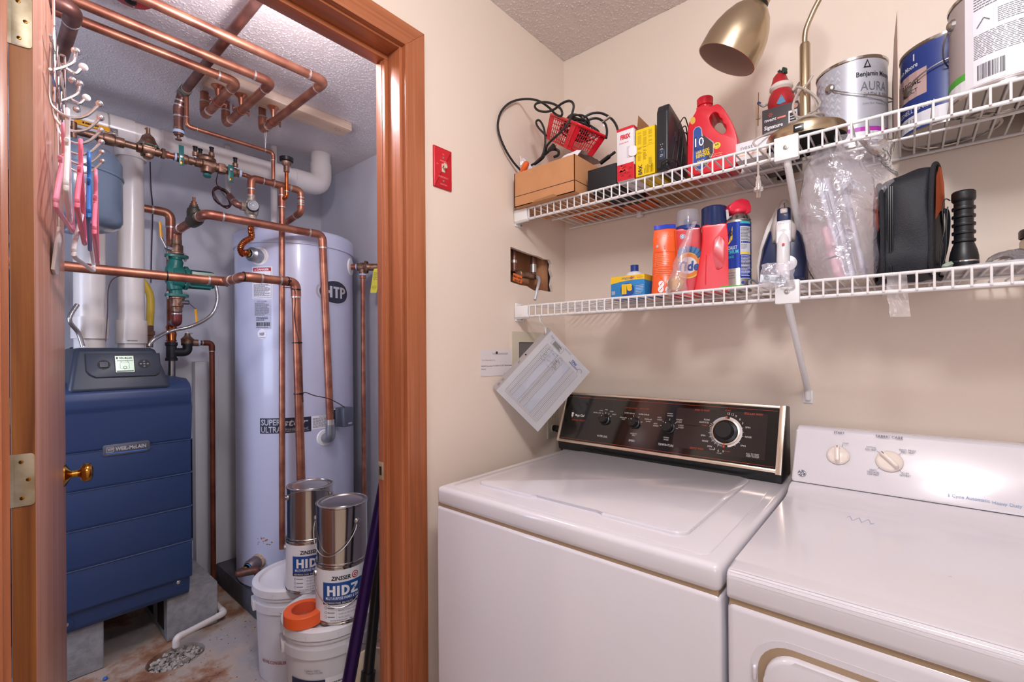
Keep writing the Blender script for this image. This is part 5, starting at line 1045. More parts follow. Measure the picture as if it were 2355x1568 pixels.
# tape
g=G(); c=P(703,1385,z=0.40); c=P(700,1425,z=0.366); c=V((c.x,c.y,0.3665)); OT=mat('orange_tape','F0642A',0.45); M=Matrix.Translation(c)@RZ(2.2)
lathe(g,[(0.041,0.0),(0.062,0.0),(0.0635,0.002),(0.0635,0.036),(0.062,0.038),(0.041,0.038)],OT,M,48); tube(g,[(0.0625,-0.002,0.019),(0.066,0.022,0.019)],0.001,OT,4,M=M)
T=thing('tape_roll','roll of bright orange masking tape lying on the front pail lid','tape',c); part('tape',g,T)
g=G(); lathe(g,[(0.0405,0.0005),(0.0385,0.0005),(0.0385,0.0375),(0.0405,0.0375)],mat('tape_core','D9552E',0.6),M,40); part('core',g,T)
# purple pole + vacuum parts leaning by the door frame
g=G(); p0=P(872,1180,D=1.40); p1=P(803,1560,D=1.33); d=(p1-p0).normalized(); pe=p0+d*((p0.z-0.03)/-d.z); ps=p0-d*0.35
T=thing('mop_pole','dark purple metal pole leaning beside the door frame in front of the pails','pole',pe); tube(g,[ps,pe],0.0185,mat('purple_metal','2E1450',0.3,0.6),20); part('tube',g,T); g=G(); tube(g,[pe+d*-0.02,pe+d*0.02],[0.021,0.018],BLK,16); part('foot',g,T); g=G(); tube(g,[ps,ps-d*0.12],0.016,BLK,16); part('grip',g,T)
T=thing('stick_vacuum','black vacuum wand with a cream round housing tucked behind the right door frame','vacuum cleaner',P(850,1600,D=1.5)*1.0)
g=G(); q0=P(872,1290,D=1.48); q1=P(845,1568,D=1.42); dq=(q1-q0).normalized(); q2=q0+dq*((q0.z-0.05)/-dq.z); q3=V((-0.30,-0.735,0.80)); q0b=q0-dq*0.30
tube(g,smooth_pts([q0b,q0,q1,q2],6),0.0165,BLK,14); part('wand',g,T)
g=G(); w=q1+V((0.0,0.0,0.02)); tube(g,[q1-dq*0.03,q1+dq*0.02],0.022,BLK,16); part('joint',g,T)
g=G(); dc=P(852,1545,D=1.50); lathe(g,[(0,-0.015),(0.06,-0.015),(0.072,-0.008),(0.072,0.006),(0.05,0.014),(0,0.016)],mat('cream_plastic','CDBFA5',0.4),frame(dc,(0.93,-0.35,0.1))@Matrix.Scale(1.0,4),36); part('round_housing',g,T,'cream round housing')
g=G(); cp=[P(868,1350,D=1.52),P(872,1400,D=1.5),P(862,1450,D=1.5),P(850,1478,D=1.52)]; tube(g,smooth_pts(cp,6),0.004,mat('yellow_green_cord','BDB85A',0.5),8); part('cord',g,T,'pale yellow cord')
# ================================================================ hook rack and hangers on the door
def dl(s,off,z): return DM@V((s,off,z))
def rack():
    T=thing('door_hook_rack','chrome over-the-door hook rack with ball-tipped hooks on the open door','hook rack',dl(0.36,0,1.75))
    g=G(); s0,s1=0.135,0.615
    for z in (1.905,1.835): tube(g,[dl(s0,0.012,z),dl(s1,0.012,z)],0.003,CHROME,8)
    for s in (0.215,0.535):
        tube(g,fil([dl(s,0.012,1.80),dl(s,0.012,2.056),dl(s,-0.033,2.056),dl(s,-0.033,2.02)],0.004,3),0.0025,CHROME,8,flat=1.6)
    for k in range(5):
        sa=s0+0.04+k*0.085; tube(g,smooth_pts([dl(sa,0.012,1.905),dl(sa+0.02,0.013,1.95),dl(sa+0.042,0.013,1.965),dl(sa+0.064,0.013,1.95),dl(sa+0.085,0.012,1.905)],5),0.0022,CHROME,6)
        tube(g,[dl(sa,0.012,1.905),dl(sa+0.085,0.012,1.835)],0.0018,CHROME,6); tube(g,[dl(sa+0.085,0.012,1.905),dl(sa,0.012,1.835)],0.0018,CHROME,6)
    part('frame',g,T)
    for k,s in enumerate((0.163,0.241,0.320,0.401,0.481,0.558)):
        g=G(); tube(g,smooth_pts([dl(s,0.012,1.91),dl(s,0.010,1.84),dl(s,0.010,1.785),dl(s,0.022,1.762),dl(s,0.045,1.757),dl(s,0.066,1.770),dl(s,0.084,1.797)],6),0.0031,CHROME,9)
        ball(g,dl(s,0.086,1.801),0.0072,CHROME,3); part('hook',g,T)
    for s in (0.235,0.40):
        g=G(); tube(g,smooth_pts([dl(s,0.012,1.88),dl(s,0.03,1.895),dl(s,0.042,1.91),dl(s,0.046,1.93)],5),0.0036,CHROME,9); ball(g,dl(s,0.046,1.935),0.0085,CHROME,3)
        tube(g,smooth_pts([dl(s,0.030,1.89),dl(s,0.045,1.885),dl(s,0.055,1.90)],5),0.0036,CHROME,9); ball(g,dl(s,0.058,1.904),0.0085,WHT,3); ball(g,dl(s,0.040,1.868),0.0075,CHROME,3); part('double_hook',g,T)
rack()
def hanger(s,off,z,yaw,m,label,roll=0.0,W=0.2,r=0.0048):
    c=dl(s,off,z); M=Matrix.Translation(c)@RZ(math.atan2(DD.y,DD.x)+yaw)@RY(roll); T=thing('clothes_hanger',label,'clothes hanger',c,'plastic clothes hangers'); 
    g=G(); pts=[(0,0,-0.022),(0,0,-0.012)]+[(0.020*math.sin(a)-0.0,0,0.020*math.cos(a)-0.0) for a in (-2.2,-1.5,-0.8,0,0.8,1.5,2.0)]; pts=[(0,0,-0.05),(0,0,-0.035),(-0.008,0,-0.022),(-0.020,0,-0.005),(-0.018,0,0.010),(-0.008,0,0.019),(0.004,0,0.019),(0.016,0,0.010),(0.019,0,-0.004)]
    tube(g,smooth_pts(pts,5),r*0.9,m,10,M=M); part('hook',g,T)
    g=G(); b=[(0,0,-0.048),(-W*0.5,0,-0.10),(-W,0,-0.165),(-W-0.004,0,-0.18),(-W+0.01,0,-0.192),(0,0,-0.192),(W-0.01,0,-0.192),(W+0.004,0,-0.18),(W,0,-0.165),(W*0.5,0,-0.10)]
    tube(g,smooth_pts(b,5,True),r,m,10,closed=True,M=M); 
    for sg in (-1,1): tube(g,smooth_pts([(sg*0.075,0,-0.082),(sg*0.082,0,-0.072),(sg*0.095,0,-0.078)],4),r*0.8,m,8,M=M)
    part('frame',g,T)
PK=mat('pink_plastic','EE7B93',0.3); LP=mat('light_pink_plastic','EFA0B8',0.3); BP=mat('blue_plastic_hanger','2F6FB8',0.3); WP=mat('white_hanger_plastic','E9E4E6',0.3)
hz=1.745
hanger(0.190,0.034,hz+0.015,0.03,WP,'white plastic hanger nearest the camera on the door rack',0.02,0.13)
hanger(0.241,0.026,hz+0.0,-0.03,LP,'light pink plastic hanger behind the nearest white one',-0.05,0.15)
hanger(0.320,0.050,hz,0.0,PK,'bright pink plastic hanger with its hook end showing',0.04,0.17)
hanger(0.401,0.062,hz,0.02,BP,'blue plastic hanger on the door rack',0.03,0.18)
hanger(0.481,0.050,hz-0.06,-0.06,WP,'white plastic hanger at the far end of the door rack',-0.06,0.2)
hanger(0.440,0.074,hz-0.03,0.0,PK,'bright pink plastic hanger beside the blue one',0.05,0.17)
g=G(); s=0.30; M=Matrix.Translation(dl(0.27,0.012,1.495))@RZ(math.atan2(DD.y,DD.x))@RX(0.10); 
prism(g,[(0,-0.05),(0.05,-0.055),(0.11,-0.048),(0.115,0.03),(0.09,0.045),(0.01,0.05),(-0.004,0.0)],0,0.006,mat('cream_card','DDD3CF',0.6),M@RX(PI/2)@Matrix.Scale(-1,4,(0,0,1)),-0.0008)
pr=Print(g,lambda u,v,h:M@V((u,0.0063+h,v))); pr.lines(0.012,-0.035,0.10,0.035,5,GREY,1,0.25,4)
tube(g,[M@V((0.02,0.003,0.045)),dl(0.30,0.012,1.835)],0.0007,WHT,5); solo('hanging_sign','small cream sign with handwriting hanging low on the door','sign',g,dl(0.3,0.01,1.45))
# things glimpsed in the gap behind the door
g=G(); DK=mat('black_steel','1A1A1D',0.5)
T=thing('storage_shelf','dark metal shelf glimpsed through the gap beside the door hinge','shelf',(-1.80,-1.52,0))
for z in (0.35,0.95,1.42,1.86): box(g,(-1.93,-1.72,z),(-1.62,-1.40,z+0.018),DK)
part('shelf_board',g,T); g=G()
for x in (-1.93,-1.64):
    for y in (-1.72,-1.42): box(g,(x,y,0),(x+0.02,y+0.02,2.05),DK)
part('post',g,T)
for z,m,lab,nm in ((0.968,mat('lime_plastic','A9C23A',0.4),'lime green bottle on the shelf in the gap beside the door','bottle'),(1.438,DK,'dark rounded jar on the upper shelf in the gap beside the door','jar')):
    g=G(); lathe(g,[(0,0),(0.04,0),(0.042,0.01),(0.042,0.11),(0.03,0.14),(0.014,0.15),(0.014,0.18),(0,0.18)],m,T3(-1.70,-1.46,z),24); solo(nm,lab,nm,g,(-1.70,-1.46,z))
for k in range(3):
    g=G(); lathe(g,[(0,0),(0.03,0),(0.032,0.004),(0.03,0.008),(0,0.008)],STEEL,frame((-1.615,-1.447,1.60+0.05*k),(1,0.1,0.1)),24); lathe(g,[(0,0.0085),(0.010,0.0085)],DARK,frame((-1.615,-1.447,1.60+0.05*k),(1,0.1,0.1)),16)
    solo('round_lid',('small round silver lid hanging in the door gap, lowest of three','small round silver lid hanging in the door gap, middle of three','small round silver lid hanging in the door gap, topmost of three')[k],'lid',g,None,'round silver lids')
# ================================================================ wire shelves
ZU=1.731; ZL=1.406; YS=-0.305; XE=1.80
def shelf(z,label):
    T=thing('wire_shelf',label,'shelf',(0.9,-0.15,z),'white wire shelves')
    g=G(); wr=0.0024
    zb=z-0.0355
    g2=G(); tube(g2,[(0.058,YS,z),(XE,YS,z)],0.0036,WIRE,10); tube(g2,[(0.058,YS,zb),(XE,YS,zb)],0.0042,WIRE,10); part('front_rail',g2,T)
    g2=G(); tube(g2,[(0.03,-0.012,z-0.004),(XE,-0.012,z-0.004)],0.0034,WIRE,10); tube(g2,[(0.05,-0.155,z-0.0055),(XE,-0.155,z-0.0055)],0.0032,WIRE,10); part('back_rail',g2,T)
    n=int((XE-0.067)/0.0254)+1
    for k in range(n):
        x=0.067+0.0254*k; tube(g,[(x,-0.008,z),(x,YS-0.004,z),(x,YS-0.0065,z-0.003),(x,YS-0.0065,zb)],wr*(0.9),WIRE,7)
    o=part('cross_wires',g,T); 
    for x in (0.32,0.98,1.6):
        g2=G(); box(g2,(x-0.008,-0.024,z-0.014),(x+0.008,0.0,z+0.004),WIRE,0.002); tube(g2,[(x-0.010,-0.014,z-0.012),(x+0.010,-0.014,z-0.012)],0.006,WIRE,8); part('wall_clip',g2,T)
    g2=G(); box(g2,(0.0005,YS-0.002,zb-0.014),(0.004,YS+0.04,zb+0.048 if z<1.5 else zb+0.03),WHT,0.0015); box(g2,(0.003,YS-0.008,zb-0.002),(0.058,YS+0.012,z+0.002),WHT,0.003); tube(g2,[(0.004,YS+0.002,zb+0.002),(0.060,YS+0.002,zb+0.002)],0.0085,WHT,12)
    for dz in (-0.006,) if z>1.5 else (-0.006,0.040): lathe(g2,[(0.0042,0.003),(0.0038,0.0052),(0,0.0056)],STEEL,frame((0.001,YS+0.030,zb+dz),(1,0,0)),12)
    part('end_bracket',g2,T)
    return T
shelf(ZU,'upper white wire shelf with a turned-down lip'); shelf(ZL,'lower white wire shelf with a turned-down lip')
for z,lab in ((ZU,'white angled brace holding the upper wire shelf, mostly behind the clear bag'),(ZL,'white angled brace holding the lower wire shelf, above the washing machine console')):
    T=thing('shelf_brace',lab,'brace',(0.81,0,z-0.27),'shelf braces'); xc=0.812
    g=G(); cw=0.024 if z>1.5 else 0.024; box(g,(xc-cw,YS-0.013,z-0.047),(xc+cw,YS+0.006,z+0.006),WHT,0.002); lathe(g,[(0.006,0.0),(0.0055,0.002),(0.002,0.0025),(0,0.0012)],STEEL,frame((xc,YS-0.0128,z-0.020),(0,-1,0)),14); part('front_clip',g,T)
    g=G(); tube(g,fil([(xc,YS+0.002,z-0.035),(xc,YS+0.004,z-0.05),(xc-0.005,-0.008,z-0.262),(xc-0.005,-0.004,z-0.29)],0.02,4),0.0078,WHT,14); part('strut',g,T)
    g=G(); box(g,(xc-0.016,-0.004,z-0.300),(xc+0.007,0,z-0.265),WHT,0.001); lathe(g,[(0.0045,0),(0.004,0.003),(0,0.0035)],STEEL,frame((xc-0.005,-0.004,z-0.286),(0,-1,0)),12); part('wall_foot',g,T)
ZU+=0.0026; ZL+=0.0026
# ================================================================ film material
def film(name,c,a=0.25,rough=0.12,bump=0.6,scale=30):
    m=bpy.data.materials.new(name); m.use_nodes=True; nt=m.node_tree; L=nt.links.new; nt.nodes.remove(nt.nodes['Principled BSDF']); out=nt.nodes['Material Output']
    tr=nt.nodes.new('ShaderNodeBsdfTransparent'); tr.inputs[0].default_value=(0.97,0.97,0.98,1); gl=nt.nodes.new('ShaderNodeBsdfGlossy'); gl.inputs['Roughness'].default_value=rough
    df=nt.nodes.new('ShaderNodeBsdfDiffuse'); df.inputs[0].default_value=srgb(c)+(1,); tl=nt.nodes.new('ShaderNodeBsdfTranslucent'); tl.inputs[0].default_value=srgb(c)+(1,)
    tc=nt.nodes.new('ShaderNodeTexCoord'); n=nt.nodes.new('ShaderNodeTexNoise'); n.inputs['Scale'].default_value=scale; n.inputs['Detail'].default_value=2; n.inputs['Distortion'].default_value=1.5; L(tc.outputs['Object'],n.inputs['Vector'])
    bp=nt.nodes.new('ShaderNodeBump'); bp.inputs['Strength'].default_value=bump; bp.inputs['Distance'].default_value=0.008; L(n.outputs['Fac'],bp.inputs['Height'])
    for x in (gl,df,tl): L(bp.outputs['Normal'],x.inputs['Normal'])
    ad=nt.nodes.new('ShaderNodeAddShader'); L(df.outputs[0],ad.inputs[0]); L(tl.outputs[0],ad.inputs[1])
    m1=nt.nodes.new('ShaderNodeMixShader'); m1.inputs[0].default_value=a; L(tr.outputs[0],m1.inputs[1]); L(ad.outputs[0],m1.inputs[2])
    fr=nt.nodes.new('ShaderNodeFresnel'); fr.inputs['IOR'].default_value=1.45; L(bp.outputs['Normal'],fr.inputs['Normal']); mr=nt.nodes.new('ShaderNodeMath'); mr.operation='MULTIPLY_ADD'; mr.inputs[1].default_value=0.9; mr.inputs[2].default_value=0.06; L(fr.outputs[0],mr.inputs[0])
    m2=nt.nodes.new('ShaderNodeMixShader'); L(mr.outputs[0],m2.inputs[0]); L(m1.outputs[0],m2.inputs[1]); L(gl.outputs[0],m2.inputs[2]); L(m2.outputs[0],out.inputs['Surface'])
    MATS[name]=m; return m
FILM=film('clear_film','E4E2EA',0.15); FILM2=film('hazy_film','D6D0D2',0.34,0.2); 
def crumple(g,fn,nu,nv,m,a=0.006,s=25,seed=1,**k):
    grid(g,lambda u,v: wob(fn(u,v),a*math.sin(PI*min(max(v,0.05),0.95))**0.3,s,seed),nu,nv,m,**k)
# ================================================================ upper shelf, left to right
KR=mat('kraft_cardboard','C98F62',0.7,var=0.03,vscale=20,bump=0.1,bscale=400); KRI=mat('inner_cardboard','A5764C',0.75)
def cbox():
    x0,x1,y0,y1,z0=0.024,0.262,-0.334,-0.155,ZU; h=0.113; T=thing('cardboard_box','open brown cardboard box with thin black lines, at the left end of the upper shelf','box',(0.14,-0.25,z0)); 
    g=G(); t=0.003
    box(g,(x0,y0,z0),(x1,y1,z0+t),KR); box(g,(x0,y0,z0),(x1,y0+t,z0+h),KR); box(g,(x0,y1-t,z0),(x1,y1,z0+h*1.0),KR); box(g,(x0,y0,z0),(x0+t,y1,z0+h),KR); box(g,(x1-t,y0,z0),(x1,y1,z0+h),KR)
    pr=Print(g,planefn((x0,y0,z0),(1,0,0),(0,0,1)),0.0004); pr.rect(0,0.034,x1-x0,0.0358,INK); pr.text('16',(x1-x0)*0.5,0.1,0.001,INK)
    pr=Print(g,planefn((x1,y0,z0),(0,1,0),(0,0,1)),0.0004); pr.rect(0,0.034,y1-y0,0.0358,INK); pr.poly([(0.118,0.0),(0.126,0.0),(0.158,0.113),(0.150,0.113)],INK); pr.poly([(0.108,0.0),(0.112,0.0),(0.145,0.113),(0.141,0.113)],INK)
    part('box_body',g,T)
    g=G(); prism(g,[(0,0),(0.10,0.0),(0.085,0.010),(0.012,0.006)],0,0.0008,KRI,Matrix(((1,0,0,x0+0.075),(0,0,-1,y0-0.0004),(0,1,0,z0-0.0),(0,0,0,1)))); part('torn_flap',g,T)
    return x0,x1,y0,y1,z0,h
x0,x1,y0,y1,z0,h=cbox()
g=G(); TS=mat('tissue_paper','F0EEF4',0.7)
crumple(g,lambda u,v:V((x0+0.125+0.110*u,y0+0.006+0.160*v,z0+h-0.012+min(1,v*4)*(0.020+0.030*math.sin(PI*(0.25+0.5*u))*u**0.5*(1-0.25*v)))),22,16,TS,0.007,45,3); solo('tissue_paper','crumpled white tissue paper in the brown cardboard box under the red basket','tissue',g,(x0+0.2,y0+0.08,z0+h-0.01))
g=G(); crumple(g,lambda u,v:V((0.030+0.075*u*(1-0.80*v)+0.028*v*(-0.2),-0.305+0.02*u,1.80+0.115*v-0.02*u*v)),14,16,FILM2,0.004,60,5); crumple(g,lambda u,v:V((0.030+0.075*u*(1-0.80*v)-0.005*v,-0.29+0.02*u,1.80+0.115*v-0.02*u*v)),14,16,mat('white_netting','D9D7E2',0.6),0.004,60,8); solo('gauze_pouch','small white gauzy pouch poking up at the left end of the brown box','pouch',g,(0.06,-0.3,1.80))
g=G(); lathe(g,[(0,-0.02),(0.010,-0.02),(0.011,-0.005),(0.010,0.012),(0.007,0.018),(0,0.02)],mat('orange_cap','E8662A',0.4),frame(P(1207,384,y=-0.325)+V((0,0,0.0)),(0.6,-0.2,0.5)),20); solo('rubber_plug','round orange plastic stopper at the left rim of the brown box','stopper',g)
# red basket, tilted on the tissue
def basket():
    C0=P(1327,284,y=-0.285); L0=P(1266,262,y=-0.185); R0=P(1418,324,y=-0.215)
    dn=((R0-C0).cross(L0-C0)).normalized(); dn=dn if dn.z<0 else -dn
    u=(L0-C0); v=(R0-C0); v=v-u.normalized()*v.dot(u.normalized()); dn=u.cross(v).normalized(); dn=dn if dn.z<0 else -dn
    H=0.078; tp=0.84; T=thing('plastic_basket','bright red latticed plastic basket full of black cables, tilted in the cardboard box','basket',C0+dn*H)
    ce=C0+(u+v)/2
    def pt(a,b,k): s=1-(1-tp)*k; return ce+(u*(a-0.5)+v*(b-0.5))*s+dn*H*k
    g=G(); BR=mat('basket_red','DD1A2E',0.35)
    def bar(a,b,w=0.0016): tube(g,[a,b],w,BR,6)
    # corner panels
    for (a,b) in ((0,0),(1,0),(1,1),(0,1)):
        sa=1 if a==0 else -1; sb=1 if b==0 else -1
        for k0 in range(1):
            pa=0.16; vs=[pt(a+sa*pa,b,0),pt(a,b,0),pt(a,b+sb*pa,0),pt(a+sa*pa,b,1),pt(a,b,1),pt(a,b+sb*pa,1)]
            g.add(vs,[[0,1,4,3],[1,2,5,4]],BR)
    for e,(A,B) in enumerate((((0,0),(1,0)),((1,0),(1,1)),((1,1),(0,1)),((0,1),(0,0)))):
        n=12 if e%2==0 else 14
        for i in range(n+1):
            t=i/n; a=A[0]+(B[0]-A[0])*t; b=A[1]+(B[1]-A[1])*t; bar(pt(a,b,0),pt(a,b,1),0.0011)
        for k in (0.12,0.3,0.48,0.66,0.84): bar(pt(*A,k),pt(*B,k),0.0011)
        for k,w in ((0.04,0.0022),(0.97,0.0022)): bar(pt(*A,k),pt(*B,k),w)
    part('lattice',g,T)
    g=G(); rim=[pt(-0.02,-0.02,0),pt(1.02,-0.02,0),pt(1.02,1.02,0),pt(-0.02,1.02,0)]; pts=[]
    for i in range(4):
        p=rim[i]; a=rim[i-1]; b=rim[(i+1)%4]
        for t in range(5): k=t/4; pts.append((p+(a-p)*0.12)*(1-k)**2+p*2*k*(1-k)+(p+(b-p)*0.12)*k*k)
    tube(g,pts,0.0042,BR,8,closed=True,up=dn); part('rim',g,T)
    g=G(); vs=[pt(0,0,1),pt(1,0,1),pt(1,1,1),pt(0,1,1)]; g.add(vs,[[0,1,2,3]],BR); part('floor',g,T)
    return pt,dn
bpt,bdn=basket()
CB=mat('black_cable','1E1E20',0.45)
g=G(); rr_=random.Random(11)
for k in range(7):
    ph=rr_.uniform(0,6); pts=[]
    for i in range(14):
        a=i*2*PI/14; pts.append(bpt(0.5+(0.36-0.02*k)*math.cos(a+ph),0.5+(0.36-0.015*k)*math.sin(a+ph),0.45-0.12*k+0.12*math.sin(2*a+k)))
    tube(g,smooth_pts(pts,3,True),0.0032,CB,7,closed=True)
for k in range(4):
    c=bpt(0.35,0.55,0.0); pts=[c+_cx*(-0.02+0.042*math.cos(a)+0.012*k)+_cy*(0.002+0.028*math.sin(a)-0.004*k)+_f*(0.01*math.sin(2*a)+0.006*k) for a in [i*PI/6 for i in range(12)]]
    tube(g,smooth_pts(pts,3,True),0.0032,CB,7,closed=True)
T=solo('cable_bundle','tangled bundle of black cables heaped in the red basket','cables',g,bpt(0.5,0.5,0.5))
g=G(); lp=[P(1335,300,y=-0.20),P(1340,275,y=-0.20),P(1358,262,y=-0.19),P(1382,260,y=-0.18),P(1405,272,y=-0.18),P(1418,290,y=-0.18),P(1423,312,y=-0.18)]
tube(g,smooth_pts(lp,6),0.0038,CB,9); lp=[P(1345,300,y=-0.19),P(1352,278,y=-0.19),P(1372,272,y=-0.18),P(1390,282,y=-0.18),P(1396,300,y=-0.18),P(1394,318,y=-0.19)]; tube(g,smooth_pts(lp,6),0.0038,CB,9)
solo('black_cable','thick black cable arching over the right side of the red basket','cable',g,P(1423,312,y=-0.18))
g=G(); a=P(1385,282,y=-0.205); b=P(1404,267,y=-0.205); tube(g,[a,a+(b-a)*0.55],0.0035,STEEL,10); tube(g,[a+(b-a)*0.5,b],0.0048,CHROME,10); solo('coax_connector','small shiny coaxial plug sticking out above the basket cables','connector',g,a)
g=G(); lp=[P(1197,391,y=-0.30),P(1180,372,x=0.016),P(1163,345,x=0.014),P(1149,312,x=0.012),P(1145,285,x=0.012),P(1152,258,x=0.013),P(1170,238,x=0.014),P(1195,229,x=0.018),P(1222,228,y=-0.30),P(1243,234,y=-0.29),P(1262,247,y=-0.29),P(1277,262,y=-0.29),P(1289,267,y=-0.295),P(1293,261,y=-0.30),P(1289,250,y=-0.30),P(1275,240,y=-0.305),P(1255,235,y=-0.305),P(1236,237,y=-0.30),P(1230,245,y=-0.30),P(1238,254,y=-0.30),P(1256,257,y=-0.30),P(1275,251,y=-0.30),P(1292,238,y=-0.30),P(1308,232,y=-0.30),P(1318,238,y=-0.30),P(1318,253,y=-0.30),P(1308,280,y=-0.31),P(1290,303,y=-0.315),P(1268,323,y=-0.315),P(1257,337,y=-0.31),P(1255,350,y=-0.30),P(1248,364,y=-0.30),P(1230,378,y=-0.29)]
tube(g,smooth_pts(lp,6),0.0037,CB,9); T=solo('black_cable','long thick black cable in wide loops over the left end of the upper shelf','cable',g,P(1197,391,y=-0.30))
g=G(); lp=[P(1222,380,y=-0.31),P(1240,368,y=-0.31),P(1250,350,y=-0.31),P(1254,325,y=-0.31),P(1252,300,y=-0.31),P(1245,282,y=-0.30),P(1238,276,y=-0.30),P(1233,281,y=-0.30),P(1238,293,y=-0.30),P(1256,312,y=-0.31)]
tube(g,smooth_pts(lp,6),0.0034,CB,9); lp=[P(1228,378,y=-0.30),P(1250,358,y=-0.30),P(1268,344,y=-0.30),P(1283,346,y=-0.30),P(1284,356,y=-0.29),P(1274,361,y=-0.29)]; tube(g,smooth_pts(lp,6),0.0045,CB,9)
solo('black_cable','short black power cord with a narrow loop left of the red basket','cable',g,P(1222,380,y=-0.31))
g=G(); tube(g,[P(1262,346,y=-0.315),P(1275,335,y=-0.315)],[0.006,0.009],CB,10); 
for d in (-1,1): tube(g,[P(1274,335+d*3,y=-0.315),P(1280,330+d*3,y=-0.315)],0.001,BRASS,6)
solo('power_plug','black plug with brass prongs in front of the red basket','plug',g)
g=G(); a=P(1381,375,y=-0.28); b=P(1402,359,y=-0.28); tube(g,[a,b],0.0062,BLK,12); tube(g,[b,b+(b-a)*0.6],0.004,CB,10); solo('cable_barrel','thick black cable barrel under the right corner of the basket','cable',g,a)
g=G(); crumple(g,lambda u,v:P(1320+75*u,295-55*v*(1-abs(u-0.45)),y=-0.14)+V((0,0.01*math.sin(6*u),0)),14,12,FILM,0.005,50,9); solo('clear_bag','scrap of clear plastic bag rising behind the basket cables','bag',g)
# black box and odds behind
g=G(); box(g,(0.285,-0.30,ZU),(0.382,-0.10,ZU+0.066),mat('black_card','1C1D22',0.6),0.003); solo('black_box','matte black box between the cardboard box and the red and white box','box',g)
g=G(); box(g,(0.10,-0.15,ZU),(0.262,-0.025,ZU+0.05),mat('orange_card','E5742E',0.6),0.002); pr=Print(g,lambda u,v,h:V((0.12+u,-0.03-v,ZU-h))); pr.text('DE/RYD',0.10,0.03,0.02,INK,1,bold=0.03); solo('orange_box','flat orange box lying at the back of the upper shelf above the left bracket','box',g)
g=G(); box(g,(0.29,-0.095,ZU),(0.395,-0.02,ZU+0.055),mat('black_orange_card','D85E26',0.6),0.002); solo('orange_box','small orange box at the back of the upper shelf behind the black box','box',g)
g=G(); box(g,(0.405,-0.135,ZU),(0.53,-0.02,ZU+0.07),KR,0.002); box(g,(0.42,-0.11,ZU-0.0006),(0.49,-0.06,ZU+0.001),KRI); solo('tan_box','tan cardboard box at the back behind the yellow box','box',g)
# smoke alarm box
def firex():
    x0,x1,y0,y1=0.3935,0.444,-0.318,-0.195; h=0.148; T=thing('detector_box','tall white and red retail box with red FIREX lettering','box',(x0+0.025,-0.25,ZU)); g=G(); WC=mat('white_card','E4E0E4',0.4); box(g,(x0,y0,ZU),(x1,y1,ZU+h),WC,0.0008)
    RC=mat('red_card','CF2230',0.4); RD=mat('dark_red_card','A81A26',0.4); RL=mat('light_red_card','E04A42',0.4)
    pr=Print(g,planefn((x0,y0,ZU),(1,0,0),(0,0,1))); w=x1-x0; pr.rect(0,0,w,0.046,RC); pr.rect(0,h-0.008,w,h,RC)
    for k in range(16): a=rr_.uniform(0,w-0.014); b=rr_.uniform(0.004,0.04); pr.poly([(a,b),(a+0.013,b+rr_.uniform(-0.003,0.004)),(a+rr_.uniform(0.002,0.012),b+0.007)],rr_.choice((RD,RL)),2)
    pr.text('FIREX',w*0.52,h-0.026,0.012,RC,2,bold=0.05,w=w*0.6,shear=-0.0); pr.text('Smoke Alarm',w*0.42,h-0.042,0.005,RL,2,w=w*0.55); pr.rect(w*0.6,0.06,w*0.8,0.092,mat('pale_device','D2CBD4',0.4),2); pr.rect(w*0.8,0.062,w,0.09,WC,3)
    pr=Print(g,planefn((x1,y0,ZU),(0,1,0),(0,0,1))); pr.rect(0,0,0.12,0.040,RC); pr.lines(0.01,0.09,0.11,0.14,5,GREY); pr.rect(0,h-0.008,0.12,h,RC)
    part('carton',g,T); g=G(); prism(g,rrect(0.022,0.028,0.008,4),0,0.0012,WC,frame((x1-0.002,y0-0.001,ZU+0.075),(0.25,-1,0.0),(1,0.2,0))); part('tuck_flap',g,T)
firex()
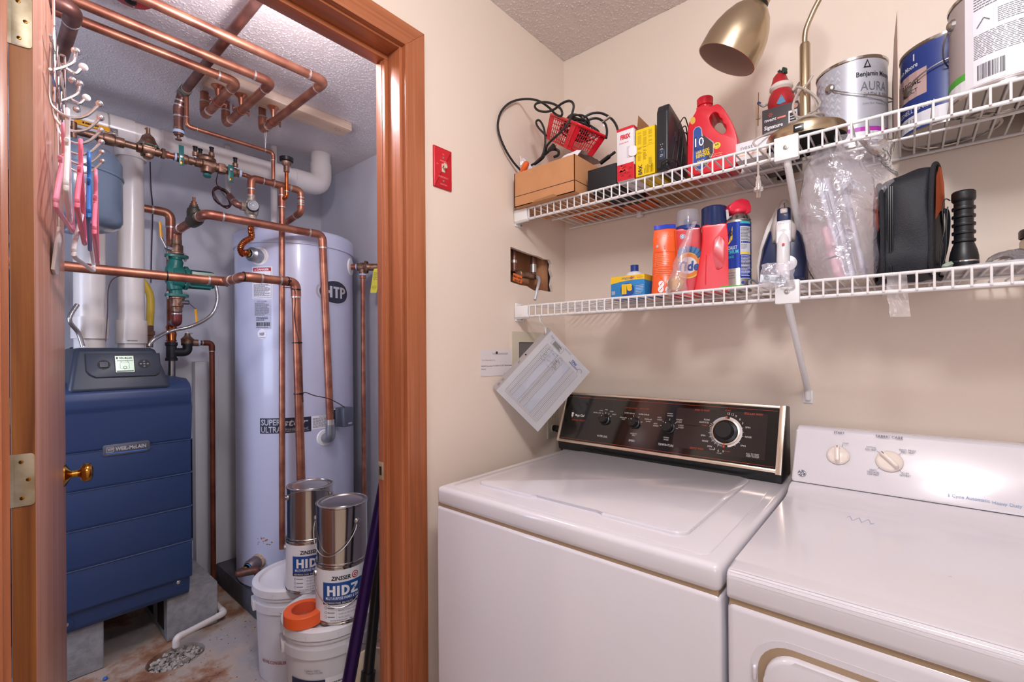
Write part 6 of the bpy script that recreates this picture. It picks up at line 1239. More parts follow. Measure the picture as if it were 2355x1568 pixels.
def brk():
    x0,x1,y0,y1=0.4465,0.5045,-0.312,-0.20; h=0.131; T=thing('detector_box','yellow retail box with BRK lettering and its cardboard top flap standing open','box',(x0+0.03,-0.25,ZU)); YC=mat('yellow_card','E9C514',0.45); g=G(); t=0.0012
    for a,b in (((x0,y0,ZU),(x1,y1,ZU+t)),((x0,y0,ZU),(x1,y0+t,ZU+h)),((x0,y1-t,ZU),(x1,y1,ZU+h)),((x0,y0,ZU),(x0+t,y1,ZU+h)),((x1-t,y0,ZU),(x1,y1,ZU+h))): box(g,a,b,YC)
    pr=Print(g,planefn((x0,y0,ZU),(1,0,0),(0,0,1))); w=x1-x0; OC=mat('ochre_ink','9C8214',0.5); pr.text('BRK',w*0.24,0.020,0.011,INK,1,bold=0.02,rot=PI/2,w=0.028); pr.line(0,h*0.62,w,h*0.62,0.0005,OC)
    for c in range(3): 
        for r in range(14): 
            if rr_.random()<0.85: pr.rect(w*(0.12+0.27*c),0.045+r*0.0026 if c<2 else 0.02+r*0.002,w*(0.12+0.27*c)+w*0.2*rr_.uniform(0.6,1),0.0462+r*0.0026 if c<2 else 0.0208+r*0.002,OC)
            if rr_.random()<0.85: pr.rect(w*(0.12+0.27*c),h*0.65+r*0.0028,w*(0.12+0.27*c)+w*0.18,h*0.65+r*0.0028+0.001,OC)
    for k in range(7): pr.rect(w*0.45+k*0.004,0.006,w*0.45+k*0.004+0.0012,0.03-rr_.uniform(0,0.01),INK)
    part('carton',g,T); g=G(); prism(g,[(0,0),(w,0),(w*0.97,0.03),(w*0.62,0.055),(w*0.28,0.060),(w*0.05,0.02)],0,0.0012,KRI,Matrix.Translation((x0,y1,ZU+h))@RX(PI/2-0.12),0.0); prism(g,[(0,0),(0.10,0),(0.09,0.045),(0.01,0.05)],0,0.0012,KRI,Matrix(((0,0,-0.1,x0+0.001),(1,0,0,y0+0.008),(0,1,0,ZU+h),(0,0,0,1)))); part('top_flap',g,T,'bare brown inner side of the open flap')
brk()
def modem():
    c=V((0.5275,-0.25,ZU)); T=thing('modem','upright black modem with a silver-lettered front strip and its cord wound around','modem',c); MB=mat('modem_black','1F2127',0.32)
    # side outline in (y,z); x thickness
    out=[(-0.075,0.008),(-0.070,0.0),(0.060,0.0),(0.070,0.02),(0.080,0.06),(0.075,0.11),(0.055,0.145),(0.02,0.168),(-0.055,0.187),(-0.062,0.186),(-0.072,0.165)]
    g=G(); prism(g,[(p[0],p[1]*0.94) for p in out],-0.0155,0.0155,MB,Matrix(((0,0,1,c.x),(1,0,0,c.y),(0,1,0,c.z),(0,0,0,1))),-0.004,3); 
    for k in range(9): box(g,(c.x+0.0150,c.y-0.03+0.010*k,c.z+0.03),(c.x+0.0162,c.y-0.028+0.010*k,c.z+0.14-0.001*k*k),DARK)
    lathe(g,[(0.014,0),(0.012,0.0018),(0,0.002)],MB,frame((c.x+0.0155,c.y-0.02,c.z+0.10),(1,0,0)),24)
    part('case',g,T)
    g=G(); f=planefn((c.x,c.y-0.0752,c.z),(1,0,0),(0,0.02,1)); Mx=Matrix(((1,0,0,c.x),(0,0.05,-1,c.y-0.0745),(0,1,0.05,c.z),(0,0,0,1))); prism(g,rrect(0.017,0.135,0.005,3,-0.001,0.093),0,0.0022,mat('modem_strip','39465A',0.15,0.3),Mx,0.0008)
    pr=Print(g,lambda u,v,h:Mx@V((u,v,0.0024+h))); pr.disc(-0.001,0.152,0.0035,0.0035,WHITEINK,1,14)
    for k in range(7): pr.disc(-0.001,0.133-0.014*k,0.005,0.006,LGREY,1,12,PI*0.15,PI*0.85,0.7); pr.disc(-0.001,0.130-0.014*k,0.0008,0.0008,WHITEINK,1,8)
    pr.rect(-0.005,0.034,0.003,0.0355,LGREY); pr.rect(-0.005,0.038,0.003,0.0395,LGREY); part('front_strip',g,T,'glossy strip of status lights')
    g=G(); 
    for k in range(3): tube(g,smooth_pts([c+V((0.020,-0.06+0.03*k,0.01)),c+V((0.024+0.003*k,-0.05+0.02*k,0.06)),c+V((0.022,-0.02+0.02*k,0.12)),c+V((0.024,0.02+0.012*k,0.165-0.02*k)),c+V((0.02,0.06,0.16-0.03*k)),c+V((0.027,0.085,0.10)),c+V((0.03,0.075,0.03))],6),0.0016,CB,7)
    tube(g,smooth_pts([c+V((0.0,-0.08,0.006)),c+V((0.01,-0.09,0.015)),c+V((0.03,-0.06,0.02)),c+V((0.03,-0.0,0.008)),c+V((0.01,0.03,0.004))],6),0.0025,CB,8)
    part('power_cord',g,T)
modem()
# red jug
def outline_solid(g,outer,hole,half,m,M,bev):
    t=bmesh.new(); L=[]
    for lp in ([outer] if hole is None else [outer,hole]):
        vs=[t.verts.new((p[0],p[1],-half)) for p in lp]; L+=[t.edges.new((vs[i],vs[(i+1)%len(vs)])) for i in range(len(vs))]
    r=bmesh.ops.triangle_fill(t,edges=L,use_beauty=True); fs=[f for f in r['geom'] if isinstance(f,bmesh.types.BMFace)]
    e=bmesh.ops.extrude_face_region(t,geom=fs)
    for v in [x for x in e['geom'] if isinstance(x,bmesh.types.BMVert)]: v.co.z=half
    bmesh.ops.recalc_face_normals(t,faces=t.faces[:])
    bmesh.ops.dissolve_limit(t,angle_limit=0.01,verts=t.verts[:],edges=t.edges[:])
    ed=[e for e in t.edges if len(e.link_faces)==2 and e.calc_face_angle(0)>1.2 and abs(e.verts[0].co.z-e.verts[1].co.z)<1e-6]
    bmesh.ops.bevel(t,geom=ed,offset=bev,segments=5,profile=0.5,affect='EDGES',clamp_overlap=True)
    g.merge(t,m,M)
def cr2(ctrl,n=5): return [(p.x,p.y) for p in smooth_pts([(a,b,0) for a,b in ctrl],n,True)]
def jug():
    c=V((0.617,-0.185,ZU)); T=thing('cleaner_jug','red plastic drain cleaner jug with a big handle and a blue and yellow label','jug',c); RJ=mat('jug_red','D8192E',0.3,coat=0.2)
    fd=V((CAM.x-c.x-0.25,CAM.y-c.y,0)).normalized(); rt=V((-fd.y,fd.x,0)); M=Matrix(((rt.x,0,fd.x,c.x),(rt.y,0,fd.y,c.y),(0,1,0,c.z),(0,0,0,1)))
    o=cr2([(-0.060,0.004),(-0.062,0.03),(-0.062,0.08),(-0.061,0.125),(-0.056,0.15),(-0.044,0.166),(-0.038,0.176),(-0.036,0.183),(-0.008,0.183),(-0.003,0.176),(0.008,0.177),(0.018,0.176),(0.030,0.162),(0.045,0.132),(0.057,0.10),(0.063,0.07),(0.064,0.03),(0.060,0.004),(0.03,0.0),(-0.03,0.0)],4)
    hl=cr2([(-0.004,0.148),(0.006,0.157),(0.016,0.152),(0.021,0.140),(0.027,0.133),(0.029,0.122),(0.036,0.114),(0.036,0.100),(0.028,0.094),(0.014,0.106),(0.000,0.128)],4)
    g=G(); outline_solid(g,o,hl[::-1],0.036,RJ,M,0.016); part('bottle',g,T)
    g=G(); Mc=Matrix.Translation(M@V((-0.0225,0.182,0))); lathe(g,[(0.0165,0),(0.0165,0.006),(0.0175,0.008),(0.0175,0.014),(0.0205,0.016),(0.0205,0.034),(0.0195,0.0365),(0,0.037)],RJ,Mc,32)
    for k in range(36): a=k*PI/18; box(g,(0.0203,-0.0005,0.018),(0.0209,0.0005,0.035),RJ,M=Mc@RZ(a))
    part('cap',g,T)
    g=G(); f=lambda u,v,h:M@V((u,v,0.0363+h)); pr=Print(g,f); DBL=mat('jug_label_blue','2B4E9E',0.35); DKL=mat('jug_label_dark','3A2E34',0.35); YLL=mat('jug_label_yellow','F0CE30',0.4)
    pr.poly([(-0.048,0.030),(-0.046,0.122),(-0.040,0.130),(-0.030,0.130),(-0.024,0.122),(-0.022,0.105),(-0.006,0.090),(0.006,0.078),(0.006,0.050),(-0.006,0.026),(-0.024,0.008),(-0.040,0.012)],LGREY,1)
    pr.poly([(-0.046,0.030),(-0.0445,0.121),(-0.039,0.128),(-0.031,0.128),(-0.026,0.121),(-0.024,0.09),(-0.020,0.06),(-0.018,0.03),(-0.028,0.012),(-0.039,0.015)],DBL,2); pr.poly([(-0.021,0.105),(-0.006,0.088),(0.004,0.076),(0.004,0.050),(-0.006,0.028),(-0.022,0.012),(-0.016,0.03),(-0.018,0.06)],DKL,2)
    pr.text('10',-0.030,0.087,0.026,INK,3,bold=0.05,w=0.026); pr.text('10',-0.030,0.087,0.023,WHITEINK,4,bold=0.01,w=0.023); pr.text('MINUTE',-0.031,0.069,0.008,NAVYP,4,bold=0.03,w=0.027); pr.text('HAIR CLOG',-0.022,0.060,0.008,YLL,4,bold=0.03,w=0.034,rot=0.12); pr.text('REMOVER',-0.021,0.050,0.009,YLL,4,bold=0.03,w=0.036,rot=0.12)
    pr.poly([(-0.044,0.040),(-0.010,0.044),(-0.020,0.016),(-0.034,0.014)],DBL,4); pr.text('FAST',-0.026,0.034,0.006,YLL,5,bold=0.02,rot=0.1); pr.text('ACTING',-0.024,0.026,0.006,YLL,5,bold=0.02,rot=0.1)
    pr.disc(0.014,0.066,0.009,0.009,YLL,3,22); pr.text('64',0.014,0.069,0.006,INK,4,bold=0.03); pr.text('FL. OZ.',0.014,0.061,0.003,INK,4); pr.text("Won't Harm Pipes",0.010,0.045,0.003,YLL,3,w=0.034); pr.text('Pipe Safe Formula',0.010,0.040,0.0022,WHITEINK,3,w=0.030)
    pr.disc(-0.047,0.150,0.007,0.010,mat('gold_sticker','D9B04A',0.3),1,16)
    part('label',g,T)
NAVYP=mat('navy_print','1C2C5E',0.4)
jug()
# nest box and the boxes behind
g=G(); WC=MATS['white_card']; box(g,(0.688,-0.245,ZU),(0.772,-0.10,ZU+0.045),WC,0.0012); pr=Print(g,planefn((0.688,-0.245,ZU),(1,0,0),(0,0,1))); pr.text('nest',0.026,0.031,0.0105,GREY,1,w=0.028); pr.rect(0,0.010,0.084,0.013,mat('peach_stripe','E8B590',0.5))
pr=Print(g,lambda u,v,h:V((0.69+u,-0.11-v,ZU-h))); pr.lines(0.01,0.02,0.07,0.06,5,LGREY,1,0.3); solo('white_box','small white box with grey lettering in front of the dark thermostat box','box',g)
g=G(); box(g,(0.64,-0.095,ZU),(0.73,-0.02,ZU+0.035),WC,0.001); solo('white_box','flat white box at the back beside the red jug','box',g)
def nvent():
    x0,x1,y0,y1=0.722,0.806,-0.118,-0.06; h=0.168; z=ZU; g=G(); GC=mat('charcoal_card','474246',0.45); T=thing('thermostat_box','charcoal retail box lettered Signature, standing behind the lamp','box',(0.764,-0.09,z)); box(g,(x0,y0,z),(x1,y1,z+h),GC,0.001); box(g,(x0-0.0004,y0+0.002,z),(x0+0.001,y1,z+h),mat('plum_card','5A2D6E',0.5))
    pr=Print(g,planefn((x0,y0,z),(1,0,0),(0,0,1))); OR=mat('orange_print','E2552E',0.4)
    for k in range(6): a=k*PI/3; pr.line(0.020+0.002*math.cos(a),h-0.018+0.002*math.sin(a),0.020+0.0055*math.cos(a),h-0.018+0.0055*math.sin(a),0.0013,OR)
    pr.text('nvent',0.006,h-0.030,0.009,WHITEINK,1,'l',bold=0.01,w=0.028); pr.rect(0.036,h-0.034,0.056,h-0.029,OR); pr.text('RAYCHEM',0.046,h-0.0315,0.003,WHITEINK,2,w=0.018); pr.text('Signature',0.005,h-0.050,0.010,WHITEINK,1,'l',bold=0.025,w=0.044)
    for k,s in enumerate(('Programmable thermostat','Floor heating solution','Thermostat programmable','Plancher chauffant')): pr.text(s,0.005,h-0.062-0.006*k,0.003,LGREY,1,'l',w=0.036)
    pr.rect(0.062,h-0.060,0.082,h-0.022,WHITEINK); pr.rect(0.065,h-0.050,0.079,h-0.028,INK,2); pr.lines(0.066,h-0.048,0.078,h-0.034,2,WHITEINK,3,0.3); pr.disc(0.078,h-0.012,0.006,0.006,mat('peach_photo','D39A84',0.5),1,14)
    part('carton',g,T)
nvent()
def ornament():
    c=P(1797,238,y=-0.035); b=V((c.x,c.y,ZU)); T=thing('ornament','round red painted holiday ornament with a green sprig on top and thin striped arms','ornament',b); RO=mat('ornament_red','B3212A',0.4,var=0.12,vscale=40); z=c.z-ZU
    g=G(); k=0.032; M=Matrix.Translation((c.x,c.y,c.z+0.004)); lathe(g,[(0,-0.040),(0.022,-0.036),(0.032,-0.018),(0.034,0.0),(0.030,0.018),(0.024,0.030)],RO,M,32); 
    pr=Print(g,lambda u,v,h:M@V((( (0.0345+h)*math.sin(u)),-(0.0345+h)*math.cos(u),v))); lathe(g,[(0.012,-z-0.004),(0.012,-0.038)],DARK,M,14)
    part('body',g,T)
    g=G(); lathe(g,[(0.024,0.030),(0.029,0.036),(0.029,0.043),(0.025,0.048)],mat('cream_band','E4DCD3',0.6,bump=0.5,bscale=200),M,28); lathe(g,[(0.025,0.046),(0.020,0.058),(0.016,0.072),(0.009,0.080),(0,0.082)],RO,M@RY(-0.06),24); part('red_cap',g,T,'tapered red top with a cream band')
    g=G(); 
    for q in range(14): a=rr_.uniform(0,6.28); pebble(g,M@V((0.008*math.cos(a)+0.004,0.008*math.sin(a)-0.004,0.080+rr_.uniform(-0.004,0.006))),0.005,mat('dark_green_sprig','2F4B3E',0.5))
    pebble(g,M@V((0.006,-0.008,0.088)),0.0035,mat('brown_berry','A8806A',0.5)); part('sprig',g,T)
    g=G(); ST=mat('striped_arm','3A3A40',0.5,c2='C9C4BE',vscale=120)
    tube(g,smooth_pts([M@V((-0.030,-0.008,0.004)),M@V((-0.042,-0.012,-0.002)),M@V((-0.052,-0.014,0.006))],5),0.003,ST,8); tube(g,smooth_pts([M@V((0.030,-0.008,0.012)),M@V((0.040,-0.012,0.024)),M@V((0.050,-0.014,0.034))],5),0.003,ST,8); part('arms',g,T)
    g=G(); pebble(g,M@V((-0.054,-0.014,0.009)),0.006,mat('blue_mitten','3E5A86',0.5)); a=M@V((-0.054,-0.016,0.040)); b_=M@V((-0.056,-0.016,-0.055)); tube(g,[a,b_],0.0011,BRASS,6); lathe(g,[(0.004,0),(0.006,0.0005),(0.004,0.001)],BRASS,frame(b_+(a-b_)*0.2,(a-b_)),12); part('ski_pole',g,T,'thin brass ski pole')
    g=G(); BLP=mat('blue_vest','3F7FA6',0.5); g.add([M@V(p) for p in ((0.006,-0.0335,0.006),(-0.006,-0.0345,-0.016),(0.002,-0.0335,-0.020),(0.016,-0.0305,-0.016))],[[0,1,2,3]],BLP); part('blue_patch',g,T)
ornament()
# ================================================================ lamp
def lamp_obj():
    BN=mat('antique_brass','B9A78C',0.27,0.95,bump=0.05,bscale=500); b=V((0.838,-0.235,ZU)); T=thing('desk_lamp','antique brass gooseneck lamp with a bell shade standing on the upper shelf','lamp',b); M=Matrix.Translation(b)
    g=G(); lathe(g,[(0,0.002),(0.078,0.002),(0.080,0.004)],mat('black_felt','18181A',0.9),M,56); lathe(g,[(0.080,0.004),(0.081,0.007),(0.081,0.024),(0.079,0.029),(0.072,0.033),(0.03,0.040),(0.014,0.043),(0.011,0.048),(0,0.048)],BN,M,64)
    lathe(g,[(0.0110,0.046),(0.0110,0.236),(0.0095,0.241),(0,0.241)],BN,M,28); BP0=part('base_and_post',g,T)
    g=G(); a=math.atan2(CAM.y-b.y,CAM.x-b.x)-0.16; Mu=M@RZ(a)@T3(0.0805,0,0.0145); box(g,(-0.002,-0.010,-0.0085),(0.0025,0.010,0.0085),BLK,0.0015,M=Mu); box(g,(0.0024,-0.006,-0.001),(0.0029,0.006,0.002),WHITEINK,M=Mu); part('usb_port',g,BP0)
    g=G(); sc=(P(1616,118,y=-0.31)+P(1727,160,y=-0.31))/2; nk=P(1741,8,y=-0.30); axd=(nk-sc).normalized(); top=nk+axd*0.05
    pts=[b+V((0,0,0.235)),b+V((0,-0.001,0.255)),b+V((0.004,-0.003,0.275)),b+V((0.018,-0.006,0.305)),b+V((0.038,-0.015,0.34)),b+V((0.04,-0.03,0.39)),b+V((-0.01,-0.05,0.43)),top+V((0.03,0.01,0.05)),top+axd*0.02,top]
    tube(g,smooth_pts(pts,8),0.0058,BN,14); part('gooseneck',g,T)
    L=(nk-sc).length; R=(P(1616,118,y=-0.31)-P(1727,160,y=-0.31)).length/2
    g=G(); Ms=frame(sc,axd); lathe(g,[(R*0.965,0.0),(R,0.0),(R*1.0,0.006),(R*0.985,L*0.3),(R*0.92,L*0.48),(R*0.80,L*0.66),(R*0.64,L*0.82),(R*0.46,L*0.93),(R*0.34,L*0.985),(R*0.34,L)],BN,Ms,56); lathe(g,[(R*0.965,0.0),(R*0.955,L*0.3),(R*0.8,L*0.6),(R*0.4,L*0.9),(0,L*0.92)],mat('shade_inner','B59B8E',0.6),Ms,40); part('shade',g,T)
    g=G(); lathe(g,[(R*0.35,L*0.985),(R*0.36,L),(R*0.355,L+0.004)],BLK,Ms,30); lathe(g,[(R*0.34,L+0.002),(R*0.34,L+0.05),(R*0.30,L+0.055),(0,L+0.055)],BN,Ms,30); part('socket_neck',g,T)
    # clear cord wound on the base
    CC=mat('clear_cord','DCD3CB',0.15,trans=0.55,ior=1.4); g=G(); pts=[]
    for k in range(52): a=k*0.55; r=0.026+0.005*math.sin(k*0.7)+0.00015*k; pts.append(b+V((r*math.cos(a),r*math.sin(a),0.046+0.0003*k+0.004*math.sin(k))))
    pts+= [b+V((0.03,-0.02,0.075)),b+V((0.014,-0.026,0.11)),b+V((-0.012,-0.018,0.135)),b+V((-0.018,0.008,0.13)),b+V((0.010,-0.020,0.115)),b+V((0.022,-0.020,0.09)),b+V((0.026,-0.01,0.06)),b+V((-0.01,-0.03,0.06)),b+V((-0.022,-0.02,0.09)),b+V((-0.012,-0.02,0.12)),b+V((0.008,-0.022,0.135)),b+V((0.018,-0.022,0.15))]
    tube(g,smooth_pts(pts,4),0.0026,CC,8); part('coiled_cord',g,T,'clear plastic cord wound round the post')
    g=G(); h=P(1744,380,y=-0.322); e=P(1744,408,y=-0.322); pts=[b+V((-0.03,-0.01,0.05)),b+V((-0.075,-0.02,0.045)),b+V((-0.10,-0.05,0.02)),P(1770,362,y=-0.318),P(1752,376,y=-0.322),h,e]; tube(g,smooth_pts(pts,6),0.0024,CC,8)
    Mp=Matrix.Translation(e); lathe(g,[(0.003,0.004),(0.0048,0.0),(0.0042,-0.006),(0.0060,-0.010),(0.0066,-0.022),(0.0100,-0.024),(0.0105,-0.031),(0.007,-0.033),(0,-0.034)],CC,Mp,16); 
    for s in (-1,1): box(g,(s*0.003-0.0006,-0.0025,-0.047),(s*0.003+0.0006,0.0025,-0.033),CHROME,M=Mp@RZ(0.9))
    part('hanging_plug',g,T,'clear plug with two flat prongs hanging below the shelf')
lamp_obj()
# ================================================================ paint cans on the shelf
def shelfcan(c,label,r,h,side,prints,handle=None,a=0.0):
    c=V((c[0],c[1],ZU)); return paintcan((c.x,c.y),ZU,label,'paint cans on the upper shelf',prints,side,r,h,handle=handle)
SG=mat('can_silver_grey','BFC1CC',0.35,0.25)
def aura(pr):
    h=0.212; MG=mat('magenta_stripe','B33FB0',0.4); LW=mat('can_label_white','E6E4EA',0.4); pr.rect(-0.14,0.012,0.14,0.034,LW,1,16); pr.rect(-0.14,0.034,0.14,0.044,MG,2,16)
    WT=mat('pale_silver_print','E4E6F0',0.4)
    for i in range(-4,2):
        for j in range(8):
            u=-0.040+i*0.0135; v=0.06+j*0.017+(0.0085 if i%2 else 0)
            if v>h-0.02: continue
            for s,l in ((0.0066,2),(0.0040,4)): pr.poly([(u-s,v-s*0.8),(u+s,v-s*0.8),(u,v+s*1.1)],WT,l); pr.poly([(u-s*0.8,v-s*0.68),(u+s*0.8,v-s*0.68),(u,v+s*0.85)],SG,l+1)
    pr.poly([(0.024,0.182),(0.040,0.182),(0.032,0.202)],INK,2); pr.poly([(0.028,0.185),(0.036,0.185),(0.032,0.196)],SG,3)
    pr.text('Benjamin Moore',0.010,0.168,0.011,INK,2,'l',bold=0.02,w=0.085); pr.text('AURA',0.018,0.139,0.021,GREY,2,'l',w=0.062); pr.text('BATH & SPA',0.024,0.119,0.0095,GREY,2,'l',w=0.062); pr.rect(0.034,0.106,0.07,0.1066,GREY,2,3); pr.text('Color Rich Waterborne',0.022,0.098,0.004,GREY,2,'l'); pr.text('BASE 1',0.04,0.024,0.006,GREY,3,'l'); pr.text('MATTE FINISH',0.036,0.066,0.005,GREY,2,'l')
shelfcan((0.914,-0.082),'silver-grey paint can with triangle pattern and magenta stripe beside the lamp',0.0725,0.212,SG,aura,handle=(-0.60,2.54,0.050,0.158))
NB2=mat('regal_blue','2B3F86',0.4)
def regal(pr):
    LW=MATS['can_label_white']; pr.rect(-0.12,0.010,0.15,0.040,LW,1,18); SI=mat('pale_pink_print','C9A9A4',0.4)
    pr.text('Benjamin Moore',-0.052,0.150,0.010,WHITEINK,2,'r',bold=0.015,w=0.08); pr.rect(-0.11,0.078,-0.035,0.135,SI,2,4); pr.text('REGAL',-0.046,0.112,0.013,INK,3,'r',w=0.05); pr.text('SELECT',-0.052,0.094,0.008,INK,3,'r',w=0.04); pr.text('EGGSHELL FINISH',-0.022,0.052,0.010,WHITEINK,2,'r',w=0.10); pr.text('K548 1X',-0.055,0.028,0.010,GREY,3,'r',w=0.05); pr.rect(-0.062,0.160,-0.059,0.175,WHITEINK,2)
shelfcan((1.090,-0.092),'royal blue paint can right of the thin cardboard sheet',0.083,0.192,NB2,regal,handle=(-0.9,1.6,-0.03,0.10))
TP=mat('can_taupe','A79A98',0.35)
def bigp(pr):
    LW=MATS['can_label_white']; GN=mat('leaf_green_stripe','4FA83C',0.4); pr.rect(-0.14,0.010,0.14,0.034,LW,1,20); pr.rect(-0.14,0.034,-0.055,0.047,GN,2,6); pr.rect(-0.060,0.012,0.14,0.188,LW,3,14)
    for k in range(22): pr.rect(-0.040+k*0.0017,0.020,-0.040+k*0.0017+rr_.choice((0.0006,0.0011)),0.048,INK,4)
    pr.lines(-0.045,0.060,0.06,0.105,14,GREY,4,0.4,2); pr.lines(-0.012,0.112,0.03,0.14,8,GREY,4,0.4,3); pr.lines(-0.045,0.15,0.0,0.18,6,GREY,4,0.4,7); pr.rect(-0.046,0.11,-0.016,0.142,mat('pale_blue_panel','D9DEEC',0.5),4); pr.line(-0.04,0.118,-0.03,0.132,0.002,GREY,5); pr.line(-0.03,0.132,-0.022,0.124,0.0015,GREY,5); pr.disc(0.03,0.146,0.008,0.008,BLUEINK,4,18,ri=0.6)
shelfcan((1.166,-0.222),'large taupe and white paint can with a green stripe and barcode at the front right',0.083,0.198,TP,bigp,handle=(-1.12,-3.3,0.05,0.160))
shelfcan((1.292,-0.088),'plain paint can at the back right, only its base showing through the upper shelf wires',0.083,0.192,CANM,None)
g=G(); a=P(2057,330,y=-0.155); T_=V((1.0,0,0)); prism(g,[(-0.235,0),(-0.06,0),(-0.055,0.16),(-0.13,0.232),(-0.225,0.245),(-0.235,0.10)],-0.001,0.001,mat('thin_tan_card','CDB9A9',0.7),T3(1.0,-0.15,0)@RZ(0.07)@T3(-1.0,0.15,0)@Matrix(((0,0,1,1.0),(1,0,0,0.0),(0,1,0,ZU),(0,0,0,1)))); solo('cardboard_sheet','thin tan cardboard sheet seen edge-on between the silver-grey and blue cans','cardboard',g,(1.0,-0.15,ZU))
g=G(); crumple(g,lambda u,v:V((1.10+0.05*u,-0.245-0.02*v,1.905+0.045*v+0.01*u)),12,8,FILM2,0.006,60,4); solo('plastic_wrap','scrap of clear wrap on the rim of the big front can','wrap',g)
# ================================================================ lower shelf, left to right
def allbox():
    x0,x1,y0,y1=0.341,0.448,-0.262,-0.19; h=0.066; g=G(); BX=mat('detergent_blue','2E86C8',0.4); YX=mat('detergent_yellow','F1C629',0.4); T=thing('detergent_box','small blue and yellow laundry box standing upside down on the lower shelf','box',(0.39,-0.22,ZL)); box(g,(x0,y0,ZL),(x1,y1,ZL+h),BX,0.001)
    W=x1-x0; pr=Print(g,planefn((x0,y0,ZL),(1,0,0),(0,0,1))); pts=[(0,h),(W,h),(W,h*0.78)]+[(W*(1-k/10),h*(0.78+0.05*math.sin(PI*k/10))-h*0.1*(k/10)) for k in range(1,11)]; pr.poly(pts,YX,1); DBX=mat('detergent_navy','1D4E9C',0.4)
    pr.disc(W*0.5,h*0.36,0.022,0.021,DBX,2,28); pr.text('all',W*0.49,h*0.40,0.026,YX,3,bold=0.05,rot=PI,w=0.033); pr.text('stainlifter',W*0.52,h*0.87,0.008,BLUEINK,3,rot=PI,w=0.042); pr.disc(W*0.63,h*0.88,0.005,0.005,mat('orange_star','E8662A',0.4),2,5); pr.rect(W*0.03,h*0.2,W*0.13,h*0.36,LGREY,2); pr.lines(W*0.74,h*0.15,W*0.97,h*0.55,6,WHITEINK,2,0.25,5); pr.lines(W*0.78,h*0.84,W*0.97,h*0.95,2,mat('orange_ink','D9772A',0.5),2,0.4,3)
    pr=Print(g,planefn((x1,y0,ZL),(0,1,0),(0,0,1))); pr.rect(0,h*0.75,0.072,h,YX); part('carton',g,T)
allbox()
g=G(); c=V((0.352,-0.125,ZL)); T=thing('bottle','small white bottle with a dark blue cap behind the upside-down laundry box','bottle',c); M=Matrix.Translation(c); lathe(g,[(0,0),(0.028,0),(0.030,0.004),(0.030,0.085),(0.024,0.096),(0.012,0.100)],WHT,M,28); part('body',g,T); g=G(); lathe(g,[(0.0125,0.098),(0.0125,0.120),(0,0.121)],mat('cap_navy','1E3F8E',0.35),M,24); part('cap',g,T)
def soft(name,label,cat,c,W,H,D,mats,nu=20,nv=16,a=0.003,s=30,yaw=0.0,seed=1,topw=0.3,lean=(0,0),prints=None,slim=0.9,mname='body'):
    """pillow-shaped pouch: front/back faces bulging, sealed flat at the top; origin at the base centre"""
    c=V(c); R=RZ(yaw); g=G(); T=thing(name,label,cat,c)
    def f(sgn):
        def fn(u,v):
            w=W*(1-(1-slim)*v); x=(u-0.5)*w; d=D/2*(math.sin(PI*u)**0.55)*((1-v)**0.5*(1-topw)+topw*(1-v)) if v<1 else 0
            return c+R@V((x+lean[0]*v*v,sgn*(-1)*d+lean[1]*v*v,H*v))
        return fn
    crumple(g,f(1),nu,nv,mats[0],a,s,seed); crumple(g,f(-1),nu,nv,mats[0],a,s,seed)
    if prints: prints(g,f(1),a,s,seed)
    part(mname,g,T); return T
OP=mat('pouch_orange','F0602A',0.3)
def pouchprint(g,fn,a,s,seed):
    def f(u,v,h): v=min(max(v,0.001),0.999); p=wob(fn(u,v),a*math.sin(PI*min(max(v,0.05),0.95))**0.3,s,seed); return p+V((0.25,-1,0)).normalized()*(0.0012+h)
    pr=Print(g,f); DB=mat('pouch_blue','2440B8',0.35); OK=mat('pouch_orange_dark','D44E1C',0.35)
    for i in range(10):
        pr.poly([(i/10,0.93),((i+1)/10,0.93),((i+1)/10,0.995),(i/10,0.995)],DB,1)
    for k in range(5): pr.disc(0.2+k*0.14,0.84,0.045,0.030,mat('pouch_pale','F4A070',0.4),1,14,ri=0.8)
    for i in range(8): pr.rect(0.05+i*0.11,0.60,0.05+(i+1)*0.11,0.604,OK,1)
    pr.lines(0.08,0.38,0.62,0.57,7,mat('pouch_pale2','F49468',0.4),1,0.35,3); pr.lines(0.12,0.27,0.85,0.36,4,MATS['pouch_pale2'],1,0.35,4); pr.rect(0.42,0.64,0.50,0.69,OK,1); pr.disc(0.16,0.68,0.05,0.02,LGREY,1,10)
    for u,v in ((0.32,0.14),(0.62,0.16),(0.30,0.07),(0.55,0.06)): pr.disc(u,v,0.10,0.045,WHITEINK,1,14); pr.line(u-0.05,v-0.02,u+0.05,v+0.02,0.012,REDL,2)
    for u in (0.9,): pr.rect(u,0.3,0.93,0.9,OK,1)
soft('detergent_pouch','tall orange plastic pouch with a blue top edge and white warning symbols','pouch',(0.507,-0.255,ZL),0.075,0.20,0.05,[OP],yaw=0.50,seed=2,lean=(0,0.012),slim=0.80,prints=pouchprint)
soft('purple_pouch','low purple plastic pouch lying beside the orange one','pouch',(0.470,-0.215,ZL),0.035,0.06,0.05,[mat('pouch_purple','6A3C7E',0.4)],seed=4,yaw=0.2)
RT=mat('detergent_red','E2222C',0.28,coat=0.2); CLB=mat('smoky_blue_cap','1D3468',0.12,trans=0.25,ior=1.45,coat=0.3); CLR=mat('clear_cap','D8DAE6',0.08,alpha=0.42,spec=0.8)
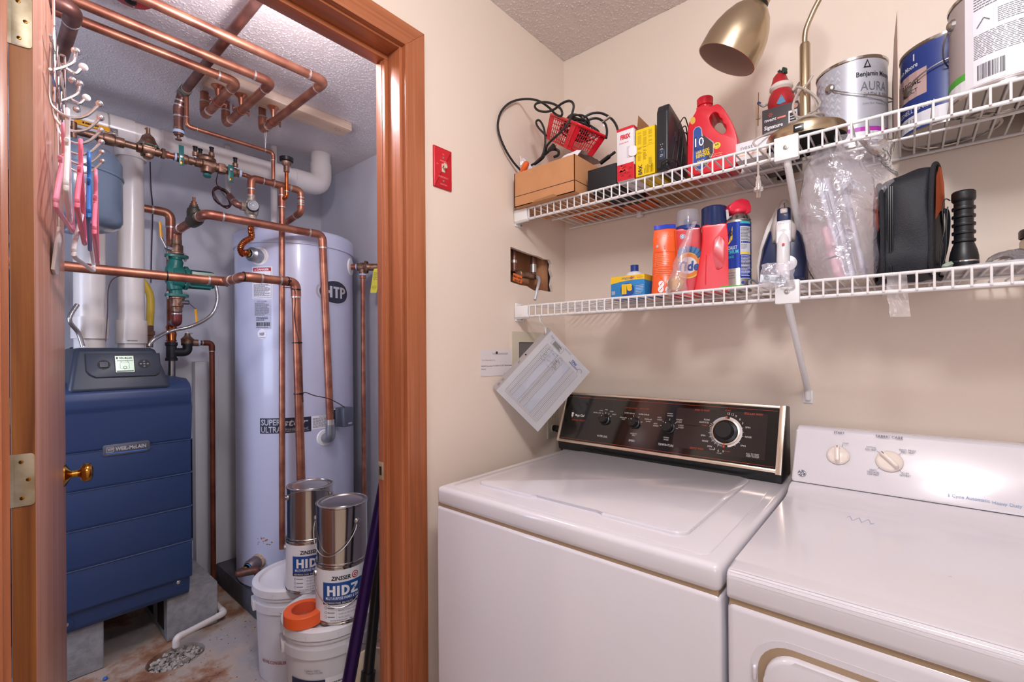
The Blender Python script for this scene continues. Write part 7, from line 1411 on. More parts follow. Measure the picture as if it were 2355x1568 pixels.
def tide():
    c=V((0.530,-0.145,ZL)); T=thing('detergent_bottle','red detergent bottle with a clear domed cap and a blue and orange label','bottle',c); a=toward(c)+PI/2; M=Matrix.Translation(c)@RZ(a)
    g=G(); outline_solid(g,cr2([(-0.047,0.004),(-0.049,0.05),(-0.048,0.10),(-0.044,0.145),(-0.036,0.185),(-0.030,0.197),(0.030,0.197),(0.036,0.185),(0.044,0.145),(0.048,0.10),(0.049,0.05),(0.047,0.004),(0,0)],4),None,0.030,RT,M@RX(PI/2),0.013); part('bottle',g,T)
    g=G(); Mc=M@T3(0,0,0.193); lathe(g,[(0.031,0),(0.0335,0.003),(0.0335,0.014),(0.030,0.016)],MATS['cap_navy'],Mc,36); lathe(g,[(0.012,0.012),(0.012,0.032),(0.010,0.035),(0,0.035)],MATS['cap_navy'],Mc,20); part('spout',g,T)
    g=G(); lathe(g,[(0.0325,0.014),(0.0315,0.056),(0.030,0.060),(0,0.061)],CLR,Mc,36); part('clear_cap',g,T,'transparent dosing cap')
    g=G(); f=lambda u,v,h:M@V((u,-(0.0305+h),v)); pr=Print(g,f); OB=mat('label_orange','F08A1E',0.4); YB=mat('label_yellow','F8CE3A',0.4); DB=mat('label_cyan','2E86C0',0.4)
    pr.disc(0.0,0.092,0.040,0.040,YB,1,30); pr.disc(0.0,0.090,0.034,0.034,OB,2,30); pr.disc(0,0.090,0.024,0.024,WHITEINK,3,26)
    for k in range(22): a_=0.2+k*0.125; pr.line(0.026*math.cos(a_),0.105+0.022*math.sin(a_),0.040*math.cos(a_),0.115+0.030*math.sin(a_),0.004,DB if k%3 else BLUEINK,4)
    pr.text('Tide',0.0,0.088,0.026,BLUEINK,5,bold=0.04,shear=0.1,w=0.062); part('label',g,T); g=G(); pr=Print(g,f); pr.disc(-0.014,0.174,0.0075,0.0075,WHITEINK,1,18); pr.disc(-0.014,0.174,0.006,0.006,BLUEINK,2,18,ri=0.75); pr.text('he',-0.014,0.174,0.004,BLUEINK,2); part('round_sticker',g,T)
tide()
def redb():
    c=V((0.618,-0.205,ZL)); T=thing('detergent_bottle','plain red detergent bottle with a dark blue cap, left of the spray can','bottle',c); M=Matrix.Translation(c)@RZ(toward(c)+PI/2)
    g=G(); o=cr2([(-0.044,0.004),(-0.043,0.03),(-0.036,0.07),(-0.029,0.11),(-0.026,0.14),(-0.026,0.165),(-0.022,0.180),(0.030,0.180),(0.036,0.168),(0.040,0.14),(0.041,0.10),(0.042,0.05),(0.043,0.004),(0,0)],4); hl=cr2([(0.006,0.142),(0.018,0.146),(0.028,0.138),(0.031,0.11),(0.030,0.080),(0.022,0.062),(0.010,0.058),(0.004,0.075),(0.000,0.11)],4)
    outline_solid(g,o,None,0.031,RT,M@RX(PI/2),0.014)
    # hand hold: flat inset, the hollow's shade painted in deeper red
    def grip(u,v):
        a=2*PI*u; r=1-v; return M@V((0.012+0.020*r*math.cos(a),-(0.0315-0.010*(1-r**2)),0.100+0.045*r*math.sin(a)))
    part('bottle',g,T)
    g=G(); prism(g,hl,0.0300,0.0314,mat('detergent_red_shade','C91C28',0.3,coat=0.3),M@RX(PI/2),0.001); part('handle_hollow',g,T,'hand hollow with its shade painted in deeper red')
    g=G(); tube(g,[M@V((-0.018,-0.0312,0.02)),M@V((-0.016,-0.0312,0.10))],0.0012,RT,6); part('mould_seam',g,T)
    g=G(); Mc=M@T3(0.004,0,0.178); lathe(g,[(0.031,0),(0.0335,0.001),(0.0330,0.050),(0.030,0.053),(0.029,0.050),(0,0.050)],CLB,Mc,36); part('cap',g,T)
redb()
def spray():
    c=V((0.678,-0.195,ZL)); r=0.0325; T=thing('spray_can','blue and silver aerosol can with a red flip-straw top','spray can',c); M=Matrix.Translation(c); BC=mat('can_royal_blue','1F3C9C',0.25,0.4)
    g=G(); lathe(g,[(0,0.003),(r-0.003,0.002),(r,0.0),(r+0.0006,0.003),(r,0.005),(r,0.180),(r-0.001,0.183)],STEEL,M,48); lathe(g,[(r+0.0002,0.058),(r+0.0002,0.178)],BC,M,48); lathe(g,[(r-0.001,0.183),(r+0.0008,0.185),(r-0.001,0.188),(r*0.86,0.196),(r*0.68,0.202),(r*0.62,0.205),(0,0.206)],CANM,M,40)
    pr=Print(g,lambda u,v,h:cylfn((c.x,c.y,c.z),r+0.0003,toward(c))(u,v,h)); YW=mat('shield_yellow','F2C91E',0.4); TQ=mat('turquoise_print','37B2BE',0.4)
    pr.poly([(-0.040,0.128),(-0.022,0.122),(-0.012,0.134),(-0.012,0.166),(-0.040,0.168)],YW,1); pr.text('WD-40',-0.029,0.150,0.013,INK,2,bold=0.04,w=0.034); pr.text('SPECIALIST',-0.018,0.112,0.009,WHITEINK,1,w=0.034); pr.text('LITHIUM',-0.014,0.101,0.009,TQ,1,bold=0.03,w=0.032); pr.text('GREASE',-0.020,0.088,0.006,TQ,1,w=0.022); pr.lines(-0.03,0.03,-0.006,0.05,3,GREY,1,0.3,2)
    pr.rect(0.006,0.030,0.036,0.165,mat('back_panel_grey','C9CCD6',0.4),1,5); pr.rect(0.006,0.172,0.036,0.178,TQ,2,4); pr.lines(0.008,0.128,0.034,0.162,9,INK,2,0.4,4); pr.rect(0.008,0.122,0.034,0.126,BC,2,3); pr.lines(0.008,0.106,0.024,0.119,4,GREY,2,0.4,6); pr.rect(0.006,0.094,0.036,0.098,YW,2,4); pr.rect(0.006,0.032,0.036,0.092,BC,2,5); pr.lines(0.008,0.036,0.034,0.090,15,WHITEINK,3,0.4,9); pr.disc(0.012,0.020,0.004,0.004,BLUEINK,1,14); pr.disc(0.028,0.014,0.004,0.004,BLUEINK,1,14)
    part('can_body',g,T); g=G(); RR=mat('nozzle_red','E52A45',0.35); rt=V((_r.x,_r.y,0)); fd=-V((_f.x,_f.y,0)); p=c+V((0,0,0.207))
    Mr=Matrix(((rt.x,0,fd.x,p.x),(rt.y,0,fd.y,p.y),(0,1,0,p.z),(0,0,0,1))); prism(g,cr2([(-0.030,0.010),(-0.024,0.020),(-0.008,0.031),(0.012,0.033),(0.024,0.026),(0.027,0.010),(0.026,-0.002),(0.010,-0.004),(-0.010,0.002),(-0.022,0.000)],3),-0.018,0.018,RR,Mr,-0.003,3); lathe(g,[(0.018,-0.004),(0.024,0.0),(0.024,0.006)],RR,Matrix.Translation(p),28); part('flip_top',g,T,'red flip-up spray head')
    g=G(); a=p-rt*0.030+fd*0.006+V((0,0,0.008)); tube(g,[a,a+V((0,0,-0.035))+rt*0.003],0.0035,LGP,10); tube(g,[a+V((0,0,-0.03))+rt*0.003,a+V((0,0,-0.16))+rt*0.006],0.0013,RR,8); part('straw',g,T,'thin red spray straw')
LGP=mat('light_grey_plastic','C9C6CA',0.4)
spray()
# clear bag with a sponge
T=soft('clear_bag','clear plastic bag holding a tan sponge, leaning between the pouch and the plain red bottle','bag',(0.556,-0.298,ZL),0.055,0.19,0.045,[FILM],yaw=0.35,seed=6,slim=0.22,a=0.006,s=40,lean=(0.045,0.03))
g=G(); t=bmesh.new(); bmesh.ops.create_icosphere(t,subdivisions=3,radius=1)
for v in t.verts: v.co=wob(V((v.co.x*0.021,v.co.y*0.015,v.co.z*0.021)),0.002,80)
g.merge(t,mat('tan_sponge','D6A36A',0.8,bump=0.6,bscale=300),Matrix.Translation((0.552,-0.298,ZL+0.023))); solo('sponge','tan sponge inside the clear plastic bag','sponge',g)
g=G(); box(g,(0.66,-0.29,ZL),(0.71,-0.255,ZL+0.006),mat('green_card','55B04A',0.5),0.001); solo('green_packet','small flat green packet lying in front of the spray can','packet',g)
# ================================================================ iron
def iron():
    c=V((0.777,-0.165,ZL)); T=thing('clothes_iron','navy and white clothes iron standing on its heel on the lower shelf','iron',c); NV=mat('iron_navy','1F2C54',0.3); IW=mat('iron_white','E6E2E4',0.25); IB=mat('iron_beige','CFC3BC',0.3)
    rt=V((0.985,0.17,0)).normalized(); fd=V((rt.y,-rt.x,0)); up=V((0,0.10,1)).normalized(); kk=1.10; rt=rt*kk; up=up*kk; fd=fd*kk
    M=Matrix(((rt.x,up.x,fd.x,c.x),(rt.y,up.y,fd.y,c.y),(rt.z,up.z,fd.z,c.z),(0,0,0,1)))
    sole=[(-0.055,0.0),(-0.056,0.06),(-0.050,0.11),(-0.036,0.16),(-0.016,0.205),(-0.006,0.222),(0,0.226),(0.006,0.222),(0.016,0.205),(0.036,0.16),(0.050,0.11),(0.056,0.06),(0.055,0.0)]
    g=G(); prism(g,sole,-0.050,-0.045,STEEL,M); prism(g,[(x*0.99,y*0.995) for x,y in sole],-0.045,-0.020,IB,M,0.004); part('soleplate',g,T,'steel soleplate and beige skirt')
    g=G(); body=[(-0.050,0.012),(-0.051,0.06),(-0.045,0.105),(-0.032,0.145),(-0.018,0.165),(0.018,0.165),(0.032,0.145),(0.045,0.105),(0.051,0.06),(0.050,0.012)]; prism(g,body,-0.021,0.002,NV,M,0.008,4,taper=0.88); part('body',g,T,'navy blue body')
    g=G(); prism(g,[(-0.026,0.105),(-0.030,0.150),(-0.018,0.190),(-0.006,0.219),(0.006,0.219),(0.018,0.190),(0.030,0.150),(0.026,0.105)],-0.022,0.016,IB,M,0.009,4,taper=0.82); 
    lathe(g,[(0.018,-0.004),(0.0175,0.006),(0,0.008)],IW,M@T3(0.010,0.06,0.0),28); part('nose',g,T,'beige nose housing')
    g=G(); hp=[M@V(p) for p in ((0,0.002,-0.004),(0,0.004,0.022),(0,0.03,0.040),(0,0.07,0.045),(0,0.11,0.040),(0,0.14,0.026),(0,0.158,0.004))]; tube(g,smooth_pts(hp,6),[0.017]*6+[0.0145]*24+[0.017]*10,IW,16,flat=0.8); part('handle',g,T,'white handle')
    g=G(); prism(g,rrect(0.031,0.055,0.006,3,0,0.128),0.026,0.042,IW,M,0.005,3); 
    for x in (-0.0075,0.0075): prism(g,rrect(0.013,0.028,0.002,2,x,0.116),0.040,0.047,WHT,M,0.002)
    for k in range(7): prism(g,[(-0.010+k*0.003,0.146),(-0.0095+k*0.003,0.146),(-0.0095+k*0.003,0.149),(-0.010+k*0.003,0.149)],0.042,0.0425,BLUEINK,M)
    part('control_head',g,T); g=G(); prism(g,rrect(0.027,0.034,0.006,4,0,0.170),0.020,0.036,NV,M,0.006,3); prism(g,rrect(0.015,0.012,0.003,3,0,0.178),0.034,0.040,IB,M,0.002); part('spray_button',g,T,'navy thumb control')
    g=G(); lathe(g,[(0.0028,0.0),(0.0026,0.001),(0,0.0012)],REDL,M@T3(0,0.096,0.0575),12); part('red_dot',g,T)
    g=G(); CG=mat('grey_cord','9AA0A8',0.5); tube(g,smooth_pts([M@V((-0.03,0.006,-0.03)),M@V((-0.05,0.02,-0.02)),c+V((-0.07,-0.02,0.03)),c+V((-0.05,-0.10,0.004)),c+V((-0.0,-0.115,0.004)),c+V((0.03,-0.10,0.004))],6),0.003,CG,8); part('cord',g,T)
iron()
T=soft('hardware_bag','small clear bag of white screws and anchors hanging over the lip of the lower shelf','bag',(0.795,-0.330,ZL-0.012),0.075,0.055,0.020,[FILM],yaw=0.2,seed=9,a=0.007,s=60,slim=0.8)
g=G(); 
Mh=Matrix.Translation((0.785,-0.325,ZL+0.004))@RZ(0.25)@RY(0.12); box(g,(-0.026,-0.008,-0.006),(0.026,0.004,0.012),mat('instruction_slip','D5DDE4',0.5),0.001,M=Mh)
pr=Print(g,lambda u,v,h:Mh@V((u,-0.0082-h,v))); pr.disc(-0.012,0.005,0.005,0.004,TEAL,1,12,ri=0.8); pr.lines(-0.004,-0.003,0.022,0.008,3,GREY,1,0.3); solo('instruction_slip','folded pale instruction slip inside the small hardware bag','paper',g)
# ================================================================ large clear bag
def bigbag():
    c=V((0.902,-0.225,ZL)); T=thing('clear_bag','large crinkled clear plastic bag of white and pink rolled sheets beside the iron','bag',c)
    R=RZ(0.35); g=G()
    def f(sg):
        def fn(u,v):
            w=0.105+0.050*math.sin(PI*min(1,v*1.05))**0.8-0.03*max(0,v-0.85)*4; x=(u-0.5)*w+0.010*(1-v)-0.012*v; d=0.056*(math.sin(PI*u)**0.5)*(1-0.35*v)*(1-max(0,v-0.9)*6)
            return c+R@V((x,-sg*d,0.305*v+0.012*math.sin(5*u)*v))
        return fn
    FB=film('milky_film','E9E7F0',0.20,0.14,0.8,26); crumple(g,f(1),40,60,FB,0.008,26,3); crumple(g,f(-1),30,34,FILM,0.011,22,7)
    crumple(g,lambda u,v:c+R@V((-0.02+0.10*u,-0.040-0.01*math.sin(4*v),0.16+0.165*v-0.03*u*u)),16,16,FILM,0.012,28,12)
    def strip(u,v): return c+R@V((0.01+0.075*u,-0.035-0.03*v,0.30-0.10*v*u))
    crumple(g,strip,12,12,FILM,0.010,30,13); part('film',g,T)
    g=G(); WS=mat('white_sheet','E3DFE9',0.5)
    for k,(xo,yo,tl,r) in enumerate(((0.028,0.010,-0.24,0.018),(0.048,0.0,-0.20,0.014),(0.014,0.0,-0.26,0.013))):
        a=c+R@V((xo,yo,0.004)); b=a+R@V((tl*0.22,0,0.235)); tube(g,[a,b],r,WS,18,flat=0.45)
    part('rolled_sheets',g,T,'white rolled sheets inside the bag')
    g=G(); a=c+R@V((0.0,-0.004,0.004)); b=a+R@V((-0.030,0,0.12)); tube(g,[a,a+(b-a)*0.4,b],[0.019,0.017,0.013],mat('pale_pink_roll','E7B8C2',0.4),18,flat=0.6); m=a+(b-a)*0.42; n=(b-a).normalized(); tube(g,[m,m+n*0.003],0.0182,INK,18,flat=0.62); part('pink_roll',g,T,'pale pink roll with a dark band')
    g=G(); a=c+R@V((0.010,-0.012,0.02)); b=a+R@V((-0.040,0.006,0.20)); tube(g,[a,b],0.0035,mat('grey_rod','ABA9B6',0.3,0.4),10); a2=a+R@V((0.018,0,0)); tube(g,[a2,a2+(b-a)],0.0025,MATS['grey_rod'],10); part('rods',g,T)
    g=G(); pr=Print(g,lambda u,v,h:c+R@V((0.004+u*0.85+v*0.25,-0.047-h,0.215+v-u*0.62))); pr.text('OSKG',0.0,0.0,0.014,mat('hazy_print','B9B4C0',0.5),1,bold=0.02,w=0.05); pr.text('AK',0.006,-0.018,0.012,MATS['hazy_print'],1,bold=0.02,w=0.02); part('print',g,T)
bigbag()
# ================================================================ black and orange tool bag
def toolbag():
    c=V((1.018,-0.215,ZL)); T=thing('tool_bag','black fabric pouch with orange panels and a side zipper standing on the lower shelf','bag',c); BF=mat('black_nylon','10131D',0.6,bump=0.35,bscale=500,var=0.2,vscale=14); OF=mat('orange_fabric','E2703F',0.7)
    rt=V((0.998,-0.03,0)).normalized(); fd=V((rt.y,-rt.x,0)); rt=rt*0.80; M=Matrix(((rt.x,0,-fd.x,c.x),(rt.y,0,-fd.y,c.y),(0,1,0,c.z),(0,0,0,1)))   # local x right, y up, z away from viewer
    # side outline (z depth, y up) extruded across x
    g=G(); out=[(-0.045,0.0),(-0.050,0.06),(-0.048,0.13),(-0.036,0.19),(-0.015,0.215),(0.015,0.22),(0.035,0.20),(0.05,0.12),(0.05,0.0)]
    t=bmesh.new(); n=14; rows=[]
    for i in range(n+1):
        x=-0.045+0.09*i/n; e=math.sin(PI*i/n)**0.4; row=[]
        for z,y in out: row.append(t.verts.new((x*(1.0+4.6*(z+0.05))+0.003*math.sin(y*30),y*(0.965+0.035*e)*(1.0+0.10*(i/n-0.5)),z*(0.93+0.12*e))))
        rows.append(row)
    for i in range(n):
        for k in range(len(out)): t.faces.new((rows[i][k],rows[i][(k+1)%len(out)],rows[i+1][(k+1)%len(out)],rows[i+1][k]))
    t.faces.new(rows[0]); t.faces.new(rows[-1][::-1]); bmesh.ops.recalc_face_normals(t,faces=t.faces[:]); bmesh.ops.subdivide_edges(t,edges=t.edges[:],cuts=2,use_grid_fill=True,smooth=0.4)
    for v in t.verts: v.co=wob(v.co,0.009,17,2)
    g.merge(t,BF,M); part('body',g,T)
    def side(x,sg):
        ring=[V((x*(1.0+4.6*(z+0.05)),y*(0.975+0.05*sg)+0.003,z*1.03)) for z,y in out]; return ring
    for sg,x in ((-1,-0.047),(1,0.047)):
        g=G(); r=[M@p for p in side(x,sg)]; tube(g,smooth_pts(r,4,True),0.0042,mat('ribbed_binding','1B1D24',0.7,bump=0.8,bscale=900),8,closed=True); part('piping',g,T)
        g=G(); pts=[V((x+sg*0.0035,y,z)) for y,z in ((0.10,-0.046),(0.125,0.0),(0.13,0.046),(0.185,0.036),(0.212,0.012),(0.210,-0.012),(0.185,-0.036))]; 
        pts=[V((x*(1.0+4.6*(p.z+0.05))+sg*0.008,p.y*(1.0+0.04*sg),p.z)) for p in pts]; t=bmesh.new(); vv=[t.verts.new(p) for p in pts]; t.faces.new(vv); bmesh.ops.solidify(t,geom=t.faces[:],thickness=0.002); g.merge(t,OF,M); part('orange_panel',g,T,'bright orange fabric panel')
    g=G(); zp=[M@V((-0.030,y,-0.0505-0.004*math.sin(PI*y/0.2)+ (0.02 if y>0.19 else 0))) for y in (0.0,0.04,0.08,0.12,0.16,0.185)]
    for dx in (-0.004,0.0,0.004): tube(g,[p+rt*dx for p in zp],0.0012 if dx else 0.0018,BLK,6)
    part('zipper',g,T); g=G(); q=M@V((-0.030,0.004,-0.056)); box(g,q+V((-0.003,-0.004,-0.02)),q+V((0.004,0.0,0.0)),mat('dark_pull','33353B',0.35,0.6),0.001); part('zipper_pull',g,T)
    g=G(); tube(g,smooth_pts([M@V((0.066,0.13,0.03)),M@V((0.076,0.135,0.02)),M@V((0.080,0.11,0.02)),M@V((0.076,0.06,0.02)),M@V((0.066,0.02,0.02))],6),0.007,BF,8,flat=0.3); part('strap',g,T)
    g=G(); tube(g,smooth_pts([M@V((-0.050,0.11,-0.01)),M@V((-0.060,0.10,-0.012)),M@V((-0.058,0.05,-0.01)),M@V((-0.052,0.0,-0.01))],5),0.009,BF,8,flat=0.3); part('side_strap',g,T)
toolbag()
def torch():
    c=V((1.106,-0.195,ZL+0.006)); T=thing('flashlight','black ribbed flashlight standing head-down beside the tool bag','flashlight',c); M=Matrix.Translation(c); TB=mat('torch_black','17181C',0.4)
    g=G(); lathe(g,[(0,0.001),(0.0215,0.001),(0.0225,0.004),(0.0225,0.016)],TB,M,40); lathe(g,[(0.0228,0.0155),(0.0230,0.017),(0.0228,0.0185)],CHROME,M,40); pf=[(0.0225,0.018),(0.0222,0.028),(0.020,0.040),(0.0165,0.052),(0.0150,0.056)]
    for k in range(5): z=0.057+0.0165*k; pf+=[(0.0178,z),(0.0182,z+0.003),(0.0178,z+0.0055),(0.0150,z+0.0065),(0.0150,z+0.0155)]
    pf+=[(0.0180,0.142),(0.0186,0.146),(0.0184,0.158),(0.016,0.161),(0,0.161)]; lathe(g,pf,TB,M,40); part('body',g,T)
    g=G(); p=c+V((-0.020,-0.006,0.145)); tube(g,smooth_pts([p,p+V((-0.008,-0.002,0.004)),p+V((-0.012,-0.004,-0.02)),p+V((-0.010,-0.004,-0.06)),p+V((-0.016,-0.006,-0.10)),p+V((-0.015,-0.006,-0.135)),p+V((-0.008,-0.006,-0.11)),p+V((-0.006,-0.004,-0.05)),p+V((-0.004,-0.002,-0.012))],6),0.0012,CB,7); part('wrist_strap',g,T)
torch()
g=G(); MG=mat('magazine_cover','8E8688',0.3,c2='C9C5CC',vscale=25)
crumple(g,lambda u,v:V((1.070+0.26*u,-0.29+0.22*v,ZL+0.003+0.004*math.sin(3*u+v))),16,8,MG,0.002,12,3,thick=0.004); solo('magazine','glossy magazine lying flat under the flashlight at the right end of the lower shelf','magazine',g)
g=G(); crumple(g,lambda u,v:V((1.135+0.12*u,-0.25+0.12*v,ZL+0.010+0.032*math.sin(PI*u)*math.sin(PI*v)+0.010*math.sin(9*u))),22,18,FILM,0.010,45,6); solo('plastic_wrap','heap of crinkled clear wrap right of the flashlight','wrap',g)
c=V((1.222,-0.150,ZL+0.012)); g=G(); T=thing('jar','small clear jar with a dark brown lid at the right edge of the lower shelf','jar',c); M=Matrix.Translation(c); lathe(g,[(0,0),(0.032,0),(0.034,0.004),(0.034,0.045),(0.030,0.052)],mat('amber_jar','C9A888',0.15,alpha=0.6),M,32); part('glass',g,T); g=G(); lathe(g,[(0.0335,0.052),(0.035,0.053),(0.035,0.066),(0.033,0.069),(0,0.069)],mat('dark_brown_lid','3A2526',0.35),M,36); part('lid',g,T)
g=G(); crumple(g,lambda u,v:V((0.985+0.032*u+0.006*v,-0.30+0.01*u,ZL-0.004-0.085*v)),8,14,FILM2,0.003,60,4); solo('plastic_strip','clear plastic strip hanging below the lower shelf under the tool bag','plastic strip',g,(1.0,-0.3,ZL-0.004))
g=G(); pebble(g,V((1.078,-0.27,ZL+0.010)),0.011,mat('pale_green_scrap','8FA08E',0.5)); solo('green_scrap','small pale green folded scrap at the foot of the tool bag','scrap',g)
# ================================================================ fixtures on the left wall
def switchplate():
    a=P(995,335,x=0); b=P(1037,442,x=0); y0,y1,z0,z1=a.y,b.y,b.z,a.z+0.003; c=V((0,(y0+y1)/2,(z0+z1)/2)); T=thing('switch_plate','red emergency switch plate with an ivory toggle on the wall by the door frame','switch',c); W=y1-y0; H=z1-z0
    RP=mat('plate_red','C91E2C',0.3); Mx=Matrix(((0,0,1,0),(1,0,0,c.y),(0,1,0,c.z),(0,0,0,1))); g=G(); prism(g,rrect(W,H,0.002,2),0,0.006,RP,Mx,0.0035,3)
    pr=Print(g,lambda u,v,h:V((0.0062+h,c.y+u,c.z+v))); PT=mat('plate_print','F2A09A',0.5)
    for s,v,h,w in (('OIL',0.040,0.0042,0.008),('BURNER',0.020,0.0042,0.024),('ON',0.008,0.0042,0.006),('EMERGENCY',-0.026,0.0045,0.036),('SWITCH',-0.047,0.0045,0.024)): pr.text(s,0 if s!='ON' else -0.022,v,h,PT,1,w=w)
    part('plate',g,T); g=G()
    for v in (0.030,-0.037): lathe(g,[(0.0032,0.006),(0.003,0.0072),(0,0.0075)],STEEL,Mx@T3(0,v,0),12)
    part('screw',g,T)
    g=G(); IV=mat('ivory','D9CBB2',0.35); box(g,(0.004,c.y-0.006,c.z-0.012),(0.008,c.y+0.006,c.z+0.012),IV,0.001); prism(g,[(-0.0045,0),(0.0045,0),(0.0035,0.016),(-0.0035,0.016)],-0.004,0.004,IV,frame((0.006,c.y,c.z-0.001),(0,1,0),(0,0,1))@RZ(-0.9)@T3(0,0,0),-0.001); box(g,(0.006,c.y-0.004,c.z-0.003),(0.020,c.y+0.004,c.z+0.006),IV,0.0015,M=Matrix.Translation((0,0,0))); part('toggle',g,T,'ivory toggle lever')
switchplate()
def shutoff():
    T=thing('shutoff_valve','brass water shut-off valve with a grey lever inside the hole cut in the wall','valve',(-0.06,-0.18,1.53)); x=-0.036
    g=G(); zc=P(1205,632,x=x).z; tube(g,[V((x,P(1182,560,x=x).y,zc+0.10)),V((x,P(1182,560,x=x).y,zc+0.005))],0.0095,COPD,12); tube(g,[V((x,P(1182,600,x=x).y,zc+0.045)),V((x,P(1182,600,x=x).y,zc+0.035))],0.0115,SOLD,12); y0=P(1182,560,x=x).y; y1=P(1226,600,x=x).y
    lathe(g,[(0.012,-0.008),(0.014,0.0),(0.014,0.008),(0.011,0.012),(0.012,0.02),(0.0155,0.024),(0.0155,0.042),(0.012,0.046),(0.012,(y1-y0))],BRONZE,frame((x,y0,zc),(0,1,0)),16); tube(g,[V((x,y1,zc+0.11)),V((x,y1,zc-0.01))],0.0105,COPD,12); tube(g,[V((x,y1,zc+0.045)),V((x,y1,zc+0.015))],0.0125,SOLD,12); part('pipes',g,T)
    g=G(); lv=V((x+0.022,y1+0.001,zc-0.004)); lathe(g,[(0.009,0),(0.008,0.006),(0,0.007)],STEEL,frame((x+0.012,y1,zc-0.003),(1,0,0)),6); e_=P(1230,688,x=0.006); tube(g,smooth_pts([lv+V((-0.010,0,0.006)),lv+V((0.0,0.0,0.002)),lv+V((0.012,(e_.y-lv.y)*0.2,-0.014)),V((0.004,lv.y+(e_.y-lv.y)*0.5,lv.z-0.034)),e_],5),0.0048,mat('pale_lever','C9CCD4',0.4,0.4),10,flat=0.35,up=(1,0,0)); part('lever',g,T)
    g=G(); OL=mat('orange_label','E8783A',0.5); c=P(1190,640,x=-0.016); rt=V((0,1,0)); Mx=Matrix(((0,0,1,c.x),(1,0,0,c.y),(0,1,0,c.z),(0,0,0,1)))@RZ(-0.12)@Matrix.Diagonal((1.35,1.35,1,1)); prism(g,[(-0.018,-0.010),(0.018,-0.010),(0.018,0.010),(-0.018,0.010)],0,0.0006,OL,Mx); pr=Print(g,lambda u,v,h:Mx@V((u,v,0.0007+h))); pr.text('Main water',0.0,0.003,0.0058,INK,1,bold=0.02,w=0.033); pr.text('shut off',0.0,-0.006,0.0058,INK,1,bold=0.02,w=0.024); part('paper_label',g,T,'orange label on the valve')
shutoff()
def note():
    a=P(1104,804,x=0); b=P(1175,861,x=0); g=G(); T=thing('wall_note','small printed washing machine notice pinned flat on the wall','notice',(0,(a.y+b.y)/2,b.z)); prism(g,[(a.y,b.z),(b.y+0.02,b.z-0.002),(b.y+0.02,a.z+0.001),(a.y+0.001,a.z)],0.0005,0.0016,mat('note_paper','E2DADC',0.5),Matrix(((0,0,1,0),(1,0,0,0),(0,1,0,0),(0,0,0,1)))); pr=Print(g,lambda u,v,h:V((0.0017+h,a.y+u,b.z+v)),0.0002)
    H=a.z-b.z; pr.text('TO OPERATE WASHING MACHINE',0.092,H*0.86,0.0042,GREY,1,w=0.075); pr.rect(0.055,H*0.815,0.13,H*0.822,GREY); pr.text('Turn On Water Valve For Use.',0.006,H*0.60,0.0042,GREY,1,'l',w=0.062); pr.text('PLEASE Remember To TURN TO OFF  When Finished.',0.004,H*0.38,0.0045,INK,1,'l',w=0.150); pr.text('Finished.',0.004,H*0.27,0.0042,GREY,1,'l'); pr.text('Thank you',0.11,H*0.06,0.004,GREY,1,'l'); part('sheet',g,T)
    g=G(); lathe(g,[(0.0045,0.0015),(0.004,0.004),(0,0.005)],mat('dark_tack','3A3230',0.4),frame((0,a.y+0.075,a.z-0.010),(1,0,0)),14); part('tack',g,T)
note()
def ubox():
    a=P(1175,762,x=0); IVB=mat('ivory_frame','D3C9B4',0.45); T=thing('washer_outlet_box','ivory recessed washer supply box frame half hidden behind the hanging sheet','outlet box',(0,a.y+0.09,a.z-0.2)); g=G(); Mx=Matrix(((0,0,1,0),(1,0,0,0),(0,1,0,0),(0,0,0,1))); y0,y1=a.y,a.y+0.185; z1=a.z; z0=z1-0.215
    holed(g,[(y0,z0),(y1,z0),(y1,z1),(y0,z1)],[(y0+0.036,z0+0.036),(y0+0.036,z1-0.036),(y1-0.036,z1-0.036),(y1-0.036,z0+0.036)],0,0.005,IVB,Mx); part('frame',g,T); g=G(); box(g,(-0.0,y0+0.036,z0+0.036),(0.0015,y1-0.036,z1-0.036),mat('grey_recess','6F6A68',0.6)); part('recess',g,T); g=G()
    for k in (0.3,0.7): yy=y0+(y1-y0)*k; lathe(g,[(0.010,0.001),(0.010,0.010),(0.006,0.012),(0.006,0.026),(0,0.027)],BRASS,frame((0,yy,z0+0.10),(1,0,0)),14)
    part('supply_tap',g,T)
ubox()
def outlet():
    a=P(1261,938,x=0); b=P(1285,1015,x=0); c=V((0,-0.092,0.985)); T=thing('wall_outlet','ivory power outlet on the wall behind the washing machine console','outlet',c); IVB=MATS['ivory_frame']; Mx=Matrix(((0,0,1,0),(1,0,0,c.y),(0,1,0,c.z),(0,0,0,1))); g=G(); prism(g,rrect(0.07,0.115,0.003,2),0,0.005,IVB,Mx,0.002)
    for v in (0.0205,-0.0205): prism(g,rrect(0.034,0.028,0.010,4,0,v),0.004,0.0065,IVB,Mx,0.001)
    pr=Print(g,lambda u,v,h:Mx@V((u,v,0.0067+h))); 
    for s in (-1,1): pr.rect(s*0.007-0.001,0.018,s*0.007+0.001,0.026,INK)
    part('plate',g,T)
    T=thing('power_plug','black power plug and cord in the outlet beside the washing machine console','plug',c+V((0.01,0,-0.02))); g=G(); tube(g,smooth_pts([c+V((0.007,0,-0.0205)),c+V((0.022,0,-0.021)),c+V((0.038,-0.002,-0.03))],4),[0.012]*4+[0.013]*2+[0.010]*3,BLK,14); part('plug',g,T); g=G(); tube(g,smooth_pts([c+V((0.036,-0.002,-0.03)),c+V((0.042,-0.003,-0.06)),c+V((0.045,-0.004,-0.10)),c+V((0.052,-0.004,-0.14)),c+V((0.055,-0.004,-0.2)),c+V((0.055,0.03,-0.5))],6),0.004,CB,8); part('cord',g,T)
outlet()
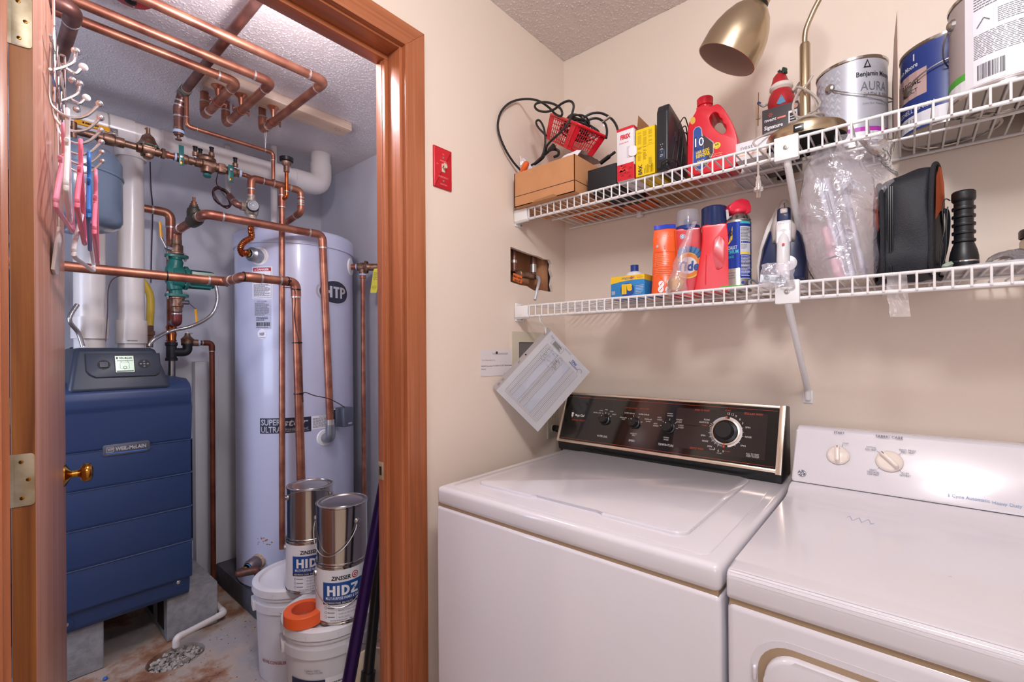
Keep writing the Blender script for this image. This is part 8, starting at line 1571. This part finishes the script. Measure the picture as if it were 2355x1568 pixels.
# ================================================================ hanging log sheet
def sheet():
    ph=math.radians(58); d=V((math.cos(ph),math.sin(ph),0)); n=V((math.sin(ph),-math.cos(ph),0)); p0=V((0.085,-0.312,1.3))
    def pl(px,py): r=ray(px,py); s=(p0-CAM).dot(n)/r.dot(n); return CAM+r*s
    L=pl(1133,890); Tt=pl(1256,757); R=pl(1357,857); B=pl(1231,997); ux=(Tt-L); uy=(R-Tt); ux_=ux.normalized(); vy_=uy.normalized(); vy_=(vy_-ux_*vy_.dot(ux_)).normalized()
    # u along the punched edge from lower-left to top, v from that edge outwards
    W=(ux.length+(R-B).length)/2; Hh=(uy.length+(B-L).length)/2; nn=n if n.dot(CAM-p0)>0 else -n
    def f(u,v,h): k=0.0006*math.sin(u/W*PI)*math.sin(v/Hh*PI); return L+ux_*u+vy_*v+nn*(h+k)
    T=thing('log_sheet','white gridded log sheet in a clear sleeve hanging tilted from the lower shelf','paper',Tt); g=G(); nu,nv=12,12
    t=bmesh.new(); grd=[[t.verts.new(f(W*i/nu,Hh*(0.075+0.925*j/nv),0)) for j in range(nv+1)] for i in range(nu+1)]
    for i in range(nu):
        for j in range(nv): t.faces.new((grd[i][j],grd[i+1][j],grd[i+1][j+1],grd[i][j+1]))
    bmesh.ops.solidify(t,geom=t.faces[:],thickness=0.0006); g.merge(t,PAPER)
    # print: text reads with its top towards the right (v is the reading direction reversed)
    pr=Print(g,lambda u,v,h:f(u,v,h+0.0008),0.0002); GP=mat('grid_pale','B9BCC8',0.5); GM=mat('grid_mid','6A6D7C',0.5)
    u0,u1=W*0.09,W*0.85; v0,v1=Hh*0.17,Hh*0.88
    for a,b in ((0.30,0.42),(0.56,0.70)): pr.rect(u0,Hh*a,u1,Hh*b,GP,1,6)
    for k in range(41): u=u0+(u1-u0)*k/40; pr.line(u,v0,u,v1,0.00045,GM,2)
    for v in (0.17,0.24,0.30,0.42,0.46,0.475,0.56,0.70,0.78,0.88): pr.line(u0,Hh*v,u1,Hh*v,0.0005,GM,3)
    r2_=random.Random(5)
    for k in range(60): u=W*r2_.uniform(0.66,0.845); v=Hh*r2_.uniform(0.18,0.52); pr.line(u,v,u+r2_.uniform(-0.003,0.003),v+r2_.uniform(0.003,0.012),0.0005,INK,3)
    pr.frame(W*0.885,Hh*0.20,W*0.955,Hh*0.44,0.0006,GREY,2)
    for k in range(5): pr.rect(W*(0.895+0.011*k),Hh*0.23,W*(0.900+0.011*k),Hh*(0.40-0.02*(k%3)),INK,2)
    RLP=mat('red_line_print','C86A6A',0.5)
    pr.line(u0-0.005,v0,u0-0.005,v1,0.0006,RLP,2)
    PG_=part('page',g,T)
    g=G(); pr=Print(g,lambda a,b,h:f(b,a,h+0.001),0.0002)
    pr.text('TPW',Hh*0.70,W*0.925,0.010,BLUEINK,3,bold=0.02,w=0.024); pr.text('MANAGEMENT',Hh*0.72,W*0.895,0.005,BLUEINK,3,w=0.040); pr.disc(Hh*0.86,W*0.90,0.009,0.009,BLUEINK,3,18,0,PI*1.4,0.9)
    pr.text('log',Hh*0.16,W*0.96,0.008,LGREY,3,shear=0.3,w=0.014); pr.text('laundry',Hh*0.50,W*0.975,0.006,LGREY,3,shear=0.3,w=0.030)
    part('letterhead',g,PG_)
    g=G(); 
    outer=[(0,0),(W,0),(W,Hh*0.075),(0,Hh*0.075)]
    t=bmesh.new(); vs=[t.verts.new(f(u,v,0.0002)) for u,v in outer]; t.faces.new(vs); bmesh.ops.solidify(t,geom=t.faces[:],thickness=0.0005); g.merge(t,mat('sleeve_edge','D9D2D0',0.35)); pr=Print(g,lambda u,v,h:f(u,v,h+0.0006),0.0002)
    for u in (0.06,0.13,0.42,0.56,0.90): pr.rect(W*u,Hh*0.02,W*u+0.010,Hh*0.05,mat('punch_hole','A48F88',0.5)) if u not in (0.56,) else pr.disc(W*u,Hh*0.035,0.003,0.003,INK,1,12)
    part('sleeve_edge',g,T,'punched clear binding strip')
    g=G(); s=f(W*0.92,Hh*0.04,0.002); e=V((s.x-0.002,-0.305,1.366)); pts=[s,s+V((0,0,0.02)),e+V((0.002,0,-0.015)),e+V((0,-0.006,0.002)),e+V((0,0.002,0.006)),e+V((0,0.006,-0.002)),e+V((-0.002,0,-0.015)),s+V((-0.003,0,0.02)),s]; tube(g,smooth_pts(pts,5),0.0011,WHT,6); solo('twist_string','thin white string tying the log sheet to the lower shelf lip','string',g,s)
sheet()
# ================================================================ ceiling fixtures: boiler room bulb, and a laundry pendant added for the bounce light
for c,lab,m in (((1.05,-1.30,CZ),'added unseen pendant lamp holder on the laundry room ceiling behind the camera','GLW'),((-0.28,-0.95,CZ),'bare bulb holder on the boiler room ceiling above the doorway','GLB')):
    g=G(); T=thing('ceiling_light',lab,'ceiling light',c); M=Matrix.Translation(c)
    if m=='GLW': lathe(g,[(0.06,0),(0.06,-0.02),(0.02,-0.03),(0.012,-0.03),(0.012,-0.13),(0.03,-0.135),(0.03,-0.15),(0,-0.15)],WHT,M,40); part('fixture',g,T)
    else: lathe(g,[(0.055,0),(0.055,-0.015),(0.03,-0.03),(0.022,-0.06),(0.0,-0.06)],WHT,M,32); part('holder',g,T); g=G(); lathe(g,[(0.013,-0.06),(0.02,-0.08)],STEEL,M,16); part('bulb_cap',g,T)
